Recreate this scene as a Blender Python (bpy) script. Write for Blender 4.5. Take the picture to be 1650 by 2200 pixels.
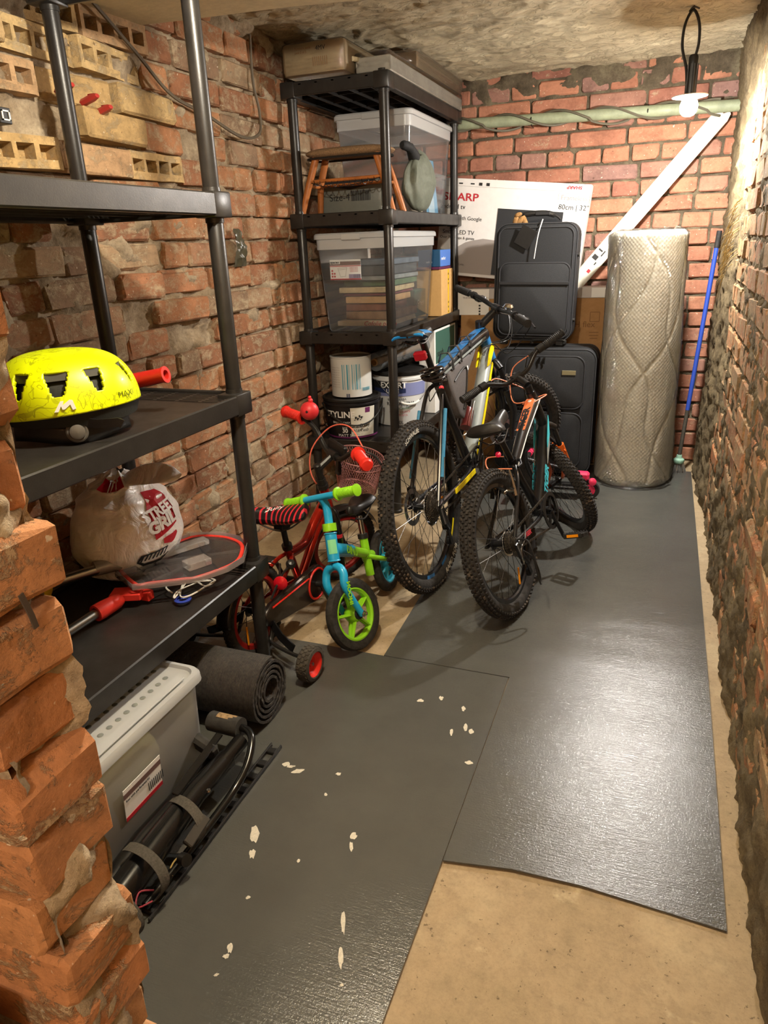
import bpy, bmesh, math, random
import numpy as np
from mathutils import Vector, Matrix, noise, Euler

for o in list(bpy.data.objects): bpy.data.objects.remove(o)
SC = bpy.context.scene
COL = SC.collection
PI = math.pi
V = Vector

# ---------------------------------------------------------------- camera
cd = bpy.data.cameras.new('camera'); cam = bpy.data.objects.new('camera', cd); COL.objects.link(cam)
RX = ((0.934539601366139, 0.35388459573574654, -0.03743562981125638),
      (0.0928875724994223, -0.34413412875437266, -0.9343145082367251),
      (-0.34352238988686423, 0.8696766032999945, -0.35447845254542787))
m = Matrix.Identity(4)
for i in range(3):
    m[i][0] = RX[0][i]; m[i][1] = -RX[1][i]; m[i][2] = -RX[2][i]
m[2][3] = 1.5
cam.matrix_world = m
cd.sensor_fit = 'VERTICAL'; cd.sensor_height = 36.0; cd.lens = 36.0*1516.29/2200
cd.clip_start = 0.02
SC.camera = cam

# ---------------------------------------------------------------- world and exposure
w = bpy.data.worlds.new('world'); SC.world = w; w.use_nodes = True
w.node_tree.nodes['Background'].inputs[0].default_value = (1.0, 0.86, 0.66, 1)
w.node_tree.nodes['Background'].inputs[1].default_value = 0.25
SC.view_settings.view_transform = 'Standard'; SC.view_settings.look = 'None'
SC.view_settings.gamma = 1; SC.view_settings.use_curve_mapping = False
SC.view_settings.exposure = 0.55

def lamp(name, kind, loc, power, color, size=0.05, rot=None, **kw):
    l = bpy.data.lights.new(name, kind); o = bpy.data.objects.new(name, l); COL.objects.link(o)
    l.energy = power; l.color = color; o.location = loc
    if kind in ('POINT', 'SPOT'): l.shadow_soft_size = size
    else: l.size = size
    if rot: o.rotation_euler = rot
    for k, v in kw.items(): setattr(l, k, v)
    return o
# bare bulb of the front of the cellar, just above the frame, and an added fill light behind the camera
lamp('front_lamp', 'POINT', (-0.70, 1.45, 2.20), 76, (1.0, 0.90, 0.75), 0.035)
lamp('fill_lamp', 'POINT', (-0.15, -1.3, 2.15), 50, (1.0, 0.88, 0.73), 0.10)
# (the far bulb's own light is made with the bulb)

# ---------------------------------------------------------------- helpers
rnd = random.Random(7)

def srgb(c):
    if isinstance(c, str):
        c = c.lstrip('#'); c = [int(c[i:i+2], 16)/255 for i in (0, 2, 4)]
    return tuple((x/12.92 if x <= 0.04045 else ((x+0.055)/1.055)**2.4) for x in c)

class NT:
    def __init__(s, mat):
        s.t = mat.node_tree; s.n = s.t.nodes; s.l = s.t.links
        s.b = s.n.get('Principled BSDF')
    def node(s, typ, **kw):
        x = s.n.new(typ)
        for k, v in kw.items():
            if k.startswith('i_'):
                key = k[2:]; key = int(key) if key.isdigit() else key.replace('_', ' ')
                s.put(x.inputs[key], v)
            else: setattr(x, k, v)
        return x
    def put(s, inp, v):
        if isinstance(v, bpy.types.NodeSocket): s.l.new(v, inp)
        else: inp.default_value = v
    def coord(s, kind='Object', scale=(1, 1, 1), off=None, rnd_off=True):
        tc = s.node('ShaderNodeTexCoord'); mp = s.node('ShaderNodeMapping')
        s.l.new(tc.outputs[kind], mp.inputs[0]); mp.inputs['Scale'].default_value = scale
        if rnd_off:
            oi = s.node('ShaderNodeObjectInfo')
            mu = s.node('ShaderNodeMath', operation='MULTIPLY'); s.l.new(oi.outputs['Random'], mu.inputs[0]); mu.inputs[1].default_value = 37.0
            s.l.new(mu.outputs[0], mp.inputs['Location'])
        return mp.outputs[0]
    def noise(s, vec, scale, detail=4, rough=0.6, dist=0.0):
        n = s.node('ShaderNodeTexNoise'); s.l.new(vec, n.inputs['Vector'])
        n.inputs['Scale'].default_value = scale; n.inputs['Detail'].default_value = detail
        n.inputs['Roughness'].default_value = rough; n.inputs['Distortion'].default_value = dist
        return n.outputs[0]
    def ramp(s, fac, stops, interp='LINEAR'):
        r = s.node('ShaderNodeValToRGB'); r.color_ramp.interpolation = interp
        s.l.new(fac, r.inputs[0]); e = r.color_ramp.elements
        while len(e) > 1: e.remove(e[-1])
        for k, (p, c) in enumerate(stops):
            if k: x = e.new(p)
            else: x = e[0]; x.position = p
            if isinstance(c, (int, float)): c = (c, c, c)
            x.color = (*c[:3], 1)
        return r.outputs[0]
    def mix(s, fac, a, b, mode='MIX'):
        x = s.node('ShaderNodeMix', data_type='RGBA', blend_type=mode)
        s.put(x.inputs[0], fac)
        for i, v in ((6, a), (7, b)):
            if isinstance(v, bpy.types.NodeSocket): s.l.new(v, x.inputs[i])
            else: x.inputs[i].default_value = (*v[:3], 1)
        return x.outputs[2]
    def bump(s, h, strength=0.3, dist=0.01, prev=None):
        b = s.node('ShaderNodeBump'); b.inputs['Strength'].default_value = strength
        b.inputs['Distance'].default_value = dist; s.l.new(h, b.inputs['Height'])
        if prev is not None: s.l.new(prev, b.inputs['Normal'])
        return b.outputs[0]
    def math(s, op, a, b=0.0, c=0.0):
        x = s.node('ShaderNodeMath', operation=op)
        s.put(x.inputs[0], a); s.put(x.inputs[1], b); s.put(x.inputs[2], c)
        return x.outputs[0]
    def sep(s, vec):
        x = s.node('ShaderNodeSeparateXYZ'); s.l.new(vec, x.inputs[0]); return x.outputs

MATS = {}
def mat(name, col, rough=0.5, metal=0.0, grain=0.0, gscale=40, bump=0.0, bscale=120, coat=0.0, trans=0.0, ior=1.45, alpha=1.0, emit=0, spec=None, sheen=0):
    if name in MATS: return MATS[name]
    M = bpy.data.materials.new(name); M.use_nodes = True; t = NT(M); b = t.b
    c = srgb(col)
    b.inputs['Base Color'].default_value = (*c, 1); b.inputs['Roughness'].default_value = rough
    b.inputs['Metallic'].default_value = metal; b.inputs['IOR'].default_value = ior
    b.inputs['Coat Weight'].default_value = coat; b.inputs['Transmission Weight'].default_value = trans
    b.inputs['Alpha'].default_value = alpha
    if spec is not None: b.inputs['Specular IOR Level'].default_value = spec
    if sheen: b.inputs['Sheen Weight'].default_value = sheen
    if emit:
        b.inputs['Emission Color'].default_value = (*c, 1); b.inputs['Emission Strength'].default_value = emit
    vec = None
    if grain or bump: vec = t.coord('Object')
    if grain:
        n = t.noise(vec, gscale, 5, 0.65)
        lo = tuple(x*(1-grain) for x in c); hi = tuple(min(1, x*(1+grain)+0.02*grain) for x in c)
        t.l.new(t.ramp(n, [(0.3, lo), (0.7, hi)]), b.inputs['Base Color'])
        t.l.new(t.ramp(n, [(0.3, min(1, rough*1.15)), (0.7, rough*0.9)]), b.inputs['Roughness'])
    if bump:
        t.l.new(t.bump(t.noise(vec, bscale, 4), bump, 0.004), b.inputs['Normal'])
    MATS[name] = M
    return M

def tag(o, label=None, cat=None, group=None, kind=None):
    if label: o['label'] = label
    if cat: o['category'] = cat
    if group: o['group'] = group
    if kind: o['kind'] = kind
    return o

def thing(name, label, cat, loc=(0, 0, 0), rot=(0, 0, 0), group=None):
    o = bpy.data.objects.new(name, None); COL.objects.link(o)
    o.empty_display_size = 0.05
    o.location = loc; o.rotation_euler = rot
    return tag(o, label, cat, group)

def link(name, me, material=None, parent=None, loc=None, rot=None):
    o = bpy.data.objects.new(name, me); COL.objects.link(o)
    if material is not None and len(me.materials) == 0:
        for mm in (material if isinstance(material, (list, tuple)) else [material]): me.materials.append(mm)
    if parent is not None: o.parent = parent
    if loc is not None: o.location = loc
    if rot is not None: o.rotation_euler = rot
    return o

def catmull(pts, k=6, closed=False):
    P = [V(p) for p in pts]; out = []; n = len(P)
    rng = range(n) if closed else range(n-1)
    for i in rng:
        if closed: a, b, c, d = P[(i-1) % n], P[i], P[(i+1) % n], P[(i+2) % n]
        else: a, b, c, d = P[max(i-1, 0)], P[i], P[i+1], P[min(i+2, n-1)]
        for j in range(k):
            t = j/k
            out.append(0.5*((2*b)+(c-a)*t+(2*a-5*b+4*c-d)*t*t+(3*b-a-3*c+d)*t**3))
    if not closed: out.append(P[-1])
    return out

def basis(d, up=None):
    d = V(d).normalized()
    if up is None: up = V((0, 0, 1)) if abs(d.z) < 0.95 else V((0, 1, 0))
    x = up.cross(d)
    if x.length < 1e-5: x = V((1, 0, 0)).cross(d)
    x.normalize(); y = d.cross(x).normalized()
    return x, y, d

def frame(loc, d, up=None):
    """matrix whose local z looks along d"""
    x, y, z = basis(d, V(up) if up is not None else None)
    return Matrix(((x.x, y.x, z.x, loc[0]), (x.y, y.y, z.y, loc[1]), (x.z, y.z, z.z, loc[2]), (0, 0, 0, 1)))

def TR(loc=(0, 0, 0), rot=(0, 0, 0)):
    return Matrix.Translation(V(loc)) @ Euler(rot, 'XYZ').to_matrix().to_4x4()

class MB:
    def __init__(s, M=None): s.v = []; s.f = []; s.mi = []; s.M = M; s.m = 0; s.sm = []; s.smooth = True
    def add(s, vs, fs):
        b = len(s.v)
        if s.M is not None: vs = [s.M @ V(p) for p in vs]
        s.v += [tuple(p) for p in vs]
        for f in fs: s.f.append(tuple(i+b for i in f)); s.mi.append(s.m); s.sm.append(s.smooth)
        return s
    def box(s, c, d, M=None, taper=None, ch=0):
        hx, hy, hz = d[0]/2, d[1]/2, d[2]/2
        tx, ty = taper if taper else (1, 1)
        if ch:
            old = s.smooth; s.smooth = False
            s.rbox(c, d, ch, M=M, taper=taper); s.smooth = old; return s
        vs = []
        for z in (-hz, hz):
            kx, ky = (tx, ty) if z < 0 else (1, 1)
            vs += [(-hx*kx, -hy*ky, z), (hx*kx, -hy*ky, z), (hx*kx, hy*ky, z), (-hx*kx, hy*ky, z)]
        vs = [V(p) for p in vs]
        if M is not None: vs = [M @ p for p in vs]
        vs = [p+V(c) for p in vs]
        old = s.smooth; s.smooth = False
        s.add(vs, [(0, 3, 2, 1), (4, 5, 6, 7), (0, 1, 5, 4), (1, 2, 6, 5), (2, 3, 7, 6), (3, 0, 4, 7)])
        s.smooth = old
        return s
    def rbox(s, c, d, r, M=None, taper=None, n=1):
        """box with vertical and horizontal edges chamfered (a stack of rounded outlines)"""
        hx, hy, hz = d[0]/2, d[1]/2, d[2]/2
        r = min(r, hx*.98, hy*.98, hz*.98)
        def ring(ix, z, kx, ky):
            out = []
            for (sx, sy, a0) in ((1, 1, 0), (-1, 1, PI/2), (-1, -1, PI), (1, -1, 3*PI/2)):
                for j in range(n+1):
                    a = a0+j*PI/2/n
                    rr = r-ix
                    out.append(((sx*(hx-r)+rr*math.cos(a))*kx, (sy*(hy-r)+rr*math.sin(a))*ky, z))
            return out
        tx, ty = taper if taper else (1, 1)
        rings = []
        for j in range(n+1):
            a = j*PI/2/n; rings.append(ring(r-r*math.sin(a) if n > 1 or j < 2 else 0, -hz+r-r*math.cos(a), tx, ty))
        for j in range(n+1):
            a = PI/2-j*PI/2/n; rings.append(ring(r-r*math.sin(a), hz-r+r*math.cos(a), 1, 1))
        vs = [V(p) for q in rings for p in q]
        if M is not None: vs = [M @ p for p in vs]
        vs = [p+V(c) for p in vs]
        k = len(rings[0]); fs = []
        for i in range(len(rings)-1):
            for j in range(k):
                fs.append((i*k+j, i*k+(j+1) % k, (i+1)*k+(j+1) % k, (i+1)*k+j))
        fs.append(tuple(range(k-1, -1, -1))); fs.append(tuple((len(rings)-1)*k+j for j in range(k)))
        return s.add(vs, fs)
    def tube(s, pts, r, n=10, caps=True, closed=False, flat=1.0, up=None, twist=None):
        P = [V(p) for p in pts]; m = len(P)
        R = r if isinstance(r, (list, tuple)) else [r]*m
        T = []
        for i in range(m):
            if closed: d = P[(i+1) % m]-P[(i-1) % m]
            else: d = P[min(i+1, m-1)]-P[max(i-1, 0)]
            T.append(d.normalized() if d.length > 1e-9 else V((0, 0, 1)))
        x, y, _ = basis(T[0], V(up) if up is not None else None)
        vs = []
        for i in range(m):
            if i:
                x = x-T[i]*x.dot(T[i])
                if x.length < 1e-6: x, _, _ = basis(T[i])
                x.normalize()
            y = T[i].cross(x)
            for j in range(n):
                a = 2*PI*j/n
                vs.append(P[i]+(x*math.cos(a)*R[i]+y*math.sin(a)*R[i]*flat))
        fs = []
        for i in range(m if closed else m-1):
            a = i*n; b = ((i+1) % m)*n
            for j in range(n): fs.append((a+j, a+(j+1) % n, b+(j+1) % n, b+j))
        if caps and not closed:
            fs.append(tuple(range(n-1, -1, -1))); fs.append(tuple((m-1)*n+j for j in range(n)))
        return s.add(vs, fs)
    def cyl(s, a, b, r, n=16, r2=None):
        return s.tube([a, b], [r, r if r2 is None else r2], n)
    def lathe(s, prof, n=24, M=None, a0=0, a1=2*PI, caps=False):
        """prof: (radius, height) pairs about local z"""
        full = abs(a1-a0-2*PI) < 1e-6; k = n if full else n+1
        vs = []
        for (r, z) in prof:
            for j in range(k):
                a = a0+(a1-a0)*j/n
                p = V((r*math.cos(a), r*math.sin(a), z)); vs.append(M @ p if M is not None else p)
        fs = []
        for i in range(len(prof)-1):
            for j in range(n):
                fs.append((i*k+j, i*k+(j+1) % k, (i+1)*k+(j+1) % k, (i+1)*k+j))
        if caps:
            fs.append(tuple(range(k-1, -1, -1))); fs.append(tuple((len(prof)-1)*k+j for j in range(k)))
        return s.add(vs, fs)
    def ribbon(s, pts, wdir, wd, th):
        """flat strap along pts; wdir gives the width direction (vector or list)"""
        P = [V(p) for p in pts]; vs = []; m = len(P)
        for i in range(m):
            d = (P[min(i+1, m-1)]-P[max(i-1, 0)]).normalized()
            W = V(wdir[i] if isinstance(wdir, list) else wdir); W = (W-d*W.dot(d)).normalized(); N = d.cross(W)
            for (a, b) in ((-1, -1), (1, -1), (1, 1), (-1, 1)): vs.append(P[i]+W*a*wd/2+N*b*th/2)
        fs = []
        for i in range(m-1):
            for j in range(4): fs.append((i*4+j, i*4+(j+1) % 4, (i+1)*4+(j+1) % 4, (i+1)*4+j))
        fs += [(3, 2, 1, 0), tuple((m-1)*4+j for j in range(4))]
        return s.add(vs, fs)
    def prism(s, poly, M, h):
        """polygon in local xy extruded along local z from 0 to h"""
        n = len(poly)
        vs = [M @ V((p[0], p[1], 0)) for p in poly]+[M @ V((p[0], p[1], h)) for p in poly]
        old = s.smooth; s.smooth = False
        s.add(vs, [tuple(range(n-1, -1, -1)), tuple(range(n, 2*n))]+[(i, (i+1) % n, n+(i+1) % n, n+i) for i in range(n)])
        s.smooth = old
        return s
    def grid(s, fn, nu, nv, closed_u=False):
        vs = [fn(i/(nu if closed_u else nu-1), j/(nv-1)) for j in range(nv) for i in range(nu)]
        fs = []
        for j in range(nv-1):
            for i in range(nu if closed_u else nu-1):
                i2 = (i+1) % nu
                fs.append((j*nu+i, j*nu+i2, (j+1)*nu+i2, (j+1)*nu+i))
        return s.add(vs, fs)
    def mesh(s, name='mesh', bevel=0, seg=1, fix=True, merge=False):
        me = bpy.data.meshes.new(name); me.from_pydata(s.v, [], s.f)
        me.polygons.foreach_set('material_index', s.mi); me.polygons.foreach_set('use_smooth', s.sm)
        if fix or bevel or merge:
            bm = bmesh.new(); bm.from_mesh(me)
            if merge: bmesh.ops.remove_doubles(bm, verts=bm.verts, dist=1e-5)
            if bevel:
                ed = [e for e in bm.edges if len(e.link_faces) == 2 and e.calc_face_angle(0) > 0.6]
                bmesh.ops.bevel(bm, geom=ed, offset=bevel, segments=seg, affect='EDGES', profile=0.6, clamp_overlap=True)
            bmesh.ops.recalc_face_normals(bm, faces=bm.faces)
            bm.to_mesh(me); bm.free()
        me.update(); return me
    def build(s, name, material, parent=None, label=None, bevel=0, seg=1, sharp=35, loc=None, rot=None, merge=False, fix=True):
        me = s.mesh(name, bevel, seg, fix, merge)
        o = link(name, me, material, parent, loc, rot)
        if sharp:
            try: me.set_sharp_from_angle(angle=math.radians(sharp))
            except Exception: pass
        if label: o['label'] = label
        return o

def text(name, body, size, M, material, parent=None, ext=0.0004, align='LEFT', bold=0.0, shear=0, sx=1.0, space=1.0):
    cu = bpy.data.curves.new('txt', 'FONT'); cu.body = body; cu.size = size; cu.extrude = ext
    cu.align_x = align; cu.align_y = 'CENTER'; cu.offset = bold; cu.shear = shear; cu.resolution_u = 3; cu.space_character = space
    tmp = bpy.data.objects.new('txt', cu); COL.objects.link(tmp)
    bpy.context.view_layer.update()
    me = bpy.data.meshes.new_from_object(tmp); bpy.data.objects.remove(tmp)
    me.transform(M @ Matrix.Diagonal((sx, 1, 1, 1)))
    me.materials.clear()
    return link(name, me, material, parent)

def plane_at(o, xdir, ydir, off=0.0):
    """matrix: local x along xdir, local y along ydir, origin o (shifted off along the normal)"""
    x = V(xdir).normalized(); y = V(ydir); y = (y-x*y.dot(x)).normalized(); z = x.cross(y)
    o = V(o)+z*off
    return Matrix(((x.x, y.x, z.x, o.x), (x.y, y.y, z.y, o.y), (x.z, y.z, z.z, o.z), (0, 0, 0, 1)))

def copy_tree(o, parent=None):
    c = o.copy(); COL.objects.link(c)
    if parent: c.parent = parent
    for ch in [x for x in bpy.data.objects if x.parent == o]: copy_tree(ch, c)
    return c
# white marks on the near sheet: x, y, width, length, turn (metres, radians)
SPLATS = [(-0.912, 1.251, 0.025, 0.061, 0.53), (-0.883, 1.19, 0.019, 0.032, 0.53), (-0.652, 1.331, 0.019, 0.027, 0.4), (-0.644, 1.297, 0.01, 0.035, 0.41), (-0.667, 1.963, 0.027, 0.017, 0.31), (-0.602, 1.998, 0.017, 0.023, 0.29), (-0.513, 1.965, 0.014, 0.03, 0.26), (-0.519, 1.834, 0.012, 0.037, 0.27), (-0.458, 1.854, 0.022, 0.027, 0.25), (-0.428, 1.709, 0.027, 0.019, 0.25), (-0.962, 1.526, 0.024, 0.021, 0.49), (-0.913, 1.51, 0.041, 0.02, 0.48), (-0.944, 1.521, 0.033, 0.012, 0.48), (-0.79, 1.538, 0.018, 0.014, 0.42), (-0.756, 1.209, 0.01, 0.013, 0.47), (-0.824, 1.069, 0.012, 0.009, 0.54), (-0.793, 0.939, 0.014, 0.03, 0.56), (-0.791, 0.918, 0.015, 0.012, 0.57), (-0.573, 1.084, 0.012, 0.065, 0.42), (-0.544, 1.002, 0.013, 0.06, 0.42), (-0.787, 0.873, 0.012, 0.007, 0.58), (-0.515, 0.944, 0.009, 0.008, 0.42), (-0.79, 1.448, 0.009, 0.013, 0.44), (-0.482, 1.871, 0.013, 0.042, 0.25)]
# ================================================================ the room
ZC = 2.5; XL, XR, YB = -1.95, 0.33, 5.2
PITCH = 0.0888; BH = 0.0765

def brick_material(name, stops, smear=(0.42, 0.55), smear_col='#b9a88a', bumps=0.5, speck=True, streak=False):
    M = bpy.data.materials.new(name); M.use_nodes = True; t = NT(M); b = t.b
    oi = t.node('ShaderNodeObjectInfo'); vec = t.coord('Object')
    base = t.ramp(oi.outputs['Random'], [(p, srgb(c)) for p, c in stops])
    n1 = t.noise(vec, 9, 5, 0.7); n2 = t.noise(vec, 60, 6, 0.75)
    mott = t.ramp(n1, [(0.25, 0.62), (0.5, 1.0), (0.75, 1.28)])
    c1 = t.mix(1.0, base, mott, 'MULTIPLY')
    c1 = t.mix(0.45, c1, t.ramp(n2, [(0.3, 0.6), (0.5, 1.0), (0.72, 1.25)]), 'MULTIPLY')
    if streak:
        v2 = t.coord('Object', (90, 5, 40)); n5 = t.noise(v2, 1.0, 3, 0.6)
        c1 = t.mix(0.6, c1, t.ramp(n5, [(0.35, 0.45), (0.5, 1.0), (0.68, 1.3)]), 'MULTIPLY')
    n3 = t.noise(t.coord('Object', (1, 1.4, 1)), 13, 7, 0.78, 0.4)
    mask = t.ramp(n3, [(smear[0]+0.06, 0), (smear[1]+0.06, 1)])
    c2 = t.mix(t.math('MULTIPLY', mask, 0.75), c1, srgb(smear_col))
    if speck:
        n4 = t.noise(vec, 75, 2, 0.5)
        c2 = t.mix(t.ramp(n4, [(0.70, 0), (0.74, 0.7)]), c2, srgb('#e6dcc6'))
        n6 = t.noise(vec, 33, 3, 0.6)
        c2 = t.mix(t.ramp(n6, [(0.25, 0.65), (0.33, 0)]), c2, srgb('#3a2418'))
    t.l.new(c2, b.inputs['Base Color']); b.inputs['Roughness'].default_value = 0.88
    b.inputs['Specular IOR Level'].default_value = 0.25
    nb = t.bump(n2, bumps, 0.006)
    nb = t.bump(mask, bumps*1.1, 0.005, nb)
    if streak: nb = t.bump(n5, 0.7, 0.006, nb)
    t.l.new(nb, b.inputs['Normal'])
    return M

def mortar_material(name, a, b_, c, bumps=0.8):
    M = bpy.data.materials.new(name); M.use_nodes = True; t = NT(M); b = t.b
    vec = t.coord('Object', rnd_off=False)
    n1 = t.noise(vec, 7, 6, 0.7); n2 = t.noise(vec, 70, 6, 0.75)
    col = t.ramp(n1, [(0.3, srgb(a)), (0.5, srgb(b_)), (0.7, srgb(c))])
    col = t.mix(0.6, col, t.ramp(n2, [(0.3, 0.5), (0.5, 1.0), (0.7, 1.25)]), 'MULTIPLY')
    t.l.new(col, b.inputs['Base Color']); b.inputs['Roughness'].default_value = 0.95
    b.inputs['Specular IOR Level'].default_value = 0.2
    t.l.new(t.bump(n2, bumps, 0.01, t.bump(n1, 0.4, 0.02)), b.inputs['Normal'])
    return M

M_BRICK_L = brick_material('brick_orange', [(0, '#8a6048'), (0.2, '#9c6b4c'), (0.45, '#ae7d58'), (0.65, '#a27055'), (0.8, '#a1876a'), (1, '#866b56')])
M_BRICK_B = brick_material('brick_red', [(0, '#906152'), (0.3, '#9f6c56'), (0.6, '#ad785e'), (0.8, '#9c715f'), (1, '#876860')], smear=(0.52, 0.62), bumps=0.35)
M_BRICK_R = brick_material('brick_rough', [(0, '#94603f'), (0.3, '#aa744e'), (0.6, '#b48258'), (0.85, '#a08260'), (1, '#b0683f')], smear=(0.38, 0.52), smear_col='#9c8966', bumps=0.8, streak=True)
M_BRICK_P = brick_material('brick_bright', [(0, '#ab7450'), (0.4, '#b57f58'), (0.7, '#bb8a60'), (1, '#b09078')], smear=(0.47, 0.56), bumps=0.75)
M_BRICK_Y = brick_material('brick_yellow', [(0, '#b39566'), (0.5, '#bfa373'), (1, '#b18f6c')], smear=(0.46, 0.58), bumps=0.6)
M_MORTAR = mortar_material('mortar', '#7d6c54', '#a3927a', '#c4b498')
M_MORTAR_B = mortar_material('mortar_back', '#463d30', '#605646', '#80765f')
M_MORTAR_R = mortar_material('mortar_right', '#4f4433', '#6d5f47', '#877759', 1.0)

def brick_mesh(L, Hh, D, seed, jit=0.0025, ch=0.005, fine=False):
    """front face on local +z, origin at the centre of the front face; 38 triangles"""
    r = random.Random(seed); vs = []; fs = []
    hx, hy = L/2, Hh/2
    chip = r.randrange(4) if r.random() < 0.55 else -1
    nd = [(-D, 0, 0), (-ch*1.2, 0, 0), (0, ch, ch)]
    if fine: nd = [(-D, ch, ch), (-D+ch, 0, 0), (-D*0.5, 0, 0), (-ch, 0, 0), (0, ch, ch)]
    for (z, ix, iy) in nd:
        q = 0
        for (sx, sy) in ((1, 1), (-1, 1), (-1, -1), (1, -1)):
            c = ch+(r.uniform(0.006, 0.016) if q == chip else r.uniform(0, 0.003))
            X, Y = sx*(hx-ix), sy*(hy-iy)
            pa = (X, Y-sy*c); pb = (X-sx*c, Y)
            if sx*sy < 0: pa, pb = pb, pa
            for p in (pa, pb):
                k = 1.0 if z > -D*0.9 or fine else 0.3
                vs.append((p[0]+r.uniform(-jit, jit)*k, p[1]+r.uniform(-jit, jit)*k, z+(r.uniform(-jit, jit)*0.8 if z > -D*0.6 else 0)))
            q += 1
    n = 8; m = len(nd)
    for i in range(m-1):
        for j in range(n): fs.append((i*n+j, i*n+(j+1) % n, (i+1)*n+(j+1) % n, (i+1)*n+j))
    fs.append(tuple((m-1)*n+j for j in range(n)))
    if fine: fs.append(tuple(range(n-1, -1, -1)))
    me = bpy.data.meshes.new('brick'); me.from_pydata(vs, [], fs)
    bm = bmesh.new(); bm.from_mesh(me)
    bmesh.ops.recalc_face_normals(bm, faces=bm.faces)
    if fine:
        bmesh.ops.triangulate(bm, faces=[f for f in bm.faces if len(f.verts) > 4])
    bm.to_mesh(me); bm.free()
    return me

def hollow_mesh(L, Hh, D, holes, seed):
    """perforated brick: a row of real square holes sunk into the face"""
    r = random.Random(seed); mb = MB(); mb.smooth = False
    xs = [-L/2]; wall = 0.017; hw = (L-wall*(holes+1))/holes
    for k in range(holes): xs += [-L/2+wall+k*(hw+wall), -L/2+(k+1)*(hw+wall)]
    xs.append(L/2); ys = [-Hh/2, -Hh*0.22, Hh*0.24, Hh/2]
    J = lambda: r.uniform(-0.0018, 0.0018)
    g = [[(x+J(), y+J(), J()*0.8) for x in xs] for y in ys]
    nx = len(xs)
    vs = [p for row in g for p in row]; fs = []
    for j in range(3):
        for i in range(nx-1):
            if j == 1 and i % 2 == 1: continue
            fs.append((j*nx+i, j*nx+i+1, (j+1)*nx+i+1, (j+1)*nx+i))
    for i in range(1, nx-1, 2):
        a, b, c, d = nx+i, nx+i+1, 2*nx+i+1, 2*nx+i
        o = len(vs)
        for q in (a, b, c, d): vs.append((vs[q][0]*0.995, vs[q][1]*0.9, -0.055))
        for q, (p1, p2) in enumerate(((a, b), (b, c), (c, d), (d, a))): fs.append((p1, p2, o+(q+1) % 4, o+q))
        fs.append((o, o+1, o+2, o+3))
    o = len(vs); vs += [(-L/2, -Hh/2, -D), (L/2, -Hh/2, -D), (L/2, Hh/2, -D), (-L/2, Hh/2, -D)]
    fs.append(tuple([o, o+1]+list(range(nx-1, -1, -1)))); fs.append(tuple([o+3, o+2]+list(range(4*nx-1, 3*nx-1, -1))))
    fs.append(tuple([o, o+3]+[3*nx, 2*nx, nx, 0])); fs.append(tuple([o+1, o+2]+[4*nx-1, 3*nx-1, 2*nx-1, nx-1]))
    mb.add(vs, fs); return mb.mesh('brick')

RC = np.array(RX)
def proj(p):
    q = RC @ (np.array(p)-np.array([0, 0, 1.5]))
    if q[2] < 0.05: return None
    return 825+1516.29*q[0]/q[2], 1100+1516.29*q[1]/q[2], q[2]

def wall_frame(origin, sdir, odir):
    """columns: along the wall, up, out of the wall"""
    s, o = V(sdir), V(odir)
    return Matrix(((s.x, 0, o.x, origin[0]), (s.y, 0, o.y, origin[1]), (s.z, 1, o.z, origin[2]), (0, 0, 0, 1)))

def lay_bricks(wall, F, bricks, variants, mats, limit=300):
    """bricks: list of (s, z, kind, out, (rx,ry,rz), material key); 300 as parts, the rest joined"""
    scored = []
    for b in bricks:
        c = F @ V((b[0], b[1], b[3])); p = proj(c)
        vis = p is not None and -60 < p[0] < 1710 and -60 < p[1] < 2260
        scored.append((0 if vis else 1, p[2] if p else 99, b))
    scored.sort(key=lambda x: (x[0], x[1]))
    rest = {}
    r = random.Random(3)
    cache = {}
    for k, (_, _, b) in enumerate(scored):
        s, z, kind, out, rot, mk = b
        me = r.choice(variants[kind])
        M = F @ TR((s, z, out), rot)
        if k < limit:
            key = (me.name, mk)
            if key not in cache:
                c = me.copy() if len([q for q in cache if q[0] == me.name]) else me
                c.materials.clear(); c.materials.append(mats[mk]); cache[key] = c
            o = bpy.data.objects.new('brick', cache[key]); COL.objects.link(o); o.parent = wall; o.matrix_basis = M
        else:
            rest.setdefault(mk, []).append((me, M))
    for mk, L in rest.items():
        vs = []; fs = []
        for me, M in L:
            n = len(vs); vs += [tuple(M @ v.co) for v in me.vertices]; fs += [tuple(i+n for i in p.vertices) for p in me.polygons]
        me = bpy.data.meshes.new('bricks'); me.from_pydata(vs, [], fs)
        o = link('brick_courses', me, mats[mk], wall); o['kind'] = 'stuff'

def mortar_mesh(F, s0, s1, z0, z1, step, hfun):
    ns = int((s1-s0)/step)+1; nz = int((z1-z0)/step)+1
    vs = []
    for j in range(nz):
        z = z0+(z1-z0)*j/(nz-1)
        for i in range(ns):
            s = s0+(s1-s0)*i/(ns-1)
            vs.append(tuple(F @ V((s, z, hfun(s, z)))))
    fs = [(j*ns+i, j*ns+i+1, (j+1)*ns+i+1, (j+1)*ns+i) for j in range(nz-1) for i in range(ns-1)]
    me = bpy.data.meshes.new('mortar'); me.from_pydata(vs, [], fs)
    me.polygons.foreach_set('use_smooth', [True]*len(fs)); return me

def variants(lens, bh, jit, ch, seed):
    V_ = {}
    for k, L in lens.items():
        V_[k] = [hollow_mesh(L, bh, 0.09, 4, seed+70+i) if k == 'o' else brick_mesh(L, bh, 0.09, seed+ord(k)*10+i, jit, ch) for i in range(5 if k in 'qo' else 9)]
    return V_
N3 = lambda x, y, z=0.0: noise.noise(V((x, y, z)))

# ---------------------------------------------------------------- left wall
FL = wall_frame((XL, 0, 0), (0, 1, 0), (1, 0, 0))
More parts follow.
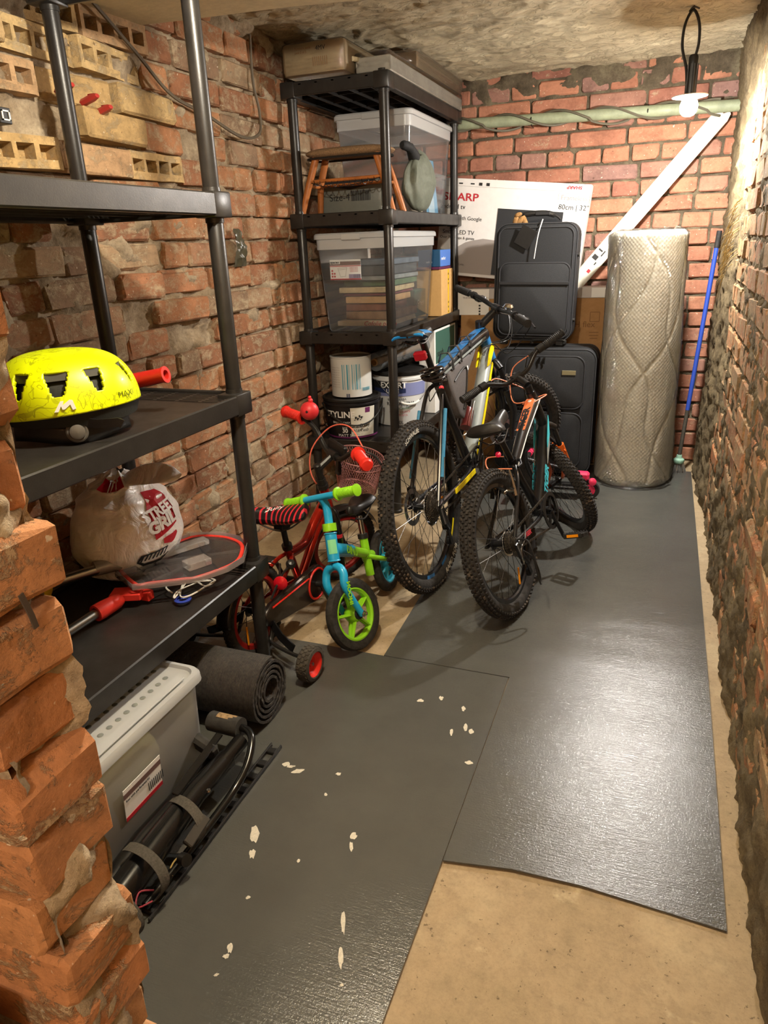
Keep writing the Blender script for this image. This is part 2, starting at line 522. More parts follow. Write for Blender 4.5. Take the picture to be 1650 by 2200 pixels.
# (s = y, z up, out = +x); local x -> +y, so a mirrored frame is avoided by using sdir -y for the meshes below
FL = Matrix(((0, 0, 1, XL), (1, 0, 0, 0), (0, 1, 0, 0), (0, 0, 0, 1)))
r = random.Random(11); bl = []; PL = 0.1105; LEN = {'s': 0.345, 'h': 0.165, 'q': 0.25, 'o': 0.335}
VAR = variants(LEN, 0.0975, 0.0045, 0.007, 0)
for c in range(23):
    zc = 0.050+c*PL
    s = 0.50+r.uniform(-0.1, 0.1)
    while s < 5.25:
        kind = r.choices('shq', (5, 3, 2.6))[0]
        rough_zone = zc > 1.62 and s < 2.45
        mk = 'o'; out = r.uniform(-0.010, 0.012)
        ry = r.uniform(-0.03, 0.03); 
        if rough_zone:
            out = r.uniform(-0.03, 0.05); ry = r.uniform(-0.16, 0.10)
            if zc > 1.75 and r.random() < 0.80:
                mk = 'y'; kind = r.choice('oos')
        elif zc > 1.2 and s < 2.6:
            out = r.uniform(-0.022, 0.022); ry = r.uniform(-0.08, 0.05)
        L = LEN[kind]; sc = s+L/2
        zz = zc+0.008*N3(sc*0.9, c*0.7)+r.uniform(-0.003, 0.003)
        if not (r.random() < 0.025): bl.append((sc, zz, kind, out, (r.uniform(-0.03, 0.03), ry, r.uniform(-0.018, 0.018)), mk))
        s += L+r.uniform(0.008, 0.018)
def hl(s, z):
    h = -0.026+0.048*max(-0.35, N3(s*9, z*14, 3))+0.014*N3(s*45, z*45, 8)
    if z > 1.6 and s < 2.45: h -= 0.015
    low = max(0, 1-z/1.15)*max(0, 1-abs(s-3.0)/2.2)
    h += low*0.016*(0.6+N3(s*6, z*9, 5))
    up = max(0, (z-2.25)/0.15)
    return h+up*0.03*(0.5+N3(s*7, z*7))
wl = link('wall_left', mortar_mesh(FL, 0.5, 5.25, -0.01, ZC+0.02, 0.013, hl), M_MORTAR)
tag(wl, 'uneven left brick wall behind the black shelving units', kind='structure')
lay_bricks(wl, FL, bl, VAR, {'o': M_BRICK_L, 'y': M_BRICK_Y})

# ---------------------------------------------------------------- back wall
FB = Matrix(((1, 0, 0, 0), (0, 0, -1, YB), (0, 1, 0, 0), (0, 0, 0, 1)))
r = random.Random(5); bl = []; LEN = {'s': 0.338, 'h': 0.160, 'q': 0.25}
VAR = variants(LEN, 0.0865, 0.003, 0.006, 3)
for c in range(25):
    zc = 0.05+c*0.1015; s = -1.98-(0.06 if c % 2 else 0)+r.uniform(-0.02, 0.02)
    pat = 'h' if c % 2 else 's'
    while s < 0.30:
        kind = pat if r.random() < 0.8 else r.choice('shq')
        L = LEN[kind]
        mk = 'r'
        bl.append((s+L/2, zc+0.004*N3(s, c), kind, r.uniform(-0.004, 0.004), (r.uniform(-.01, .01), r.uniform(-0.015, 0.015), r.uniform(-0.012, 0.012)), mk))
        s += L+r.uniform(0.012, 0.020)
def hb(s, z):
    h = -0.017+0.018*N3(s*11, z*16, 1)+0.006*N3(s*50, z*50)
    return h+max(0, (z-2.28)/0.1)*0.02*(0.6+N3(s*8, z*8))+max(0, 1-(0.36-s)/0.16)*0.012
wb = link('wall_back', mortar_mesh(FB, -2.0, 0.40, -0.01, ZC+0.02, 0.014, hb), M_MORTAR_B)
tag(wb, 'red brick back wall crossed by a green pipe', kind='structure')
lay_bricks(wb, FB, bl, VAR, {'r': M_BRICK_B})

# ---------------------------------------------------------------- right wall
FR = Matrix(((0, 0, -1, XR), (-1, 0, 0, 0), (0, 1, 0, 0), (0, 0, 0, 1)))   # local x -> -y, out -> -x
r = random.Random(9); bl = []; LEN = {'s': 0.31, 'h': 0.148, 'q': 0.22}
VAR = variants(LEN, 0.093, 0.0045, 0.008, 5)
for c in range(24):
    zc = 0.05+c*0.105; s = 0.9+r.uniform(-0.1, 0.1)
    while s < 4.45:
        kind = r.choices('hs', (3, 1))[0] if c % 3 else 's'
        L = LEN[kind]
        if s+L < 4.5: bl.append((-(s+L/2), zc+0.008*N3(s*1.1, c*.6), kind, r.uniform(-0.004, 0.008)+0.010*N3(s*1.3, zc*2), (r.uniform(-.02, .02), r.uniform(-0.022, 0.022), r.uniform(-0.015, 0.015)), 'w'))
        s += L+r.uniform(0.008, 0.018)
def hr(s, z):
    y = -s
    h = -0.004+0.016*max(-0.5, N3(y*9, z*15, 3))+0.012*N3(y*40, z*40, 8)
    h += max(0, min(1, (y-4.15)/0.35))*(0.03+0.02*N3(y*5, z*4))        # rough render in the far corner
    h += max(0, min(1, (0.55-z)/0.6))*0.022*(0.7+N3(y*3.5, z*5, 2))    # mortar run down towards the floor
    h += max(0, (z-2.2)/0.2)*0.02
    return h
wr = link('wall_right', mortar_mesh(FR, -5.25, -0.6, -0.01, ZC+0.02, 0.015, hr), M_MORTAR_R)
tag(wr, 'rough right brick wall with mortar smeared over it', kind='structure')
lay_bricks(wr, FR, bl, VAR, {'w': M_BRICK_R})

# ---------------------------------------------------------------- front wall end (doorway jamb of bricks)
FP = Matrix(((1, 0, 0, 0), (0, 0, -1, 0.41), (0, 1, 0, 0), (0, 0, 0, 1)))
PF = [brick_mesh(0.25, BH, 0.123, 90+i, 0.0028, 0.006, True) for i in range(6)]
PH = [brick_mesh(0.122, BH, 0.123, 100+i, 0.0028, 0.006, True) for i in range(6)]
bl = []; r = random.Random(21)
for c in range(28):
    zc = 0.045+c*PITCH
    e = -0.60+0.012*math.sin(c*2.1)+r.uniform(-0.006, 0.006)
    s = e; first = True; k = 0
    while s > -2.0:
        kind = 'q' if (first and c % 2) else 's'; L = 0.122 if kind == 'q' else 0.25
        bl.append((s-L/2, zc, kind, r.uniform(-0.006, 0.008), (r.uniform(-.012, .012), r.uniform(-0.03, 0.03), r.uniform(-0.02, 0.02)), 'p'))
        s -= L+0.012; first = False
def hp(s, z):
    return -0.018+0.03*max(-0.4, N3(s*10, z*15, 3))+0.008*N3(s*50, z*50)
wf = link('wall_front', mortar_mesh(FP, -2.0, -0.615, -0.01, ZC, 0.012, hp), M_MORTAR)
tag(wf, 'end of the near brick wall at the left of the doorway', kind='structure')
lay_bricks(wf, FP, bl, {'s': PF, 'q': PH}, {'p': M_BRICK_P}, 160)
mb = MB(); mb.ribbon([(-0.590, 0.469, 1.178), (-0.590, 0.473, 1.162), (-0.590, 0.476, 1.149), (-0.590, 0.478, 1.134)], (0, 1, 0.4), 0.0065, 0.002); mb.build('pencil_mark', mat('pencil', '#4a4038', .8), wf)
# mortar on the end and the back face of the front wall
def he(s, z):
    return -0.012+0.058*max(-0.22, N3(s*14, z*11, 6))+0.010*N3(s*60, z*60)
FE = Matrix(((0, 0, 1, -0.605), (1, 0, 0, 0), (0, 1, 0, 0), (0, 0, 0, 1)))
o = link('mortar', mortar_mesh(FE, 0.422, 0.525, 0, ZC, 0.007, he), M_MORTAR, wf); o['kind'] = 'stuff'
FK = Matrix(((-1, 0, 0, 0), (0, 0, 1, 0.533), (0, 1, 0, 0), (0, 0, 0, 1)))
o = link('back_mortar', mortar_mesh(FK, 0.615, 2.0, 0, ZC, 0.02, lambda s, z: -0.016+0.02*N3(s*9, z*12)), M_MORTAR, wf); o['kind'] = 'stuff'

# ---------------------------------------------------------------- floor
def floor_material():
    M = bpy.data.materials.new('earth_floor'); M.use_nodes = True; t = NT(M); b = t.b
    vec = t.coord('Object', rnd_off=False)
    n1 = t.noise(vec, 2.2, 6, 0.65); n2 = t.noise(vec, 24, 6, 0.75); n3 = t.noise(vec, 120, 3, 0.7)
    col = t.ramp(n1, [(0.3, srgb('#8b7a5c')), (0.5, srgb('#998567')), (0.7, srgb('#ad9b7b'))])
    col = t.mix(0.5, col, t.ramp(n2, [(0.3, 0.6), (0.5, 1.0), (0.7, 1.2)]), 'MULTIPLY'); col = t.mix(0.3, col, t.ramp(n3, [(0.3, 0.6), (0.5, 1.0), (0.7, 1.2)]), 'MULTIPLY')
    col = t.mix(t.ramp(t.noise(vec, 70, 3, .6), [(0.29, 0.7), (0.34, 0)]), col, srgb('#4a3a22'))
    col = t.mix(t.ramp(t.noise(vec, 5, 5, .7), [(0.62, 0), (0.72, 0.45)]), col, srgb('#d9c8a4'))
    t.l.new(col, b.inputs['Base Color']); b.inputs['Roughness'].default_value = 0.8
    t.l.new(t.bump(n3, 0.25, 0.002, t.bump(n2, 0.25, 0.004)), b.inputs['Normal'])
    return M
mb = MB()
mb.grid(lambda u, v: (-2.05+u*2.45, -1.6+v*6.95, -0.003+0.003*N3(u*6, v*14)-0.0015), 60, 160)
fl = mb.build('floor', floor_material()); tag(fl, 'sandy concrete cellar floor', kind='structure')
mb = MB(); mb.box((-0.8, 1.85, -0.06), (2.7, 7.1, 0.1)); mb.build('slab', MATS.get('x') or mat('slab', '#a08055', 0.9), fl)

def mat_material(name, c0):
    M = bpy.data.materials.new(name); M.use_nodes = True; t = NT(M); b = t.b
    vec = t.coord('Object', (6, 60, 1), rnd_off=False); v2 = t.coord('Object', (1, 1, 1), rnd_off=False)
    n1 = t.noise(vec, 3.2, 5, 0.65, 0.3); n2 = t.noise(v2, 2.5, 5, 0.6); n3 = t.noise(v2, 170, 2, 0.6)
    nb = t.noise(t.coord('Object', (0.5, 3.0, 1), rnd_off=False), 1.3, 2, 0.4)
    c = srgb(c0)
    col = t.ramp(n2, [(0.3, tuple(x*0.88 for x in c)), (0.7, tuple(x*1.12 for x in c))])
    col = t.mix(t.ramp(t.noise(v2, 9, 8, .8), [(0.66, 0), (0.78, 0.35)]), col, srgb('#9b978b'))
    t.l.new(col, b.inputs['Base Color'])
    t.l.new(t.ramp(n2, [(0.3, 0.20), (0.7, 0.13)]), b.inputs['Roughness'])
    b.inputs['Specular IOR Level'].default_value = 0.6
    h = t.bump(nb, 0.3, 0.02); h = t.bump(n1, 0.28, 0.0035, h); h = t.bump(n3, 0.5, 0.0012, h)
    t.l.new(h, b.inputs['Normal'])
    return M
M_MAT = mat_material('grey_underlay', '#4b4b47')
def sheet(name, poly, z, th, m):
    mb = MB(); mb.prism(poly, Matrix.Translation((0, 0, z)), th); return mb.build(name, m, sharp=0)
sA = sheet('floor_mat', [(-1.93, -1.5), (-0.404, -1.5), (-0.4045, 0.9), (-0.403, 1.33), (-0.404, 2.192), (-0.90, 2.194), (-1.20, 2.20), (-1.93, 2.19)], 0.0005, 0.0045, M_MAT)
tag(sA, 'grey floor sheet running under the near shelving unit, scuffed with white marks', 'floor mat')
sB = sheet('floor_mat', [(-0.401, 1.332), (-0.228, 1.362), (-0.056, 1.368), (0.267, 1.349), (0.272, 2.3), (0.274, 3.6), (0.272, 4.913), (-1.25, 4.93), (-1.05, 3.6), (-0.909, 2.72), (-0.892, 2.197), (-0.401, 2.197)], 0.0005, 0.0048, M_MAT)
tag(sB, 'grey floor sheet along the right wall with the glossy lamp reflection', 'floor mat')
M_SPLAT = mat('white_scuff', '#bfb9a8', 0.7, grain=0.2, gscale=200)
def splat(parent, x, y, w, l, rot, seed):
    r = random.Random(seed); mb = MB(); n = 14; pts = []
    for k in range(n):
        a = 2*PI*k/n; q = 0.7+0.45*r.random(); px, py = math.cos(a)*w/2*q, math.sin(a)*l/2*q
        pts.append((x+px*math.cos(rot)-py*math.sin(rot), y+px*math.sin(rot)+py*math.cos(rot), 0.0053+0.0012*r.random()))
    c = (x, y, 0.0068)
    mb.add([c]+pts, [(0, 1+k, 1+(k+1) % n) for k in range(n)]); return mb.build('paint_splat', M_SPLAT, parent)
for k, a in enumerate(SPLATS): splat(sA, *a, seed=k)

# ---------------------------------------------------------------- ceiling
def ceiling_material(name, stops, crack=True):
    M = bpy.data.materials.new(name); M.use_nodes = True; t = NT(M); b = t.b
    vec = t.coord('Object', (1, 1, 1), rnd_off=False)
    n1 = t.noise(vec, 3, 6, 0.7, 0.5); n2 = t.noise(t.coord('Object', (1, 2.2, 1), rnd_off=False), 14, 7, 0.75, 1.2)
    col = t.ramp(n1, [(p, srgb(c)) for p, c in stops])
    ln = t.math('ABSOLUTE', t.math('SUBTRACT', t.noise(t.coord('Object', (1, 1.9, 1), rnd_off=False), 5.5, 7, 0.62, 1.8), 0.5)); lr = t.ramp(ln, [(0.0, 0.0), (0.012, 0.75), (0.03, 1.0)])
    if crack: col = t.mix(1.0, col, t.ramp(ln, [(0.0, 0.68), (0.006, 0.9), (0.014, 1.0)]), 'MULTIPLY')
    if crack: col = t.mix(t.ramp(n2, [(0.26, 0.5), (0.34, 0)]), col, srgb('#5b4f3a'))
    col = t.mix(0.3, col, t.ramp(t.noise(vec, 40, 5, .7), [(0.3, 0.6), (0.7, 1.2)]), 'MULTIPLY')
    t.l.new(col, b.inputs['Base Color']); b.inputs['Roughness'].default_value = 0.92
    nb = t.bump(n2, 0.75 if crack else 0.15, 0.02)
    if crack: nb = t.bump(lr, 0.6, 0.015, nb)
    t.l.new(nb, b.inputs['Normal'])
    return M
def hc(x, y):
    q = N3(x*3.2, y*5.5, 4)+0.5*N3(x*8, y*13, 2); ridge = 1-abs(N3(x*4.5+1.3*N3(x*2, y*2), y*7, 9))*5
    return 0.010*q-0.012*max(0, ridge)+0.006*N3(x*22, y*30)
mb = MB()
mb.grid(lambda u, v: (-2.05+u*2.5, 0.3+v*5.05, ZC-0.012+hc(-2.05+u*2.5, 0.3+v*5.05)), 170, 340)
ce = mb.build('ceiling', ceiling_material('ceiling_plaster', [(0.3, '#aea286'), (0.5, '#c8bb9c'), (0.7, '#d8cdae')]), sharp=0)
tag(ce, 'rough plastered concrete ceiling', kind='structure')
mb = MB(); mb.box((-0.8, 1.9, ZC+0.09), (2.6, 7.0, 0.1)); mb.build('slab', mat('slab', '#a08055', 0.9), ce)
mb = MB(); mb.prism([(-2.0, 0.42), (-2.0, 2.62), (-1.783, 2.655), (-1.4, 2.70), (-1.06, 2.765), (-0.5, 2.83), (0.34, 2.90), (0.34, 0.42)], Matrix.Translation((0, 0, 2.305)), 0.20)
o = mb.build('trim_1', ceiling_material('smooth_slab', [(0.3, '#c5b891'), (0.7, '#d8cba5')], False), bevel=0.012, seg=2)
tag(o, 'smooth cream concrete slab over the near end of the ceiling', kind='structure')
# lobby behind the camera: plain plastered walls so the light has a room to bounce in
mb = MB(); mb.box((0.40, 0.2, 1.25), (0.1, 3.6, 2.6)); mb.box((-2.05, -0.6, 1.25), (0.1, 2.2, 2.6)); mb.box((-0.8, -1.65, 1.25), (2.6, 0.1, 2.6)); mb.box((-0.8, -0.6, 2.52), (2.6, 2.2, 0.1))
o = mb.build('wall_lobby', mat('lobby_plaster', '#b39a74', 0.9)); tag(o, 'plastered passage wall behind the doorway', kind='structure')
# ================================================================ lamp, pipe
M_BLACK = mat('black_plastic', '#1b1a19', 0.38, grain=0.15, gscale=60)
M_SHELF = mat('shelf_plastic', '#211f1d', 0.34, grain=0.25, gscale=12, bump=0.08, bscale=300)
M_RUBBER = mat('rubber', '#1a1817', 0.7, grain=0.3, gscale=50)
M_STEEL = mat('steel', '#b8b8b4', 0.28, 1.0)
M_DSTEEL = mat('dark_steel', '#4a4846', 0.35, 0.9)
M_CHROME = mat('chrome', '#d6d6d2', 0.12, 1.0)
M_WHITE = mat('white_plastic', '#e4e2da', 0.4)
M_CARD = mat('cardboard', '#a67d50', 0.85, grain=0.08, gscale=30, bump=0.1)
M_WHITEPRINT = mat('white_print', '#e9e7e2', 0.6)
M_BLKPRINT = mat('black_print', '#1c1c1e', 0.6)
M_REDPRINT = mat('red_print', '#b3202c', 0.6)
M_GREYPRINT = mat('grey_print', '#9b938e', 0.65)

t = thing('hanging_bulb', 'lit bare bulb in a black holder hanging from a cable loop', 'lamp', (0.023, 4.2, 2.08))
mb = MB(); mb.lathe([(0.0, -0.052), (0.014, -0.051), (0.026, -0.046), (0.036, -0.034), (0.0385, -0.027)], 28)
mb.build('bulb', mat('bulb_glow', '#fffaf2', 0.3, emit=3200), t)
mb = MB(); mb.lathe([(0.0385, -0.027), (0.041, -0.012), (0.041, -0.002), (0.037, 0.012), (0.030, 0.022)], 28)
mb.build('bulb_body', mat('bulb_side_glow', '#fff6f0', 0.3, emit=200), t)
mb = MB(); mb.lathe([(0.030, 0.022), (0.082, 0.0330), (0.084, 0.0365), (0.03, 0.040), (0.0, 0.040)], 28)
mb.build('collar', mat('bulb_collar', '#d8d5c8', 0.5), t, label='flat white rim above the glowing bulb')
mb = MB(); mb.lathe([(0.0, 0.040), (0.024, 0.040), (0.026, 0.05), (0.024, 0.11), (0.021, 0.17), (0.022, 0.20), (0.016, 0.21), (0, 0.21)], 20)
for k in range(10):
    a = 2*PI*k/10; mb.box((0.0245*math.cos(a), 0.0245*math.sin(a), 0.11), (0.004, 0.004, 0.12))
mb.build('lamp_holder', M_BLACK, t)
mb = MB(); mb.tube(catmull([(0.006, 0, 0.20), (0.016, 0, 0.26), (0.008, 0, 0.34), (-0.022, 0, 0.392), (-0.052, 0, 0.34), (-0.056, 0, 0.25), (-0.030, 0, 0.16), (-0.020, 0, 0.09)], 8), 0.0065, 8)
mb.build('cable', M_BLACK, t)
mb = MB(); mb.tube(catmull([(-0.04, 0.0, 0.388), (-0.022, -0.01, 0.402), (0.004, 0, 0.394)], 5), 0.004, 6); mb.cyl((-0.02, 0, 0.39), (-0.02, 0, 0.43), 0.004, 6)
mb.build('cable_hook', M_DSTEEL, t)


t = thing('wall_pipe', 'green painted pipe with cables twisted round it on the back wall', 'pipe')
mb = MB(); mb.cyl((-1.94, 5.125, 2.235), (0.31, 5.125, 2.180), 0.033, 20); mb.build('pipe', mat('green_paint', '#8b9277', 0.55, grain=0.2, gscale=15, bump=.1), t)
for q, (ph, k0, rr) in enumerate(((0, 1.0, 0.040), (2.4, 0.93, 0.042))):
    mb = MB(); pts = []
    for i in range(120):
        f = i/119; x = -1.9+f*2.1; a = ph+x*k0*2*PI/0.62
        pts.append((x, 5.125+rr*math.cos(a), 2.235-0.055*(x+1.94)/2.25+rr*math.sin(a)-(0.012*q if math.sin(a) < -0.5 else 0)))
    mb.tube(pts, 0.0075, 6); mb.build('cable', mat('cable_grey', '#5a5546', 0.6), t)
for x in (-0.9, -0.2):
    mb = MB(); z = 2.235-0.055*(x+1.94)/2.25
    mb.tube([(x, 5.19, z+0.04), (x, 5.12, z+0.037), (x, 5.088, z), (x, 5.12, z-0.037), (x, 5.19, z-0.04)], 0.004, 6); mb.build('pipe_clip', M_DSTEEL, t)

# cable clipped on the left wall
mb = MB()
mb.tube(catmull([(-1.915, 2.30, 2.33), (-1.925, 2.55, 2.20), (-1.915, 2.72, 2.09), (-1.915, 2.95, 2.05), (-1.90, 3.2, 1.99), (-1.905, 3.38, 2.02), (-1.92, 3.43, 2.12), (-1.93, 3.41, 2.25), (-1.93, 3.42, 2.44)], 8), 0.007, 6)
o = mb.build('wall_cable', mat('cable_wall', '#5f5546', 0.6)); tag(o, 'dusty cable sagging across the upper left brick wall', 'cable')

# ================================================================ shelving units
def shelf_board(parent, x0, x1, y0, y1, z, posts):
    """z is the top of the rim"""
    mb = MB(); H = 0.064; w = 0.016
    cx, cy, lx, ly = (x0+x1)/2, (y0+y1)/2, x1-x0, y1-y0
    for (c, d) in (((x0+w/2, cy, z-H/2), (w, ly-0.02, H)), ((x1-w/2, cy, z-H/2), (w, ly-0.02, H)), ((cx, y0+w/2, z-H/2), (lx-0.02, w, H)), ((cx, y1-w/2, z-H/2), (lx-0.02, w, H))):
        mb.box(c, d, ch=0.004)
    for sx in (x0+0.026, x1-0.026):                                 # lower lip of the long rims
        mb.box((sx, cy, z-H+0.004), (0.03, ly-0.03, 0.006))
    dz = z-0.010; e = 0.15
    mb.box((cx, cy, dz-0.003), (lx-0.02, ly-2*e, 0.006))            # solid middle of the deck
    for s in (-1, 1):                                               # slotted ends
        ye = y0 if s < 0 else y1
        for k in range(7):
            yy = ye-s*(0.03+k*0.02); mb.box((cx, yy, dz-0.003), (lx-0.02, 0.011, 0.006))
        for k in range(7):
            mb.box((x0+0.02+(lx-0.04)*k/6, ye-s*e/2, dz-0.003), (0.014, e, 0.0058))
    for k in range(1, 5): mb.box((x0+lx*k/5, cy, z-0.034), (0.005, ly-0.03, 0.036))      # ribs underneath
    for k in range(1, 7): mb.box((cx, y0+ly*k/7, z-0.030), (lx-0.03, 0.005, 0.028))
    b = mb.build('shelf_board', M_SHELF, parent, sharp=30)
    for (px, py) in posts:                                          # corner sleeves
        mb = MB()
        ox = x0 if px < cx else x1; oy = y0 if py < cy else y1
        bx, by = (px+ox)/2+(0.004 if px < cx else -0.004)*0, (py+oy)/2
        sx = abs(px-ox)+0.040; sy = abs(py-oy)+0.050
        c = ((ox-(1 if ox > cx else -1)*(sx/2-0.0015)), (oy-(1 if oy > cy else -1)*(sy/2-0.0015)), z-H/2-0.001)
        mb.rbox(c, (sx, sy, H+0.010), 0.006, n=2)
        mb.cyl((px, py, z+0.003), (px, py, z+0.016), 0.0285, 20, 0.0275); mb.cyl((px, py, z-H-0.020), (px, py, z-H), 0.0285, 20)
        mb.build('corner_sleeve', M_SHELF, b)
    return b

def shelving(label, x0, x1, y0, y1, px, py, levels):
    t = thing('shelving_unit', label, 'shelf', ((x0+x1)/2, (y0+y1)/2, 0), group='black plastic shelving units')
    posts = [(a, b) for a in px for b in py]
    ox, oy = (x0+x1)/2, (y0+y1)/2
    for (a, b) in posts:
        mb = MB(); prof = []
        z = 0.0; prof.append((0, 0)); prof.append((0.031, 0)); prof.append((0.031, 0.012)); prof.append((0.0255, 0.016))
        for L in levels:
            if L < levels[-1]: prof += [(0.0255, L-0.07), (0.0235, L-0.065), (0.0235, L+0.0), (0.0255, L+0.01)]
        prof += [(0.0255, levels[-1]-0.01), (0, levels[-1]-0.01)]
        mb.lathe(prof, 20, Matrix.Translation((a-ox, b-oy, 0))); mb.build('post', M_SHELF, t)
    for L in levels: shelf_board(t, x0-ox, x1-ox, y0-oy, y1-oy, L, [(a-ox, b-oy) for a, b in posts])
    return t
LV = (0.435, 1.05, 1.665, 2.28)
shelving('black plastic shelving unit nearest the doorway, holding the yellow helmet', -1.865, -1.285, 0.690, 2.066, (-1.822, -1.324), (0.735, 2.025), LV)
shelving('black plastic shelving unit at the far end, holding clear storage boxes and paint', -1.925, -1.340, 3.670, 5.040, (-1.885, -1.380), (3.715, 4.998), LV)

# ================================================================ far end: boxes, cases, roll, broom
FZ = Matrix(((1, 0, 0, 0), (0, 0, -1, 0), (0, 1, 0, 0), (0, 0, 0, 1)))   # text facing the camera (-y)
def face_y(x, y, z, roll=0.0): return Matrix.Translation((x, y, z)) @ Matrix.Rotation(-roll, 4, 'Y') @ FZ
def face_x(x, y, z): return Matrix.Translation((x, y, z)) @ Matrix(((0, 0, 1, 0), (1, 0, 0, 0), (0, 1, 0, 0), (0, 0, 0, 1)))
def face_z(x, y, z, a=0): return Matrix.Translation((x, y, z)) @ Matrix.Rotation(a, 4, 'Z')

# large brown carton standing on the floor
t = thing('cardboard_box', 'large brown cardboard carton with white top band standing behind the suitcases', 'box', (-0.84, 5.065, 0))
mb = MB(); mb.box((0, 0, 0.56), (0.98, 0.15, 1.12), ch=0.003); mb.build('carton', M_CARD, t)
mb = MB(); mb.box((0, 0, 1.154), (0.984, 0.154, 0.068), ch=0.003); mb.build('top_band', mat('band_grey', '#b9b1ab', 0.7), t, label='pale printed band')
mb = MB(); mb.box((-0.40, -0.078, 1.10), (0.22, 0.004, 0.17)); mb.build('label', M_WHITEPRINT, t)
mb = MB(); mb.box((0.44, -0.0780, 1.154), (0.10, 0.004, 0.060)); mb.build('label', M_WHITEPRINT, t)
text('lettering', 'TELEVISION  LED  HD  ----', 0.016, face_y(-0.475, -0.0805, 1.13), M_BLKPRINT, t)
mb = MB()
for k in range(4): mb.box((-0.355, -0.0805, 1.02+k*0.019), (0.012, 0.002, 0.012))
mb.build('print', M_BLKPRINT, t)
M_BROWNP = mat('brown_print', '#7d5a38', 0.8)
text('lettering', 'H flex', 0.055, face_y(0.29, -0.0765, 0.95), M_BROWNP, t)
mb = MB()
for (a, b, c, d) in ((0.42, 1.03, 0.06, 0.004), (0.42, 0.97, 0.06, 0.004), (0.39, 1.0, 0.004, 0.06), (0.45, 1.0, 0.004, 0.06), (0.42, 0.90, 0.06, 0.004), (0.42, 0.88, 0.06, 0.004), (0.42, 0.86, 0.05, 0.004)): mb.box((a, -0.0765, b), (c, 0.001, d))
mb.build('print', M_BROWNP, t)

# TV carton leaning on top of it
t = thing('tv_box', 'white television carton tilted on the brown box against the back wall', 'box', (-1.535, 5.048, 1.294), (0, 0.105, 0))
W, Hh = 0.98, 0.615
mb = MB(); mb.box((W/2, 0.06, Hh/2), (W, 0.12, Hh), ch=0.003); mb.build('carton', mat('white_carton', '#dedad6', 0.62, grain=0.04, gscale=20), t)
FT = lambda x, z: face_y(x, -0.0012, z)
text('lettering', 'SHARP', 0.066, FT(0.015, Hh-0.115), M_REDPRINT, t, bold=0.0012, sx=1.25)
text('lettering', 'android tv', 0.042, FT(0.0, Hh-0.175), M_BLKPRINT, t)
text('lettering', 'Works with Google', 0.034, FT(-0.10+0.12, Hh-0.245), M_BLKPRINT, t)
text('lettering', 'Smart LED TV', 0.038, FT(0.03, Hh-0.335), M_BLKPRINT, t)
text('lettering', 'Over 7000 apps & games', 0.024, FT(0.015, Hh-0.37), M_BLKPRINT, t)
text('lettering', 'Frameless', 0.042, FT(0.800, Hh-0.085), M_GREYPRINT, t)
text('lettering', '80cm | 32"', 0.044, FT(0.792, Hh-0.140), M_BLKPRINT, t)
text('lettering', 'SHARP', 0.026, Matrix.Translation((0.925, -0.0012, Hh-0.022)) @ Matrix.Rotation(PI, 4, 'Y') @ FZ, M_REDPRINT, t, bold=0.0008, sx=1.25)
mb = MB()
for (x, z, w_, h_) in ((0.895, Hh-0.060, 0.20, 0.0012), (0.895, Hh-0.108, 0.20, 0.0012), (0.797, Hh-0.084, 0.0012, 0.048), (0.993, Hh-0.084, 0.0012, 0.048)): mb.box((x-0.012, -0.001, z), (w_, 0.002, h_))
mb.build('print', M_GREYPRINT, t)
mb = MB()
for x in (0.08, 0.13, 0.21, 0.265, 0.315): mb.box((x, -0.001, Hh-0.030), (0.022 if x > .25 else 0.026, 0.002, 0.018 if x > .25 else 0.008))
mb.build('print', M_BLKPRINT, t)
mb = MB(); mb.prism([(0.0, 0.02), (0.92, 0.02), (0.95, 0.20), (0.5, 0.24), (0.32, 0.25), (0.25, 0.235), (0.2, 0.22), (0.15, 0.19), (0.09, 0.15), (0.03, 0.10), (0.0, 0.06)], face_y(0, -0.0004, 0), 0.0012)
mb.build('print', mat('hill_print', '#9a918b', 0.65), t)
mb = MB(); mb.box((0.615, -0.0018, 0.235), (0.43, 0.0030, 0.42)); mb.build('picture', mat('tv_picture', '#202226', 0.5), t)
text('lettering', 'dolby', 0.02, FT(0.16, 0.075), M_BLKPRINT, t)
mb = MB(); mb.box((W/2, -0.0008, Hh-0.046), (W-0.01, 0.0016, 0.0012)); mb.build('flap_edge', M_GREYPRINT, t)

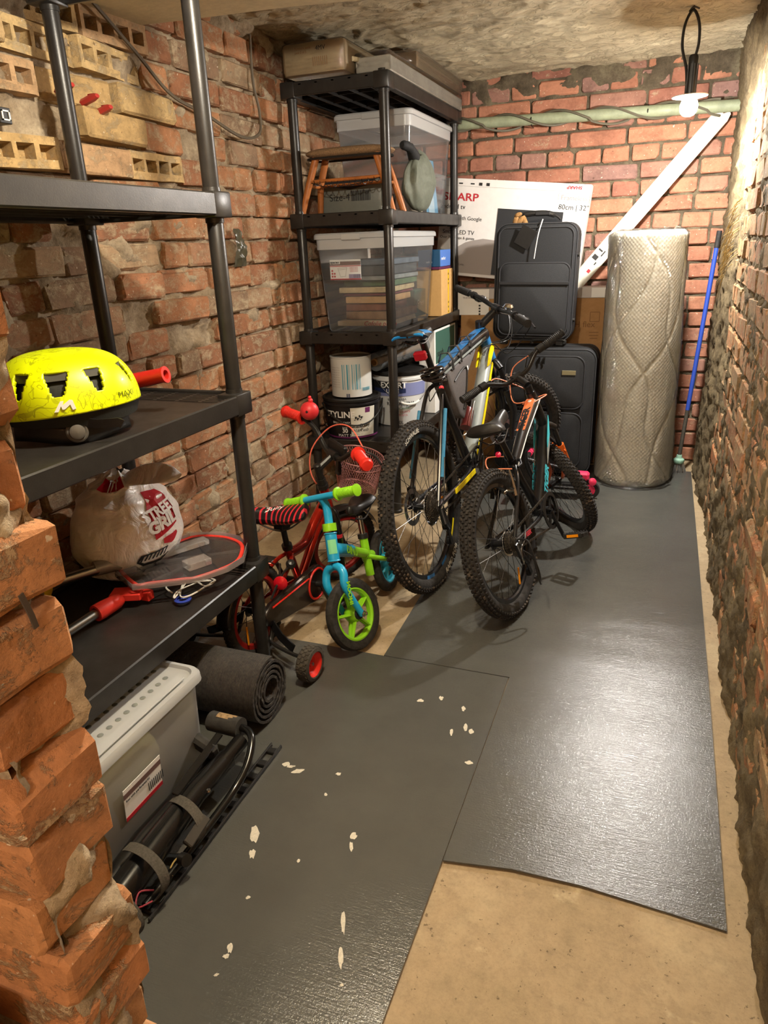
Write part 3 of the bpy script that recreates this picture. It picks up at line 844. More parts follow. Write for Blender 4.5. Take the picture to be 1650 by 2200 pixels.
# suitcases
M_CASE = mat('case_fabric', '#17181a', 0.75, grain=0.12, gscale=200, bump=0.2, bscale=400)
M_PIPING = mat('case_piping', '#2c2d30', 0.45)
M_ZIP = mat('zip', '#1a1a1c', 0.5)
def rrect(x0, x1, z0, z1, r, n=6):
    out = []
    for (cx, cz, a) in ((x1-r, z1-r, 0), (x0+r, z1-r, PI/2), (x0+r, z0+r, PI), (x1-r, z0+r, 3*PI/2)):
        for k in range(n+1): out.append((cx+r*math.cos(a+k*PI/2/n), cz+r*math.sin(a+k*PI/2/n)))
    return out
def suitcase(name, label, loc, w, h, d, rot, pockets, grp):
    t = thing(name, label, 'suitcase', loc, rot, grp)
    mb = MB(); rings = []
    for (yy, ins) in ((0.0, 0.03), (0.006, 0.010), (0.025, 0.0), (d-0.03, 0.0), (d-0.006, 0.012), (d, 0.03)):
        rings.append([(x, yy, z) for x, z in rrect(-w/2+ins, w/2-ins, 0.03+ins, h-ins, 0.07-ins*0.6)])
    n = len(rings[0]); vs = [p for q in rings for p in q]; fs = []
    for i in range(len(rings)-1):
        for j in range(n): fs.append((i*n+j, i*n+(j+1) % n, (i+1)*n+(j+1) % n, (i+1)*n+j))
    fs += [tuple(range(n)), tuple((len(rings)-1)*n+j for j in range(n))]
    mb.add(vs, fs); mb.build('body', M_CASE, t)
    for yy in (0.012, d-0.015):
        mb = MB(); mb.tube([(x, yy, z) for x, z in rrect(-w/2+0.002, w/2-0.002, 0.032, h-0.002, 0.07)], 0.0045, 6, closed=True); mb.build('piping', M_PIPING, t)
    mb = MB(); mb.ribbon([(x, d*0.45, z) for x, z in rrect(-w/2-0.001, w/2+0.001, 0.029, h+0.001, 0.07)]+[(w/2, d*0.45, h*0.5)], (0, 1, 0), 0.018, 0.003); mb.build('zip', M_ZIP, t)
    for (x0, x1, z0, z1, r, dp) in pockets:
        mb = MB(); P0 = rrect(x0, x1, z0, z1, r); n = len(P0)
        vs = [(x, 0.004, z) for x, z in P0]+[(x*0.995, -dp*0.7, z) for x, z in P0]+[((x-(x0+x1)/2)*0.9+(x0+x1)/2, -dp, (z-(z0+z1)/2)*0.93+(z0+z1)/2) for x, z in P0]
        fs = [(i*n+j, i*n+(j+1) % n, (i+1)*n+(j+1) % n, (i+1)*n+j) for i in range(2) for j in range(n)]+[tuple(2*n+j for j in range(n))]
        mb.add(vs, fs); p = mb.build('pocket', M_CASE, t)
        mb = MB(); mb.tube([(x, -dp*0.7-0.001, z) for x, z in P0], 0.0045, 6, closed=True); mb.build('piping', M_PIPING, p)
    for sx in (-1, 1):
        mb = MB(); mb.cyl((sx*(w/2-0.06)-0.012, d-0.02, 0.028), (sx*(w/2-0.06)+0.012, d-0.02, 0.028), 0.027, 16); mb.build('wheel', M_RUBBER, t)
        mb = MB(); mb.box((sx*(w/2-0.07), 0.03, 0.016), (0.05, 0.03, 0.032), ch=0.005); mb.build('foot', M_BLACK, t)
    return t
a = suitcase('suitcase', 'large dark suitcase standing on the floor under a smaller case', (-0.675, 4.60, 0.0), 0.63, 0.84, 0.28, (0, 0, 0),
    [(-0.25, 0.25, 0.47, 0.80, 0.06, 0.024), (-0.25, 0.25, 0.08, 0.44, 0.06, 0.024)], 'dark suitcases')
mb = MB(); mb.box((0.155, -0.026, 0.70), (0.085, 0.004, 0.028), ch=0.001); mb.build('badge', mat('badge_brass', '#8d8566', 0.4, 0.6), a)
mb = MB(); mb.tube(catmull([(-0.10, 0.10, 0.862), (-0.09, 0.10, 0.885), (0.09, 0.10, 0.885), (0.10, 0.10, 0.862)], 6), 0.01, 8); mb.build('handle', M_BLACK, a)
mb = MB()
for k in (-0.03, 0.0): mb.box((k, -0.03, 0.785), (0.012, 0.008, 0.018)); mb.box((k, -0.032, 0.765), (0.007, 0.004, 0.024))
mb.build('zip_puller', M_CHROME, a)
a = suitcase('suitcase', 'tall charcoal suitcase standing on top of the larger case', (-0.785, 4.685, 0.852), 0.50, 0.735, 0.19, (0.0, 0.018, 0),
    [(-0.228, 0.228, 0.05, 0.71, 0.05, 0.007), (-0.212, 0.222, 0.07, 0.505, 0.05, 0.032)], 'dark suitcases')
mb = MB(); mb.tube(catmull([(-0.11, 0.09, 0.752), (-0.10, 0.085, 0.782), (0.02, 0.08, 0.792), (0.10, 0.085, 0.775), (0.13, 0.09, 0.752)], 6), [0.008]*6+[0.016]*12+[0.008]*7, 8, flat=0.8); mb.build('handle', M_BLACK, a)
mb = MB(); mb.box((0.02, 0.085, 0.789), (0.10, 0.038, 0.030), ch=0.008); mb.build('handle_wrap', M_ZIP, a)
mb = MB(); mb.box((0, 0, 0), (0.10, 0.004, 0.12), M=Euler((0.1, 0.5, 0)).to_matrix().to_4x4(), ch=0.001); mb.box((0.02, -0.025, 0), (0, 0, 0)) if False else None
mb.v = [(x-0.06, y-0.028, z+0.655) for x, y, z in mb.v]; mb.build('luggage_tag', M_BLACK, a)
mb = MB(); mb.tube(catmull([(0.035, 0.0, 0.755), (0.02, -0.034, 0.68), (0.008, -0.036, 0.60), (0.0, -0.034, 0.53)], 5), 0.0032, 6); mb.build('cable_tie', M_WHITE, a, label='white cable tie')
mb = MB(); mb.box((0.005, -0.034, 0.385), (0.43, 0.012, 0.022), ch=0.004); mb.build('pocket_flap', M_ZIP, a)
for z in (0.16, 0.55):
    mb = MB(); mb.cyl((0.25, 0.05, z), (0.262, 0.05, z), 0.013, 12); mb.build('stud', M_BLACK, a)
# dried paper bow tied to the handle
t = thing('dried_bow', 'crumpled brown dried bow on top of the upper suitcase', 'decoration', (-0.90, 4.74, 1.592))
M_DRY = mat('dried_leaf', '#8a6537', 0.8, grain=0.35, gscale=60, bump=0.5)
for k, (x, z, s_, a_) in enumerate(((-0.012, 0.005, 0.034, 0.3), (0.018, 0.012, 0.036, 0.9), (0.042, 0.010, 0.030, -0.5), (0.002, 0.046, 0.024, 1.2))):
    mb = MB()
    def leaf(u, v, s_=s_, k=k):
        a = u*2*PI; b = v*PI; q = 1+0.25*N3(math.cos(a)*3+k*9, math.sin(a)*3, b*2)
        return (s_*q*math.sin(b)*math.cos(a)*0.6, s_*q*math.sin(b)*math.sin(a)*0.5, s_*q*math.cos(b))
    mb.grid(leaf, 12, 8, True); M = TR((x, 0, z), (0, a_, 0)); mb.v = [tuple(M @ V(p)) for p in mb.v]; mb.build('leaf', M_DRY, t)

# white profile leaning behind the roll
A, B = V((0.243, 5.150, 2.172)), V((-0.57, 5.020, 1.195))
t = thing('plastic_profile', 'long white plastic profile leaning diagonally behind the wrapped mattress', 'panel')
x_ = (A-B).normalized(); n_ = V((0, -1, 0)); y_ = n_.cross(x_).normalized(); n_ = x_.cross(y_)
MP = Matrix(((x_.x, y_.x, n_.x, B.x), (x_.y, y_.y, n_.y, B.y), (x_.z, y_.z, n_.z, B.z), (0, 0, 0, 1)))
L = (A-B).length; w_ = 0.048
mb = MB(); mb.prism([(0, -w_), (L-0.05, -w_), (L-0.012, -w_+0.012), (L, -w_+0.035), (L-0.02, -0.012), (L-0.035, 0.0), (L-0.022, 0.012), (L-0.03, 0.022), (L+0.005, 0.043), (L-0.02, w_), (0, w_)], MP, 0.006)
mb.prism([(0, -w_), (L-0.06, -w_), (L-0.06, -w_+0.005), (0, -w_+0.005)], MP @ Matrix.Translation((0, 0, -0.014)), 0.02)
mb.prism([(0, w_-0.005), (L-0.06, w_-0.005), (L-0.06, w_), (0, w_)], MP @ Matrix.Translation((0, 0, -0.014)), 0.02)
mb.build('profile', mat('pvc_white', '#c9c3b2', 0.45, grain=0.03, gscale=40), t)
mb = MB(); 
for (a, b, c, d) in ((0.20, 0.0, 0.030, 0.034), (0.175, -0.014, 0.02, 0.008), (0.24, -0.012, 0.04, 0.008), (0.262, 0.004, 0.01, 0.03)): mb.prism([(a, b), (a+c, b), (a+c, b+d), (a, b+d)], MP @ Matrix.Translation((0, 0, 0.006)), 0.0008)
mb.build('print', M_BLKPRINT, t)
mb = MB(); mb.prism([(0.115, -0.02), (0.137, -0.02), (0.137, 0.0), (0.115, 0.0)], MP @ Matrix.Translation((0, 0, 0.006)), 0.0008); mb.build('print', M_REDPRINT, t)
text('lettering', 'PM', 0.030, MP @ Matrix.Translation((0.275, 0.005, 0.0065)), M_GREYPRINT, t)

# broom
t = thing('broom', 'blue pole broom leaning in the corner beside the wrapped mattress', 'broom', (0.187, 4.885, 0))
top = V((0.273-0.187, 5.02-4.885, 1.50)); bot = V((0, 0, 0.115)); mid = bot.lerp(top, 0.93)
mb = MB(); mb.cyl(bot.lerp(top, 0.22), mid, 0.0135, 14); mb.build('pole', mat('blue_paint', '#2b46a0', 0.35), t)
mb = MB(); mb.cyl(bot, bot.lerp(top, 0.24), 0.0125, 14); mb.build('lower_pole', mat('worn_pole', '#3f3b33', 0.6, grain=.3), t)
mb = MB(); mb.cyl(mid, top, 0.0155, 14); mb.build('grip', M_RUBBER, t)
mb = MB(); mb.lathe([(0, 0.13), (0.016, 0.125), (0.020, 0.105), (0.034, 0.095), (0.036, 0.085), (0.030, 0.07), (0.0, 0.07)], 18); mb.build('brush_head', mat('mint_plastic', '#8fb7a2', 0.5), t)
mb = MB(); r = random.Random(4)
for k in range(110):
    a = r.uniform(0, 2*PI); q = math.sqrt(r.random())*0.028; e = q*1.75+0.004
    mb.tube([(q*math.cos(a), q*math.sin(a)*.7, 0.085), (e*math.cos(a)*0.9, e*math.sin(a)*.7, 0.03), (e*math.cos(a)+r.uniform(-.004, .004), e*math.sin(a)*.7, 0.002)], 0.0011, 3, caps=False)
o = mb.build('bristles', mat('bristle', '#6f6d68', 0.7), t, fix=False); o['kind'] = 'stuff'

# wrapped mattress roll
t = thing('mattress_roll', 'cream quilted mattress rolled upright and wrapped in clear film', 'mattress', (-0.097, 4.70, 0.006))
def seam(u, z):
    """quilting grooves (diagonal wavy lines) as relief; u = angle*radius"""
    d = 1e9
    for q in range(-3, 6):
        a = abs((u+0.35*z)-(q*0.30+0.05*math.sin(z*9+q)))*0.94; b = abs((u-0.45*z)-(q*0.31+0.1+0.045*math.sin(z*8+q*2)))*0.9
        d = min(d, a, b)
    return d
Hm = 1.512
def roll(u, v):
    a = u*2*PI; z = v*Hm
    R0 = 0.236-0.024*v; 
    uu = (a-PI)*0.23
    g = seam(uu, z); g2 = -0.0075*math.exp(-(g/0.009)**2)+0.003*min(1, g/0.05)
    R = R0+g2+0.005*N3(math.cos(a)*2, math.sin(a)*2, z*3)+0.0017*math.sin(uu*2*PI/0.024)*math.sin(z*2*PI/0.024)
    e = min(z, Hm-z)
    if e < 0.03: R -= 0.022*(1-e/0.03)**2
    return (R*math.cos(a)-0.025*v, R*math.sin(a), z)
mb = MB(); mb.grid(roll, 420, 420, True)
nb = len(mb.v)
M_QUILT = mat('quilted_fabric', '#f0ebda', 0.7, bump=0.12, bscale=500)
o = mb.build('quilt', M_QUILT, t, sharp=0)
# top: spiral of the rolled layers
mb = MB(); sp = []
for i in range(150):
    f = i/149; a = f*4.1*2*PI+PI*1.2; R = 0.035+0.148*f; sp.append((R*math.cos(a)-0.025, R*math.sin(a), Hm-0.018+0.004*math.sin(a*3)))
mb.tube(sp, 0.0185, 8, flat=0.9); mb.build('roll_layers', M_QUILT, t)
mb = MB(); mb.lathe([(0, Hm-0.05), (0.19, Hm-0.05)], 24, Matrix.Translation((-0.025, 0, 0))); mb.build('core', M_QUILT, t)
def film_mat():
    M = bpy.data.materials.new('clear_film'); M.use_nodes = True; q = NT(M)
    out = q.n.get('Material Output'); tr = q.node('ShaderNodeBsdfTransparent'); gl = q.node('ShaderNodeBsdfGlossy')
    gl.inputs['Roughness'].default_value = 0.07; tr.inputs[0].default_value = (0.99, 0.99, 0.99, 1)
    v1 = q.coord('Object', (3, 3, 14), rnd_off=False); v2 = q.coord('Object', (22, 22, 5), rnd_off=False)
    n1 = q.noise(v1, 5, 6, 0.75, 1.5); n2 = q.noise(v2, 4, 6, 0.75, 1.5)
    b = q.bump(n2, 1.0, 0.05, q.bump(n1, 1.0, 0.06)); q.l.new(b, gl.inputs['Normal'])
    fr = q.node('ShaderNodeFresnel', i_IOR=1.5); q.l.new(b, fr.inputs['Normal'])
    f2 = q.math('ADD', q.math('MULTIPLY', fr.outputs[0], 0.9), 0.05)
    mx = q.node('ShaderNodeMixShader'); q.l.new(f2, mx.inputs[0]); q.l.new(tr.outputs[0], mx.inputs[1]); q.l.new(gl.outputs[0], mx.inputs[2])
    q.l.new(mx.outputs[0], out.inputs[0]); return M
M_FILM = film_mat()
def film(u, v):
    a = u*2*PI; z = 0.0+v*(Hm+0.012); x, y, _ = roll(u, min(v, 1))
    k = 1.022+0.02*N3(math.cos(a)*5, math.sin(a)*5, z*9)+0.012*N3(math.cos(a)*16, math.sin(a)*16, z*5)
    cxx = -0.025*v
    if v > 0.985: k *= 1-(v-0.985)*14
    return ((x-cxx)*k+cxx, y*k, z+(0.012*N3(a*3, 1) if v > 0.97 else 0))
mb = MB(); mb.grid(film, 160, 110, True); mb.build('film_wrap', M_FILM, t, sharp=0, label='clear stretch film')
mb = MB()
mb.grid(lambda u, v: ((0.245+0.02*v+0.015*N3(u*9, v*2))*math.cos(u*1.9-2.3), (0.245+0.03*v+0.02*N3(u*7, v*3, 4))*math.sin(u*1.9-2.3), 0.045*(1-v)+0.003+0.012*max(0, N3(u*14, v*3))), 60, 6)
mb.build('film_skirt', M_FILM, t, sharp=0)

# pale roots / straw hanging out of the corner render
mb = MB(); r = random.Random(8)
for k in range(90):
    y = r.uniform(4.25, 4.75); z = r.uniform(1.30, 1.62)-(y-4.5)*0.3
    mb.tube([(0.335, y, z), (0.300, y+0.03, z-0.03), (0.283+r.uniform(-.02, .01), y+r.uniform(0.05, .12), z-r.uniform(0.05, 0.14))], [0.003, 0.002, 0.0008], 3, caps=False)
o = mb.build('straw', mat('straw', '#b59a63', 0.8), fix=False); tag(o, 'dry straw sticking out of the right wall near the corner', 'straw', kind='stuff')
# ================================================================ things on the far shelving unit
def clear_mat(name, white=0.25, gloss=0.12, tint=(0.93, 0.95, 0.96), wcol='#e4e6e6'):
    """thin translucent plastic: part clear, part milky, with a surface gloss"""
    M = bpy.data.materials.new(name); M.use_nodes = True; q = NT(M)
    out = q.n.get('Material Output'); tr = q.node('ShaderNodeBsdfTransparent'); tr.inputs[0].default_value = (*tint, 1)
    df = q.node('ShaderNodeBsdfDiffuse'); df.inputs[0].default_value = (*srgb(wcol), 1)
    tl = q.node('ShaderNodeBsdfTranslucent'); tl.inputs[0].default_value = (*srgb(wcol), 1)
    gl = q.node('ShaderNodeBsdfGlossy'); gl.inputs['Roughness'].default_value = gloss
    fr = q.node('ShaderNodeFresnel', i_IOR=1.45)
    m0 = q.node('ShaderNodeMixShader', i_0=0.4); q.l.new(df.outputs[0], m0.inputs[1]); q.l.new(tl.outputs[0], m0.inputs[2])
    m1 = q.node('ShaderNodeMixShader', i_0=white); q.l.new(tr.outputs[0], m1.inputs[1]); q.l.new(m0.outputs[0], m1.inputs[2])
    m2 = q.node('ShaderNodeMixShader'); q.l.new(fr.outputs[0], m2.inputs[0]); q.l.new(m1.outputs[0], m2.inputs[1]); q.l.new(gl.outputs[0], m2.inputs[2])
    q.l.new(m2.outputs[0], out.inputs[0]); return M
M_CLEAR = clear_mat('clear_plastic', 0.12)
M_MILKY = clear_mat('milky_plastic', 0.80, 0.3)
M_FROST = clear_mat('frosted_plastic', 0.62, 0.35, wcol='#dcdcd8')

def rr2(hx, hy, r, n=5):
    return rrect(-hx, hx, -hy, hy, r, n)
def loft(mb, rings, cap0=True, cap1=True):
    n = len(rings[0]); vs = [p for q in rings for p in q]
    fs = [(i*n+j, i*n+(j+1) % n, (i+1)*n+(j+1) % n, (i+1)*n+j) for i in range(len(rings)-1) for j in range(n)]
    if cap0: fs.append(tuple(range(n-1, -1, -1)))
    if cap1: fs.append(tuple((len(rings)-1)*n+j for j in range(n)))
    mb.add(vs, fs)
def tub(name, label, loc, hx, hy, h, body, lidm, taper=0.88, rot=0, band=0.16, group=None):
    t = thing(name, label, 'storage box', loc, (0, 0, rot), group)
    def ring(k, z, r=0.04): return [(x, y, z) for x, y in rr2(hx*k, hy*(1-(1-k)*hx/hy), r)]
    mb = MB(); hb = h*(1-band)
    loft(mb, [ring(taper*0.96, 0.0), ring(taper, 0.012), ring(taper+(0.965-taper)*0.98, hb)], True, False); mb.build('body', body, t)
    mb = MB(); loft(mb, [ring(0.965, hb), ring(0.985, hb+0.002), ring(0.99, h-0.022), ring(0.97, h-0.022)], False, False); mb.build('upper_band', lidm, t, label='milky raised band')
    mb = MB(); loft(mb, [ring(1.0, h-0.030), ring(1.035, h-0.028), ring(1.035, h-0.008, 0.045), ring(1.01, h, 0.045), ring(0.95, h+0.002), ring(0.93, h-0.008)], False, True); mb.build('lid', lidm, t)
    for s in (-1, 1):
        mb = MB(); mb.box((0, s*hy*1.01, h-0.02), (hx*0.5, 0.012, 0.034), ch=0.004); mb.build('latch', lidm, t)
    return t

a = tub('storage_tub', 'clear tub full of books and papers with a white and red product label', (-1.603, 4.15, 1.042), 0.225, 0.415, 0.523, M_CLEAR, M_MILKY, 0.84, group='clear lidded storage tubs on the far unit')
FB_ = lambda x, y, z: face_y(x, y, z)
mb = MB(); mb.box((-0.055, -0.385, 0.335), (0.185, 0.002, 0.105)); lab = mb.build('label_card', M_WHITEPRINT, a, label='white and red paper label')
mb = MB(); mb.box((-0.055, -0.3865, 0.368), (0.185, 0.001, 0.020)); mb.build('label_band', mat('label_brown', '#6e5550', .6), a)
mb = MB(); mb.box((-0.055, -0.3865, 0.354), (0.185, 0.001, 0.004)); mb.box((-0.055, -0.3865, 0.2855), (0.185, 0.001, 0.006)); mb.build('label_stripe', M_REDPRINT, a)
mb = MB(); mb.box((-0.115, -0.3872, 0.373), (0.06, 0.001, 0.016)); mb.build('label_tab', M_WHITEPRINT, a)
text('lettering', 'spaceo', 0.019, FB_(-0.143, -0.3882, 0.374), M_BLKPRINT, a, bold=0.0006)
for k, (x, z) in enumerate(((-0.134, 0.330), (-0.134, 0.315), (-0.120, 0.315), (-0.134, 0.300), (-0.120, 0.300))):
    mb = MB(); mb.cyl((x, -0.386, z), (x, -0.3875, z), 0.0052, 12); mb.build('dot', M_REDPRINT, a)
mb = MB(); mb.box((0.0, -0.3865, 0.300), (0.07, 0.001, 0.022)); mb.build('label_patch', mat('label_grey', '#8d84a0', .6), a)
text('lettering', '||||||||', 0.022, FB_(-0.008, -0.388, 0.302), M_BLKPRINT, a)
for k in range(4): text('lettering', 'storage box with lid', 0.006, FB_(-0.028, -0.388, 0.346-k*0.007), M_REDPRINT, a)
mb = MB(); 
for (p, q) in (((-0.10, 0.343), (-0.045, 0.347)), ((-0.045, 0.347), (-0.055, 0.300)), ((-0.055, 0.300), (-0.085, 0.298)), ((-0.085, 0.298), (-0.10, 0.343)), ((-0.098, 0.335), (-0.047, 0.339))):
    mb.cyl((p[0], -0.3872, p[1]), (q[0], -0.3872, q[1]), 0.0008, 4)
mb.build('drawing', M_GREYPRINT, a)
def inside(name, label, cat, c, d, m, rot=0, parent=a, ch=0.003, grp=None):
    o = thing(name, label, cat, (c[0]-1.603, c[1]+4.15, c[2]+1.042), (0, 0, rot), grp)
    mb = MB(); mb.box((0, 0, 0), d, ch=ch); mb.build('body', m, o); return o
M_PAGES = mat('pages', '#b9986a', 0.85, grain=0.3, gscale=5); M_PAGE2 = mat('pages_pale', '#cbb998', 0.85, grain=0.1, gscale=30)
r = random.Random(2)
zb = 0.022
BK = inside('book', 'cream printed book lying lowest inside the clear tub', 'book', (0.0, -0.06, zb+0.014), (0.33, 0.46, 0.028), M_PAGE2)
text('lettering', 'Cofolie prima', 0.036, face_y(0.0, -0.232, 0.0), M_REDPRINT, BK, shear=0.3)
zz = zb+0.03
specs = [('brown book with wavy pages second from the bottom of the tub', 0.29, 0.40, 0.045, '#8c6b4c'), ('thick brown bound book in the middle of the tub', 0.25, 0.40, 0.040, '#7c4a34'), ('pale paged book above the thick brown one in the tub', 0.26, 0.42, 0.036, '#b08a5c'),
         ('dark red covered book on the pale book stack in the tub', 0.27, 0.42, 0.014, '#6b2a2c'), ('sheaf of loose yellowed papers in the tub', 0.31, 0.46, 0.030, '#b5a078'), ('green folder across the papers in the tub', 0.30, 0.44, 0.030, '#48603c'),
         ('grey folder near the top of the tub', 0.33, 0.48, 0.022, '#7d807c'), ('black folder under the tub lid', 0.34, 0.50, 0.05, '#3a3d3e'), ('slate file on top of the tub contents', 0.35, 0.50, 0.028, '#56606a')]
for k, (lb, sx, sy, sz, c) in enumerate(specs):
    zz += sz/2+0.001; inside('book', lb, 'book', (r.uniform(-0.012, 0.02), r.uniform(-0.06, -0.03), zz), (sx, sy, sz), mat('book_'+str(k), c, 0.8, grain=0.3, gscale=14), r.uniform(-.06, .06)); zz += sz/2+0.003
GC = inside('carton', 'green carton with white script standing inside the clear tub', 'box', (0.155-0.02, 0.26, 0.105), (0.06, 0.22, 0.16), mat('dark_green', '#2f5a4a', 0.6))
text('lettering', 'Green', 0.055, face_x(0.0308, -0.08, 0.0), M_WHITEPRINT, GC, shear=0.4)

a = tub('storage_tub', 'clear tub with toys and a blue card inside, topmost under the highest shelf', (-1.585, 4.47, 1.657), 0.225, 0.415, 0.520, M_CLEAR, M_MILKY, 0.84, group='clear lidded storage tubs on the far unit')
o = thing('blue_folder', 'light blue card folder standing inside the topmost clear tub', 'folder', (-1.46, 4.70, 1.67), (0, -0.10, 0))
mb = MB(); mb.box((0.02, 0, 0.16), (0.006, 0.24, 0.31), ch=0.001); mb.build('cover', mat('sky_blue', '#5fa5cc', 0.5), o)
mb = MB(); mb.box((0.026, -0.03, 0.10), (0.004, 0.12, 0.20), ch=0.001); mb.build('cover', mat('pale_blue', '#b5cfdc', 0.5), o)
o = thing('toy_figure', 'small toy figure with a blue and white body inside the topmost clear tub', 'toy', (-1.455, 4.36, 1.67))
mb = MB(); mb.lathe([(0, 0.0), (0.035, 0.0), (0.04, 0.06), (0.03, 0.10), (0.0, 0.11)], 14); mb.build('body', mat('toy_pale', '#cdbba4', .6), o)
mb = MB(); mb.lathe([(0.02, 0.10), (0.042, 0.12), (0.045, 0.15), (0.03, 0.175), (0, 0.18)], 14); mb.build('shirt', mat('toy_blue', '#35508c', .5), o)
mb = MB(); mb.lathe([(0, 0.18), (0.03, 0.185), (0.036, 0.21), (0.025, 0.24), (0, 0.25)], 14); mb.build('head', mat('toy_skin', '#c9a78a', .6), o)
mb = MB(); mb.lathe([(0.042, 0.10), (0.05, 0.115), (0.042, 0.128)], 14); mb.build('belt', M_WHITE, o)
o = thing('leaflet', 'white leaflet standing at the bottom of the topmost clear tub', 'leaflet', (-1.45, 4.42, 1.67))
mb = MB(); mb.box((0.005, 0.03, 0.05), (0.004, 0.10, 0.09)); mb.build('sheet', M_PAGE2, o)

# wooden stool
t = thing('footstool', 'low wooden stool with a padded brown seat standing on the second shelf', 'stool', (-1.612, 3.80, 1.658))
def seat(u, v):
    a = u*2*PI; k = abs(math.cos(a))**0.5*(1 if math.cos(a) > 0 else -1); q = abs(math.sin(a))**0.5*(1 if math.sin(a) > 0 else -1)
    e = math.sin(v*PI)**0.45
    return (0.238*k*e, 0.10*q*e, 0.292+0.025*(-math.cos(v*PI))+0.006)
mb = MB(); mb.grid(seat, 40, 12, True); mb.build('seat', mat('boucle', '#85694a', 0.9, grain=0.35, gscale=160, bump=0.9, bscale=260), t)
mb = MB(); mb.tube([(x, y, 0.273) for x, y in rr2(0.222, 0.088, 0.05)], 0.006, 6, closed=True); mb.build('seat_piping', M_BLACK, t)
M_WOOD = mat('orange_wood', '#a2602c', 0.42, grain=0.3, gscale=14)
for (sx, sy) in ((-1, -1), (1, -1), (-1, 1), (1, 1)):
    mb = MB(); mb.tube([(sx*0.262-(0.03 if (sx, sy) == (-1, 1) else 0)*-1, sy*0.085, 0.0), (sx*0.215, sy*0.072, 0.15), (sx*0.170, sy*0.06, 0.278)], [0.016, 0.018, 0.019], 14); mb.build('leg', M_WOOD, t)
for sy, zr in ((-1, 0.165), (1, 0.150)):
    mb = MB(); mb.cyl((-0.212, sy*0.073, zr), (0.212, sy*0.073, zr+0.004), 0.0085, 10); mb.build('rung', M_WOOD, t)
for sx in (-1, 1):
    mb = MB(); mb.cyl((sx*0.214, -0.073, 0.145), (sx*0.214, 0.073, 0.145), 0.0085, 10); mb.build('rung', M_WOOD, t)
mb = MB(); pts = []
for i in range(140):
    f = i/139; pts.append((-0.19+0.38*f, -0.078+0.012*math.cos(f*70), 0.158+0.013*math.sin(f*70)-0.012*math.sin(f*PI)))
mb.tube(pts, 0.0018, 4); mb.tube(catmull([(-0.2, -0.08, 0.16), (-0.08, -0.085, 0.13), (0.06, -0.085, 0.14), (0.2, -0.08, 0.165)], 6), 0.0018, 4); mb.build('string', M_BLACK, t)
# grey printed parcel behind the stool
t = thing('parcel', 'grey plastic parcel printed with its size and a barcode behind the stool legs', 'parcel', (-1.67, 3.965, 1.657))
mb = MB(); mb.rbox((0, 0, 0.092), (0.37, 0.10, 0.18), 0.02, n=2); mb.build('bag', mat('parcel_grey', '#6a6d66', 0.45, grain=0.08, gscale=20), t)
text('lettering', 'Size-4', 0.052, face_y(-0.128, -0.0508, 0.092), M_BLKPRINT, t)
mb = MB(); r = random.Random(3); x = 0.0
while x < 0.115:
    w_ = r.choice((0.002, 0.003, 0.005)); mb.box((0.005+x, -0.0508, 0.098), (w_, 0.001, 0.052)); x += w_+r.choice((0.002, 0.003))
o = mb.build('barcode', M_BLKPRINT, t); o['kind'] = 'stuff'
mb = MB(); mb.prism([(-0.15, 0.02), (0.0, -0.005), (0.15, 0.02), (0.15, 0.045), (-0.15, 0.045)], face_y(0, -0.05, 0.135), 0.002); mb.build('print', M_BLKPRINT, t)
# grey-green cushion bag with dark hood
t = thing('fabric_bag', 'stuffed grey-green fabric bag beside the stool on the second shelf', 'bag', (-1.345, 4.14, 1.66))
def bag(u, v):
    a = u*2*PI; z = v; e = math.sin(min(1, max(0, v))*PI)**0.42
    fold = 0.012*math.sin(a*7+v*3)*math.sin(v*PI)+0.010*N3(math.cos(a)*3, math.sin(a)*3, v*5)
    return ((0.062*math.cos(a))*e+fold*math.cos(a)*e, (0.225*e*(1-0.15*v)+fold)*math.sin(a), 0.004+0.300*z+0.02*math.sin(a)*v)
mb = MB(); mb.grid(bag, 60, 30, True); mb.build('body', mat('bag_fabric', '#5c6155', 0.7, grain=0.1, gscale=60, bump=0.2), t)
mb = MB()
mb.tube(catmull([(-0.02, -0.22, 0.325), (0.0, -0.15, 0.315), (0.0, -0.07, 0.27)], 6), [0.016, 0.021, 0.024, 0.022, 0.025, 0.022, 0.026, 0.023, 0.028, 0.03, 0.032, 0.034, 0.03], 12); mb.build('hood', M_CASE, t)

# grey tube of film, boxes at the end of the third shelf
t = thing('cardboard_box', 'small tan cardboard box with yellow tape at the end of the third shelf', 'box', (-1.44, 4.74, 1.042))
mb = MB(); mb.box((0, 0, 0.146), (0.17, 0.27, 0.29), ch=0.003); mb.build('carton', mat('tan_card', '#c69d62', 0.8, grain=0.05), t)
mb = MB(); mb.box((0.0855, 0.02, 0.146), (0.001, 0.028, 0.288)); mb.build('tape', mat('yellow_tape', '#e3b51c', 0.4), t)
mb = MB()
for z in (0.02, 0.05, 0.08, 0.2, 0.225, 0.26): mb.box((0.0862, 0.02, z), (0.001, 0.014, 0.010), M=Euler((0.6, 0, 0)).to_matrix().to_4x4())
o = mb.build('print', M_BLKPRINT, t); o['kind'] = 'stuff'
t = thing('purple_box', 'flat purple box sandwiched between the tan and blue boxes', 'box', (-1.445, 4.73, 1.334))
mb = MB(); mb.box((0, 0, 0.008), (0.16, 0.26, 0.0155), ch=0.002); mb.build('carton', mat('purple', '#5b2347', 0.5), t)
t = thing('blue_box', 'blue printed box on top of the tan box on the third shelf', 'box', (-1.445, 4.745, 1.3505))
mb = MB(); mb.box((0, 0, 0.052), (0.15, 0.24, 0.103), ch=0.002); mb.build('carton', mat('deep_blue', '#1f4f74', 0.5), t)
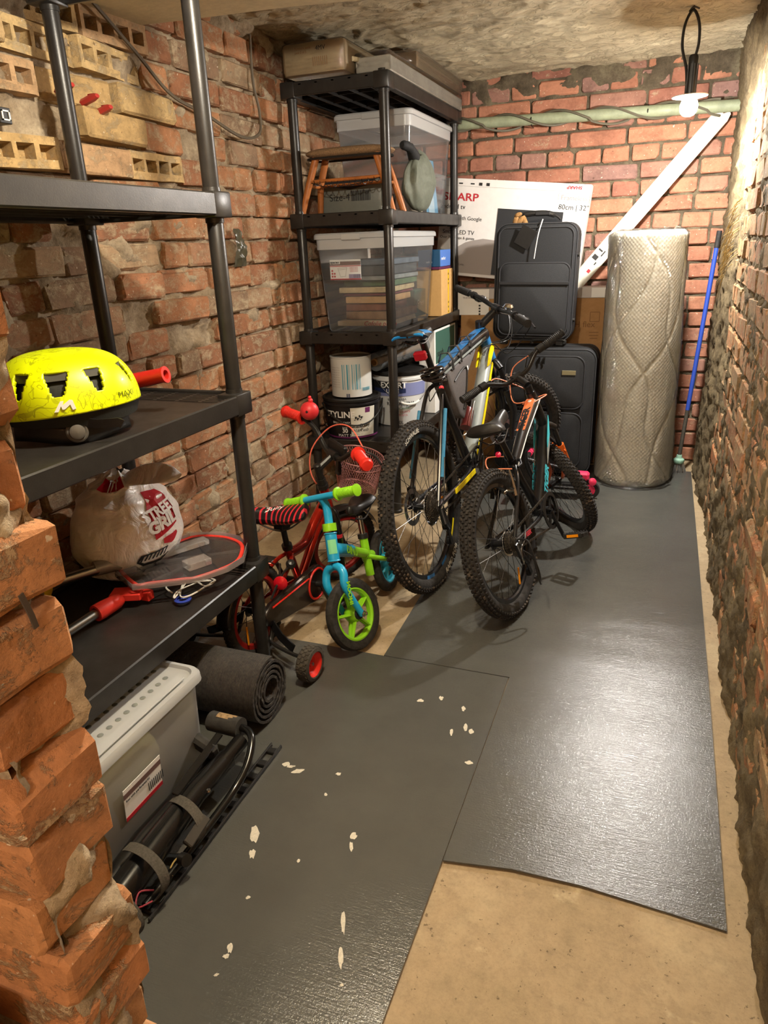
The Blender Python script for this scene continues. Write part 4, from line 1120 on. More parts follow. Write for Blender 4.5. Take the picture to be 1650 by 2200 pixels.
mb = MB(); mb.box((0.0756, 0, 0.052), (0.001, 0.236, 0.10)); mb.build('side_panel', mat('bright_blue', '#4f78c4', 0.5), t, label='brighter blue side')
text('lettering', 'comfort', 0.03, face_x(0.0765, -0.10, 0.05), M_WHITEPRINT, t)
text('lettering', 'select', 0.018, face_y(-0.02, -0.1205, 0.03), M_WHITEPRINT, t)

t = thing('white_box', 'tall white box with a dark green panel standing on the lowest shelf', 'box', (-1.45, 4.72, 0.427))
mb = MB(); mb.box((0.030, 0, 0.27), (0.11, 0.50, 0.54), ch=0.003); mb.build('carton', M_WHITEPRINT, t)
mb = MB(); mb.box((0.0855, -0.005, 0.425), (0.001, 0.455, 0.205)); mb.build('green_panel', mat('panel_green', '#3d6357', 0.55), t)
mb = MB(); mb.box((0.0855, -0.0, 0.31), (0.001, 0.498, 0.010)); mb.build('stripe', M_REDPRINT, t)
text('lettering', 'soods', 0.062, face_x(0.0865, -0.20, 0.385), M_BLKPRINT, t)
text('lettering', 'box', 0.035, face_x(0.0865, -0.1, 0.26), M_GREYPRINT, t)

# paint containers
def bucket(name, label, loc, r0, r1, h, m, lid=True, lm=None):
    t = thing(name, label, 'bucket', loc)
    mb = MB(); mb.lathe([(0, 0), (r0, 0), (r0+0.002, 0.006), (r1*0.985, h*0.84), (r1+0.006, h*0.845), (r1+0.006, h*0.885), (r1, h*0.89), (r1, h*0.95)], 40); mb.build('body', m, t)
    if lid:
        mb = MB(); mb.lathe([(r1+0.004, h*0.93), (r1+0.008, h*0.95), (r1+0.008, h), (r1*0.96, h+0.003), (r1*0.93, h-0.006), (0, h-0.006)], 40); mb.build('lid', lm or M_BLACK, t)
    return t
def wrap(mb, r0, r1, z0, z1, h, a0, a1, off=0.0012, n=16):
    off += 0.0016; n = max(n, 30)
    """label wrapped on a tapering bucket; radius r0 at 0 to r1 at h"""
    R = lambda z: r0+(r1-r0)*z/h+off
    mb.grid(lambda u, v: (R(z0+(z1-z0)*v)*math.cos(a0+(a1-a0)*u), R(z0+(z1-z0)*v)*math.sin(a0+(a1-a0)*u), z0+(z1-z0)*v), n, 2)
def wrap_text(name, body, size, r, z, a, m, parent, bold=0, sx=1, tilt=0):
    """lettering bent round a vertical cylinder, centred on angle a"""
    o = text(name, body, size, Matrix.Identity(4), m, parent, ext=0, align='CENTER', bold=bold, sx=sx)
    for v in o.data.vertices:
        x, y = v.co.x, v.co.y; b = a+x/r
        rr = r+tilt*y+0.0042; v.co = V((rr*math.cos(b), rr*math.sin(b), z+y))
    return o
PB0, PB1, PH = 0.148, 0.168, 0.235
t = bucket('paint_bucket', 'black paint bucket with a white can standing on its lid', (-1.705, 3.865, 0.428), PB0, PB1, PH, mat('bucket_black', '#1b191b', 0.35))
A0 = -PI/2+0.45        # towards the camera
mb = MB(); wrap(mb, PB0, PB1*0.985, 0.015, PH*0.80, PH*0.84, A0-0.12, A0+0.85); mb.build('label_card', mat('label_cream', '#d9d4c6', .5), t, label='cream paint label')
mb = MB(); wrap(mb, PB0, PB1*0.985, 0.003, 0.013, PH*0.84, A0-1.5, A0+1.2, n=30); mb.build('stripe', mat('plum', '#6a2a5c', .5), t)
mb = MB(); wrap(mb, PB0, PB1*0.985, PH*0.66, PH*0.79, PH*0.84, A0+0.42, A0+0.62, 0.002); mb.build('patch', mat('plum', '#6a2a5c', .5), t)
k = (PB1-PB0)/PH
wrap_text('lettering', 'STYLINE', 0.052, PB0+0.012, PH*0.62, A0-0.56, M_WHITEPRINT, t, 0.0012, tilt=k)
wrap_text('lettering', 'BREATH EASY', 0.018, PB0+0.008, PH*0.42, A0-0.50, M_WHITEPRINT, t, tilt=k)
wrap_text('lettering', 'BASE', 0.014, PB0+0.006, PH*0.29, A0-0.36, M_WHITEPRINT, t, tilt=k)
wrap_text('lettering', '30', 0.034, PB0+0.005, PH*0.21, A0-0.36, M_WHITEPRINT, t, 0.0008, tilt=k)
wrap_text('lettering', 'MATT 5', 0.024, PB0+0.003, PH*0.09, A0-0.38, M_WHITEPRINT, t, tilt=k)
wrap_text('lettering', 'Grand', 0.028, PB0+0.008, PH*0.33, A0+0.08, M_BLKPRINT, t, tilt=k)
wrap_text('lettering', 'Latex', 0.028, PB0+0.006, PH*0.23, A0+0.08, M_BLKPRINT, t, tilt=k)
wrap_text('lettering', 'Oxby', 0.030, PB0+0.009, PH*0.34, A0+0.40, M_BLKPRINT, t, tilt=k)
wrap_text('lettering', 'Pesb', 0.028, PB0+0.007, PH*0.22, A0+0.40, M_BLKPRINT, t, tilt=k)
wrap_text('lettering', '-- ---- ---', 0.016, PB0+0.005, PH*0.12, A0+0.15, M_BLKPRINT, t, tilt=k)
mb = MB()
for q in range(9): wrap(mb, PB0, PB1*0.985, PH*0.48+0.004*(q % 3)*2, PH*0.50+0.004*(q % 3)*2+0.01*(q % 2), PH*0.84, A0+q*0.035, A0+0.06+q*0.035, 0.002, 3)
o = mb.build('drawing', M_BLKPRINT, t); o['kind'] = 'stuff'
mb = MB(); pts = []
for i in range(25):
    f = i/24; a = A0+0.1+(f-0.5)*2.9; pts.append(((PB1+0.014)*math.cos(a), (PB1+0.014)*math.sin(a), PH*0.86-0.115*math.sin(f*PI)**1.2))
mb.tube(pts, [0.006]+[0.0045]*23+[0.006], 8); mb.build('handle', M_BLACK, t)
t = thing('paint_can', 'white cylindrical can with turquoise barcode stripes on top of the black bucket', 'can', (-1.705, 3.875, 0.668))
mb = MB(); mb.lathe([(0, 0), (0.120, 0), (0.120, 0.222), (0.123, 0.224), (0.123, 0.230), (0.112, 0.230), (0.108, 0.222), (0, 0.222)], 40); mb.build('body', mat('can_white', '#c9c8c2', 0.45), t)
AC = -PI/2+0.42
for q, (a_, w_) in enumerate(((-0.46, 0.04), (-0.36, 0.025), (-0.23, 0.06), (-0.12, 0.02), (0.02, 0.035), (0.13, 0.02), (0.22, 0.05), (0.33, 0.018), (0.40, 0.03))):
    mb = MB(); wrap(mb, 0.12, 0.12, 0.045, 0.19, 0.23, AC+a_, AC+a_+w_, 0.001, 3); mb.build('stripe', mat('turquoise', '#2f8ea6', .5), t)
wrap_text('lettering', '||||', 0.022, 0.12, 0.012, AC-0.2, mat('navy', '#22305a', .5), t, 0.001)
wrap_text('lettering', '|||||||||||', 0.020, 0.12, 0.045, AC+0.75, mat('turquoise', '#2f8ea6', .5), t, 0.0006)
for q in range(9): wrap_text('lettering', 'coverage per litre', 0.009, 0.12, 0.06+q*0.014, AC-0.85, M_GREYPRINT, t)

W0, W1, WH = 0.150, 0.168, 0.335
t = bucket('paint_bucket', 'tall white and lilac paint bucket with a black lid', (-1.530, 4.235, 0.428), W0, W1, WH, mat('bucket_white', '#cfd0cf', 0.4))
A1 = -PI/2+0.42; k = (W1-W0)/WH
mb = MB(); wrap(mb, W0, W1*0.985, WH*0.56, WH*0.80, WH*0.84, A1-1.4, A1+1.2, n=30); mb.build('lilac_band', mat('lilac', '#8087b4', .5), t)
mb = MB(); wrap(mb, W0, W1*0.985, WH*0.70, WH*0.83, WH*0.84, A1-1.4, A1+0.05, 0.002, n=30); mb.build('dark_band', M_BLKPRINT, t)
mb = MB(); wrap(mb, W0, W1*0.985, WH*0.62, WH*0.70, WH*0.84, A1-1.4, A1+0.15, 0.002, n=30); mb.build('dark_band', mat('navy', '#22305a', .5), t)
wrap_text('lettering', 'EXPERT', 0.050, W0+0.018, WH*0.765, A1-0.32, M_WHITEPRINT, t, 0.0012, tilt=k)
wrap_text('lettering', 'LUXE', 0.034, W0+0.016, WH*0.66, A1-0.35, M_WHITEPRINT, t, 0.0008, tilt=k)
wrap_text('lettering', 'BIALA FARBA', 0.020, W0+0.010, WH*0.50, A1-0.20, M_BLKPRINT, t, tilt=k)
wrap_text('lettering', 'REFLEKSYJNA', 0.030, W0+0.008, WH*0.42, A1-0.05, M_BLKPRINT, t, 0.0004, tilt=k)
wrap_text('lettering', 'GLEBOKI MAT', 0.018, W0+0.006, WH*0.33, A1+0.0, mat('green_print', '#2f7a54', .5), t, tilt=k)
wrap_text('lettering', 'SCIANY I SUFITY', 0.018, W0+0.004, WH*0.26, A1-0.1, M_REDPRINT, t, tilt=k)
wrap_text('lettering', 'SWIETLISTA', 0.018, W0+0.004, WH*0.20, A1-0.1, M_REDPRINT, t, tilt=k)
wrap_text('lettering', '10L', 0.030, W0+0.001, WH*0.06, A1-0.1, M_BLKPRINT, t, tilt=k)
mb = MB(); pts = []
for i in range(25):
    f = i/24; a = A1+0.3+(f-0.5)*2.8; pts.append(((W1+0.010)*math.cos(a), (W1+0.010)*math.sin(a), WH*0.86-0.15*math.sin(f*PI)**1.3))
mb.tube(pts, 0.0018, 6); mb.build('handle', M_STEEL, t)
mb = MB(); mb.tube(pts[9:16], 0.008, 8); mb.build('handle_grip', M_WHITE, t)
t = bucket('paint_bucket', 'black and purple paint bucket behind the bike saddle on the lowest shelf', (-1.655, 4.60, 0.428), 0.155, 0.172, 0.36, mat('bucket_black', '#1b191b', 0.35))
mb = MB(); wrap(mb, 0.155, 0.170, 0.02, 0.22, 0.36*0.84, A1-1.2, A1+1.4, n=30); mb.build('purple_band', mat('purple_band', '#4c1b45', .5, grain=0.5, gscale=9), t)
wrap_text('lettering', 'STYLE', 0.055, 0.168, 0.25, A1+0.35, M_WHITEPRINT, t, 0.001)
t = thing('film_roll', 'roll of clear plastic film lying across the paint buckets', 'roll', (-1.60, 4.12, 0.836))
d = V((0.16, 0.52, 0.04)); mb = MB(); M = frame((0, -0.12, 0), d)
prof = []
for i in range(40): prof.append((0.055+0.0015*math.sin(i*1.9), 0.54*i/39))
mb.lathe([(0.02, 0.0)]+prof+[(0.02, 0.54)], 28, M); mb.build('film', clear_mat('film_grey', 0.45, 0.15, wcol='#9aa0a2'), t)
mb = MB(); mb.lathe([(0.018, -0.01), (0.022, -0.01), (0.022, 0.55), (0.018, 0.55)], 18, M); mb.build('core', M_CARD, t)

# packages on the top
M_TAN = mat('parcel_tan', '#ae9a78', 0.6, grain=0.1, gscale=12)
t = thing('wrapped_parcel', 'long tan package with printed end on top of the far unit beside the wall', 'package', (-1.69, 4.22, 2.281))
mb = MB(); mb.rbox((0, 0, 0.071), (0.335, 1.28, 0.142), 0.022, n=2); mb.build('carton', M_TAN, t)
mb = MB(); mb.rbox((0, 0, 0.072), (0.345, 1.292, 0.146), 0.026, n=2); mb.build('film_wrap', M_FILM, t)
text('lettering', '4MV', 0.028, face_y(0.02, -0.6475, 0.105), M_BLKPRINT, t)
text('lettering', 'Furniture parts', 0.014, face_y(-0.09, -0.6475, 0.112), M_BROWNP, t); text('lettering', 'pack 2 of 3', 0.014, face_y(-0.09, -0.6475, 0.096), M_BROWNP, t)
text('lettering', '||||||||', 0.04, face_y(0.0, -0.6475, 0.055), M_BROWNP, t)
t = thing('flat_package', 'flat film wrapped panels sticking out at the corridor side on top of the far unit', 'package', (-1.425, 4.36, 2.282))
mb = MB(); mb.box((0, 0, 0.035), (0.18, 1.33, 0.066), ch=0.004); mb.build('panel', mat('panel_silver', '#a5a094', 0.35, grain=0.2, gscale=8), t)
def crumple(u, v, hx=0.096, hy=0.675, z0=0.0, z1=0.085):
    a = u*2*PI; P = rr2(hx, hy, 0.03, 8); q = P[int(u*len(P)) % len(P)]
    n = 0.010*N3(q[1]*22, v*4, q[0]*20); e = 1 if v < 0.8 else (1-(v-0.8)*1.2)
    return (q[0]*e+n, q[1]+n, z0+(z1-z0)*min(1, v*1.25)+0.010*N3(q[1]*18, q[0]*20, v*5))
mb = MB(); mb.grid(crumple, 36*1, 14, True); mb.build('film_wrap', M_FILM, t)
mb = MB(); mb.cyl((-0.09, -0.70, 0.060), (0.01, -0.35, 0.078), 0.011, 12); mb.build('roll_core', mat('pale_core', '#cdbf9c', .7), t)
t = thing('cardboard_box', 'long low cardboard box wedged under the ceiling on top of the far unit', 'box', (-1.435, 4.60, 2.372))
mb = MB(); mb.box((0, 0, 0.043), (0.16, 0.86, 0.082), ch=0.003); mb.build('carton', mat('brown_card', '#7f6747', 0.8, grain=0.08, gscale=15), t)
def crumple2(u, v): return crumple(u, v, 0.098, 0.46, -0.004, 0.088)
mb = MB(); mb.grid(crumple2, 36, 14, True); mb.build('film_wrap', M_FILM, t)
# ================================================================ things on the near shelving unit
# yellow helmet
t = thing('bicycle_helmet', 'bright yellow child bicycle helmet with doodle pattern on the middle shelf', 'helmet', (-1.520, 1.500, 1.042))
A_, B_ = 0.197, 0.185
def hz(a):   # lower edge of the shell
    return 0.068+0.018*math.cos(a)
def hel(a, v):
    z0 = hz(a); e = math.cos(v*PI/2); q = 1+0.06*math.cos(2*a)*v
    R = e**0.62
    ridge = 1+0.02*math.cos(a*5)*math.sin(v*PI)
    return V((A_*R*ridge*math.cos(a), B_*R*ridge*math.sin(a), z0+(0.225-z0)*math.sin(v*PI/2)**0.92))
VENTS = [(-1.50, 0.24), (-0.93, 0.30), (-0.36, 0.22), (0.35, 0.25), (1.2, 0.25), (2.0, 0.25), (2.8, 0.25), (-2.3, 0.2)]
mb = MB(); NU, NV = 260, 76; mb.v = []
def depth(a, v):
    d = 0
    for c, w_ in VENTS:
        da = (a-c+PI) % (2*PI)-PI
        top, bot = 0.52, 0.17; ww = w_*(0.35+0.65*(v-bot)/(top-bot)) if v > bot else 0.01
        s = min(1, max(0, (ww*0.75-abs(da))/0.035))*min(1, max(0, (v-bot)/0.05))*min(1, max(0, (top-v)/0.03)); d = max(d, s)
    return d
mb.grid(lambda u, v: tuple(hel(u*2*PI, v) if v < 1 else (0, 0, 0.225)), NU, NV, True)
me = MB()
M_HEL = bpy.data.materials.new('helmet_yellow'); M_HEL.use_nodes = True; q = NT(M_HEL)
vec = q.coord('Object', rnd_off=False); n = q.noise(vec, 16, 2, 0.4, 1.6); n2 = q.noise(vec, 27, 1, 0.3, 0.8)
ln = q.math('ABSOLUTE', q.math('SUBTRACT', n, 0.5)); ln2 = q.math('ABSOLUTE', q.math('SUBTRACT', n2, 0.42))
lines = q.ramp(q.math('MINIMUM', ln, q.math('MULTIPLY', ln2, 1.6)), [(0.010, 1), (0.020, 0)])
fill = q.ramp(q.noise(vec, 12, 0, 0.3, 1.5), [(0.64, 0), (0.65, 0.45)])
c = q.mix(q.math('MAXIMUM', q.math('MULTIPLY', lines, 0.75), fill), srgb('#dcec00'), srgb('#8e9600'))
q.l.new(c, q.b.inputs['Base Color']); q.b.inputs['Roughness'].default_value = 0.38; q.b.inputs['Coat Weight'].default_value = 0.3
# shell with real openings
vs = mb.v; NUu = NU; fs = []; hole = []
for j in range(NV-1):
    for i in range(NU):
        a = (i+0.5)/NU*2*PI; v = (j+0.5)/(NV-1)
        f = (j*NU+i, j*NU+(i+1) % NU, (j+1)*NU+(i+1) % NU, (j+1)*NU+i)
        (hole if depth(a, v) > 0.5 else fs).append(f)
sh = MB(); sh.add(vs, fs); o = sh.build('shell', M_HEL, t)
md = o.modifiers.new('thick', 'SOLIDIFY'); md.thickness = 0.010; md.offset = -1
inn = MB(); inn.grid(lambda u, v: tuple(hel(u*2*PI, v*0.98)*0.86+V((0, 0, 0.012))), 60, 20, True); inn.build('foam_liner', mat('foam_black', '#1f201c', 0.75, bump=0.2), t)
for c, w_ in VENTS:
    vn = MB()    # sloped upper lip inside each vent
    pts = []
    for (da, v, k) in ((-w_*.74, .52, 1.0), (w_*.74, .52, 1.0), (w_*.6, .40, .92), (-w_*.6, .40, .92)):
        p = hel(c+da, v); pts.append(tuple(V((p.x*k, p.y*k, p.z*(1 if k == 1 else 0.97)))))
    vn.add(pts, [(0, 1, 2, 3)]); vn.build('vent_lip', mat('vent_grey', '#4a4a48', 0.5), t)
lo = MB()
lo.grid(lambda u, v: ((A_*0.985-0.012*v)*math.cos(u*2*PI), (B_*0.985-0.012*v)*math.sin(u*2*PI), hz(u*2*PI)-v*(0.022+0.018*math.cos(u*2*PI))+0.002), 60, 5, True); lo.build('lower_rim', mat('foam_black', '#1f201c', .75), t)
st = MB(); st.grid(lambda u, v: ((A_*0.84)*math.cos(-1.95+u*2.3)*(1-.03*v), (B_*0.86)*math.sin(-1.95+u*2.3)*(1-.03*v), 0.004+0.052*v+0.006*math.sin(u*9)), 40, 4); o = st.build('headband', M_BLACK, t)
md = o.modifiers.new('thick', 'SOLIDIFY'); md.thickness = 0.004
dl = MB(); M = frame((A_*0.85*math.cos(-0.76), B_*0.87*math.sin(-0.76), 0.032), (math.cos(-0.76), math.sin(-0.76), 0.12))
dl.lathe([(0.028, -0.004), (0.028, 0.008), (0.024, 0.011), (0.020, 0.010), (0.019, 0.018), (0.012, 0.021), (0, 0.022)], 28, M); dl.build('adjuster_dial', mat('dial_grey', '#57534d', 0.35), t)
sp = MB(); sp.ribbon([(0.14, -0.10, 0.055), (0.175, -0.09, 0.05), (0.225, -0.07, 0.052), (0.232, -0.065, 0.046)], (0.2, 0, 1), 0.024, 0.003); sp.build('strap', M_BLACK, t)
M = plane_at(hel(-0.84, 0.09)*1.004, V((math.cos(-0.84+PI/2), math.sin(-0.84+PI/2), 0)), (0, 0.15, 1))
mk = MB(); mk.prism([(-0.032, -0.012), (-0.014, 0.014), (-0.006, 0.014), (-0.010, 0.004), (0.008, 0.016), (0.015, 0.014), (0.020, -0.008), (0.012, -0.010), (0.008, 0.004), (-0.006, -0.007), (-0.012, -0.007), (-0.014, 0.002), (-0.022, -0.012)], M @ Matrix.Translation((0, 0, -0.001)), 0.003); mk.build('emblem', M_WHITEPRINT, t)
text('lettering', 'MAX', 0.022, plane_at(hel(-0.12, 0.10)*1.01, V((math.cos(-0.12+PI/2), math.sin(-0.12+PI/2), 0)), (0, 0.1, 1)), mat('olive', '#6b7300', .5), t)

# red handle
t = thing('pump_handle', 'red plastic grip tube lying behind the yellow helmet', 'grip', (-1.52, 1.73, 1.115), (0, 0, 0))
M = frame((-0.03, 0, 0.012), (0.16, 0.02, 0.030)); mb = MB()
mb.lathe([(0, -0.006), (0.036, -0.006), (0.037, 0.002), (0.026, 0.006), (0.022, 0.02), (0.0235, 0.07), (0.022, 0.165), (0.025, 0.172), (0.025, 0.178), (0.014, 0.178), (0.012, 0.10), (0, 0.10)], 26, M); mb.build('grip', mat('red_plastic', '#b3241c', 0.35), t)
mb = MB(); mb.cyl((-0.10, 0, -0.0), (-0.03, 0, 0.012), 0.014, 12); mb.cyl((-0.09, 0.0, -0.005), (-0.09, 0.0, -0.072), 0.012, 12); mb.cyl((-0.09, 0, -0.073), (-0.09, 0, -0.060), 0.04, 16); mb.build('stem', M_BLACK, t)

# red hook pegs stuck in the hollow bricks
for (y, z, LB_) in ((2.105, 2.005, 'leftmost red plastic plug in the hollow bricks, just beside the post'), (2.215, 1.99, 'middle and largest red plastic plug in the hollow bricks'), (2.275, 1.965, 'rightmost and lowest red plastic plug in the hollow bricks')):
    t = thing('red_plug', LB_, 'plug', (XL+0.03, y, z), (0, 0, 0), 'red plugs in the hollow bricks')
    M = frame((0, 0, 0), (1, -0.1, 0.25)); mb = MB(); mb.box((0, 0, 0), (0.001, 0.001, 0.001)); mb = MB()
    mb.tube([(0, 0, 0), (0.05, -0.006, 0.010), (0.072, -0.008, 0.014)], [0.016, 0.016, 0.010], 6, flat=0.7); mb.build('plug', mat('plug_red', '#a8322c', 0.4), t)
    mb = MB(); mb.box((0.045, -0.004, 0.020), (0.030, 0.008, 0.005), ch=0.001); mb.build('clip', mat('plug_red2', '#7d1d1c', 0.5), t)
# small white square frame in a hollow brick
t = thing('square_tube', 'short black square tube end with white rim in a hollow brick', 'tube', (XL+0.01, 1.855, 1.905))
mb = MB(); mb.box((0.01, 0, 0), (0.05, 0.044, 0.044), ch=0.002); mb.build('body', M_BLACK, t)
mb = MB()
for (y, z, a, b) in ((0, 0.012, 0.03, 0.004), (0, -0.012, 0.03, 0.004), (0.013, 0, 0.004, 0.028), (-0.013, 0, 0.004, 0.028)): mb.box((0.037, y, z), (0.003, a, b))
mb.build('rim', M_WHITE, t)
# scrap of dark plastic in the wall
t = thing('plastic_scrap', 'crumpled dark plastic scrap stuffed in a joint of the left wall', 'scrap', (XL+0.01, 3.12, 1.535))
mb = MB(); mb.grid(lambda u, v: (0.012+0.018*N3(u*5, v*7, 2)+0.02*math.sin(v*PI), (u-0.5)*(0.05+0.07*v)+0.01*N3(v*6, u), 0.06-0.17*v), 10, 14); mb.build('film', mat('scrap_film', '#4d4a3c', 0.3), t)

# carrier bag
def bagf(u, v):
    a = u*2*PI; ca, sa = math.cos(a), math.sin(a)
    prof = [(0, 0.60), (0.08, 0.86), (0.34, 1.06), (0.55, 1.02), (0.75, 0.84), (0.88, 0.55), (0.95, 0.30), (1.0, 0.14)]
    for i in range(len(prof)-1):
        if prof[i][0] <= v <= prof[i+1][0]+1e-9:
            f = (v-prof[i][0])/(prof[i+1][0]-prof[i][0]); f = f*f*(3-2*f); R = prof[i][1]*(1-f)+prof[i+1][1]*f; break
    fold = 0.05*N3(ca*1.6, sa*1.6, v*2.5)+0.035*abs(N3(ca*3.3+5, sa*3.3, v*4))+0.02*abs(N3(ca*7, sa*7, v*7))
    fold += (0.09*math.sin(a*9+3*N3(ca, sa))*max(0, v-0.6)*1.2)
    R = R*(1+fold)
    return (0.172*R*ca, 0.185*R*sa, 0.37*v+0.02*N3(ca*2, sa*2, 9)*v)
t = thing('carrier_bag', 'stuffed white plastic carrier bag with red and black print on the low shelf', 'bag', (-1.715, 1.845, 0.434))
M_BAG = bpy.data.materials.new('bag_film'); M_BAG.use_nodes = True; q = NT(M_BAG)
q.b.inputs['Base Color'].default_value = (*srgb('#efe9e4'), 1); q.b.inputs['Roughness'].default_value = 0.32; q.b.inputs['Subsurface Weight'].default_value = 0.1
vec = q.coord('Object', rnd_off=False); nn = q.noise(vec, 9, 4, 0.55, 1.4)
q.l.new(q.bump(nn, 0.55, 0.03), q.b.inputs['Normal'])
mb = MB(); mb.grid(bagf, 150, 90, True); mb.build('film', M_BAG, t, sharp=0)
# knotted ears
mb = MB(); mb.grid(lambda u, v: ((0.03+0.035*math.sin(v*PI)+0.01*N3(u*6, v*5))*math.cos(u*2*PI)+0.06+0.17*v, (0.022+0.02*math.sin(v*PI))*math.sin(u*2*PI)-0.02+0.02*v, 0.345+0.03*math.sin(v*2.4)+(0.03+0.02*math.sin(v*PI))*math.sin(u*2*PI)*0.5), 24, 16, True); mb.build('tied_end', M_BAG, t)
mb = MB(); mb.grid(lambda u, v: ((u-0.5)*0.22-0.02+0.02*N3(u*5, v*3), -0.03+0.03*N3(u*7, v*4)+0.05*v, 0.345+0.05*v*(0.6+0.6*math.sin(u*7))), 24, 8); mb.build('tied_end', M_BAG, t)
def on_bag(name, poly, material, a0, v0, su, sv, off=0.004):
    """flat printed shape laid over the bag surface; poly in (right, up) units"""
    m_ = MB(); bm = bmesh.new(); vv = [bm.verts.new((x, y, 0)) for x, y in poly]; bm.faces.new(vv)
    bmesh.ops.triangulate(bm, faces=bm.faces[:]); bmesh.ops.subdivide_edges(bm, edges=bm.edges[:], cuts=3, use_grid_fill=False)
    bmesh.ops.triangulate(bm, faces=bm.faces[:])
    me = bpy.data.meshes.new(name)
    for v in bm.verts:
        u = (a0+v.co.x*su)/(2*PI); w_ = min(0.97, max(0.02, v0+v.co.y*sv)); p = V(bagf(u % 1, w_)); c = V((0, 0, p.z))
        v.co = p+(p-c).normalized()*off
    bm.to_mesh(me); bm.free(); return link(name, me, material, t)
RB = mat('bag_red', '#b31d2a', 0.4)
on_bag('red_patch', [(-1, -1), (1, -0.7), (1.1, 0.3), (0.7, 1.0), (-0.6, 1.1), (-1, 0.4)], RB, -0.02, 0.62, 0.30, 0.20)
on_bag('red_patch', [(-1, -0.6), (1, -0.6), (1, 0.6), (-1, 0.6)], RB, -1.15, 0.93, 0.50, 0.06, 0.006)
def bag_text(body, size, a0, v0, m_, off=0.009, rot=0.0, bold=0.0):
    o = text('lettering', body, size, Matrix.Rotation(rot, 4, 'Z'), m_, t, ext=0, align='CENTER', bold=bold)
    for v in o.data.vertices:
        u = (a0+v.co.x/0.18)/(2*PI); w_ = min(0.97, max(0.02, v0+v.co.y/0.375)); p = V(bagf(u % 1, w_)); c = V((0, 0, p.z)); v.co = p+(p-c).normalized()*off
    return o
bag_text('STREET', 0.046, -0.04, 0.66, M_WHITEPRINT, bold=0.002, rot=0.1); bag_text('GRILL', 0.058, -0.02, 0.55, M_WHITEPRINT, bold=0.003, rot=0.1); bag_text('TRP', 0.045, -1.05, 0.93, M_WHITEPRINT, bold=0.002)
on_bag('red_print', [(-1, -0.4), (-0.2, -0.9), (0.4, -0.5), (1, 0.2), (0.9, 0.7), (0.2, 0.3), (-0.4, 0.6), (-0.9, 0.5)], RB, 0.02, 0.38, 0.20, 0.05)
for k in range(7): on_bag('black_print', [(-0.9+k*0.26, -0.55+k*0.06), (-0.78+k*0.26, -0.55+k*0.06), (-0.58+k*0.26, 0.5+k*0.06), (-0.70+k*0.26, 0.5+k*0.06)], M_BLKPRINT, -0.40, 0.26, 0.30, 0.06)
on_bag('black_print', [(-1.1, -0.2), (-0.7, -1.0), (0.6, -0.9), (1.15, 0.1), (1.05, 0.1), (0.5, -0.5), (-0.6, -0.6), (-1.0, 0.0)], M_BLKPRINT, -0.40, 0.245, 0.30, 0.07)
on_bag('black_print', [(-1.1, -0.1), (-0.8, 0.7), (1.0, 1.0), (1.0, 0.85), (-0.6, 0.5), (-0.95, -0.1)], M_BLKPRINT, -0.40, 0.245, 0.30, 0.08)
on_bag('black_print', [(-1.0, 0.3), (-0.3, -0.1), (0.2, 0.2), (0.9, 0.9), (0.9, 0.7), (0.1, -0.2), (-0.2, -0.3), (-0.3, -0.4), (-1.0, 0.1)], M_BLKPRINT, -0.55, 0.14, 0.26, 0.05)

# yellow spiky ball
t = thing('spiky_ball', 'yellow spiky rubber ball half hidden behind the brick jamb', 'ball', (-1.775, 1.41, 0.56))
mb = MB(); Rb = 0.098
mb.lathe([(Rb*math.sin(PI*k/16), -Rb*math.cos(PI*k/16)) for k in range(17)], 28); mb.build('ball', mat('yellow_rubber', '#c9a614', 0.4), t)
mb = MB()
for k in range(90):
    z = 1-2*(k+0.5)/90; a = k*2.39996; s_ = math.sqrt(1-z*z); n_ = V((s_*math.cos(a), s_*math.sin(a), z)); mb.tube([n_*Rb*0.98, n_*(Rb+0.010)], [0.006, 0.002], 6)
o = mb.build('spikes', MATS['yellow_rubber'], t); o['kind'] = 'stuff'

# toy basketball hoop: clear board with red rim, steel tubes
t = thing('basketball_hoop', 'toy basketball hoop with clear red-edged board lying on the low shelf', 'toy', (-1.45, 1.75, 0.47))
# board outline in world xy (relative), lying nearly flat
BO = [(-0.235, -0.020), (-0.185, 0.10), (-0.14, 0.275), (-0.03, 0.315), (0.06, 0.300), (0.125, 0.25), (0.175, 0.14), (0.165, 0.06), (0.115, -0.035), (0.075, -0.065), (-0.02, -0.125), (-0.06, -0.150), (-0.19, -0.075)]
def offset(P, d):
    n = len(P); out = []
    for i in range(n):
        a, b, c = V(P[i-1]), V(P[i]), V(P[(i+1) % n]); e1 = (b-a).normalized(); e2 = (c-b).normalized()
        nn = V((-(e1+e2).y, (e1+e2).x)).normalized(); k = d/max(0.4, nn.dot(V((-e1.y, e1.x)))); out.append((b.x+nn.x*k, b.y+nn.y*k))
    return out
M_BOARD = clear_mat('board_plastic', 0.07, 0.08, wcol='#e6d9d6')
zt = 0.026
mb = MB(); mb.prism(BO, Matrix.Translation((0, 0, zt)), 0.003); mb.build('board', M_BOARD, t)
area = sum(BO[i][0]*BO[(i+1) % len(BO)][1]-BO[(i+1) % len(BO)][0]*BO[i][1] for i in range(len(BO)))
sg = 1 if area > 0 else -1
mb = MB(); I1 = offset(BO, 0.001*sg); mb.ribbon([(x, y, zt+0.006) for x, y in BO+[BO[0]]], (0, 0, 1), 0.022, 0.002); mb.build('board_rim', clear_mat('board_edge', 0.35, 0.15, wcol='#e8dcd8'), t)
mb = MB(); I2 = offset(BO, 0.018*sg); mb.tube(catmull([(x, y, zt+0.006) for x, y in I2], 4, True), 0.007, 6, closed=True, flat=0.5); mb.build('red_border', mat('hoop_red', '#d8372c', 0.4), t)
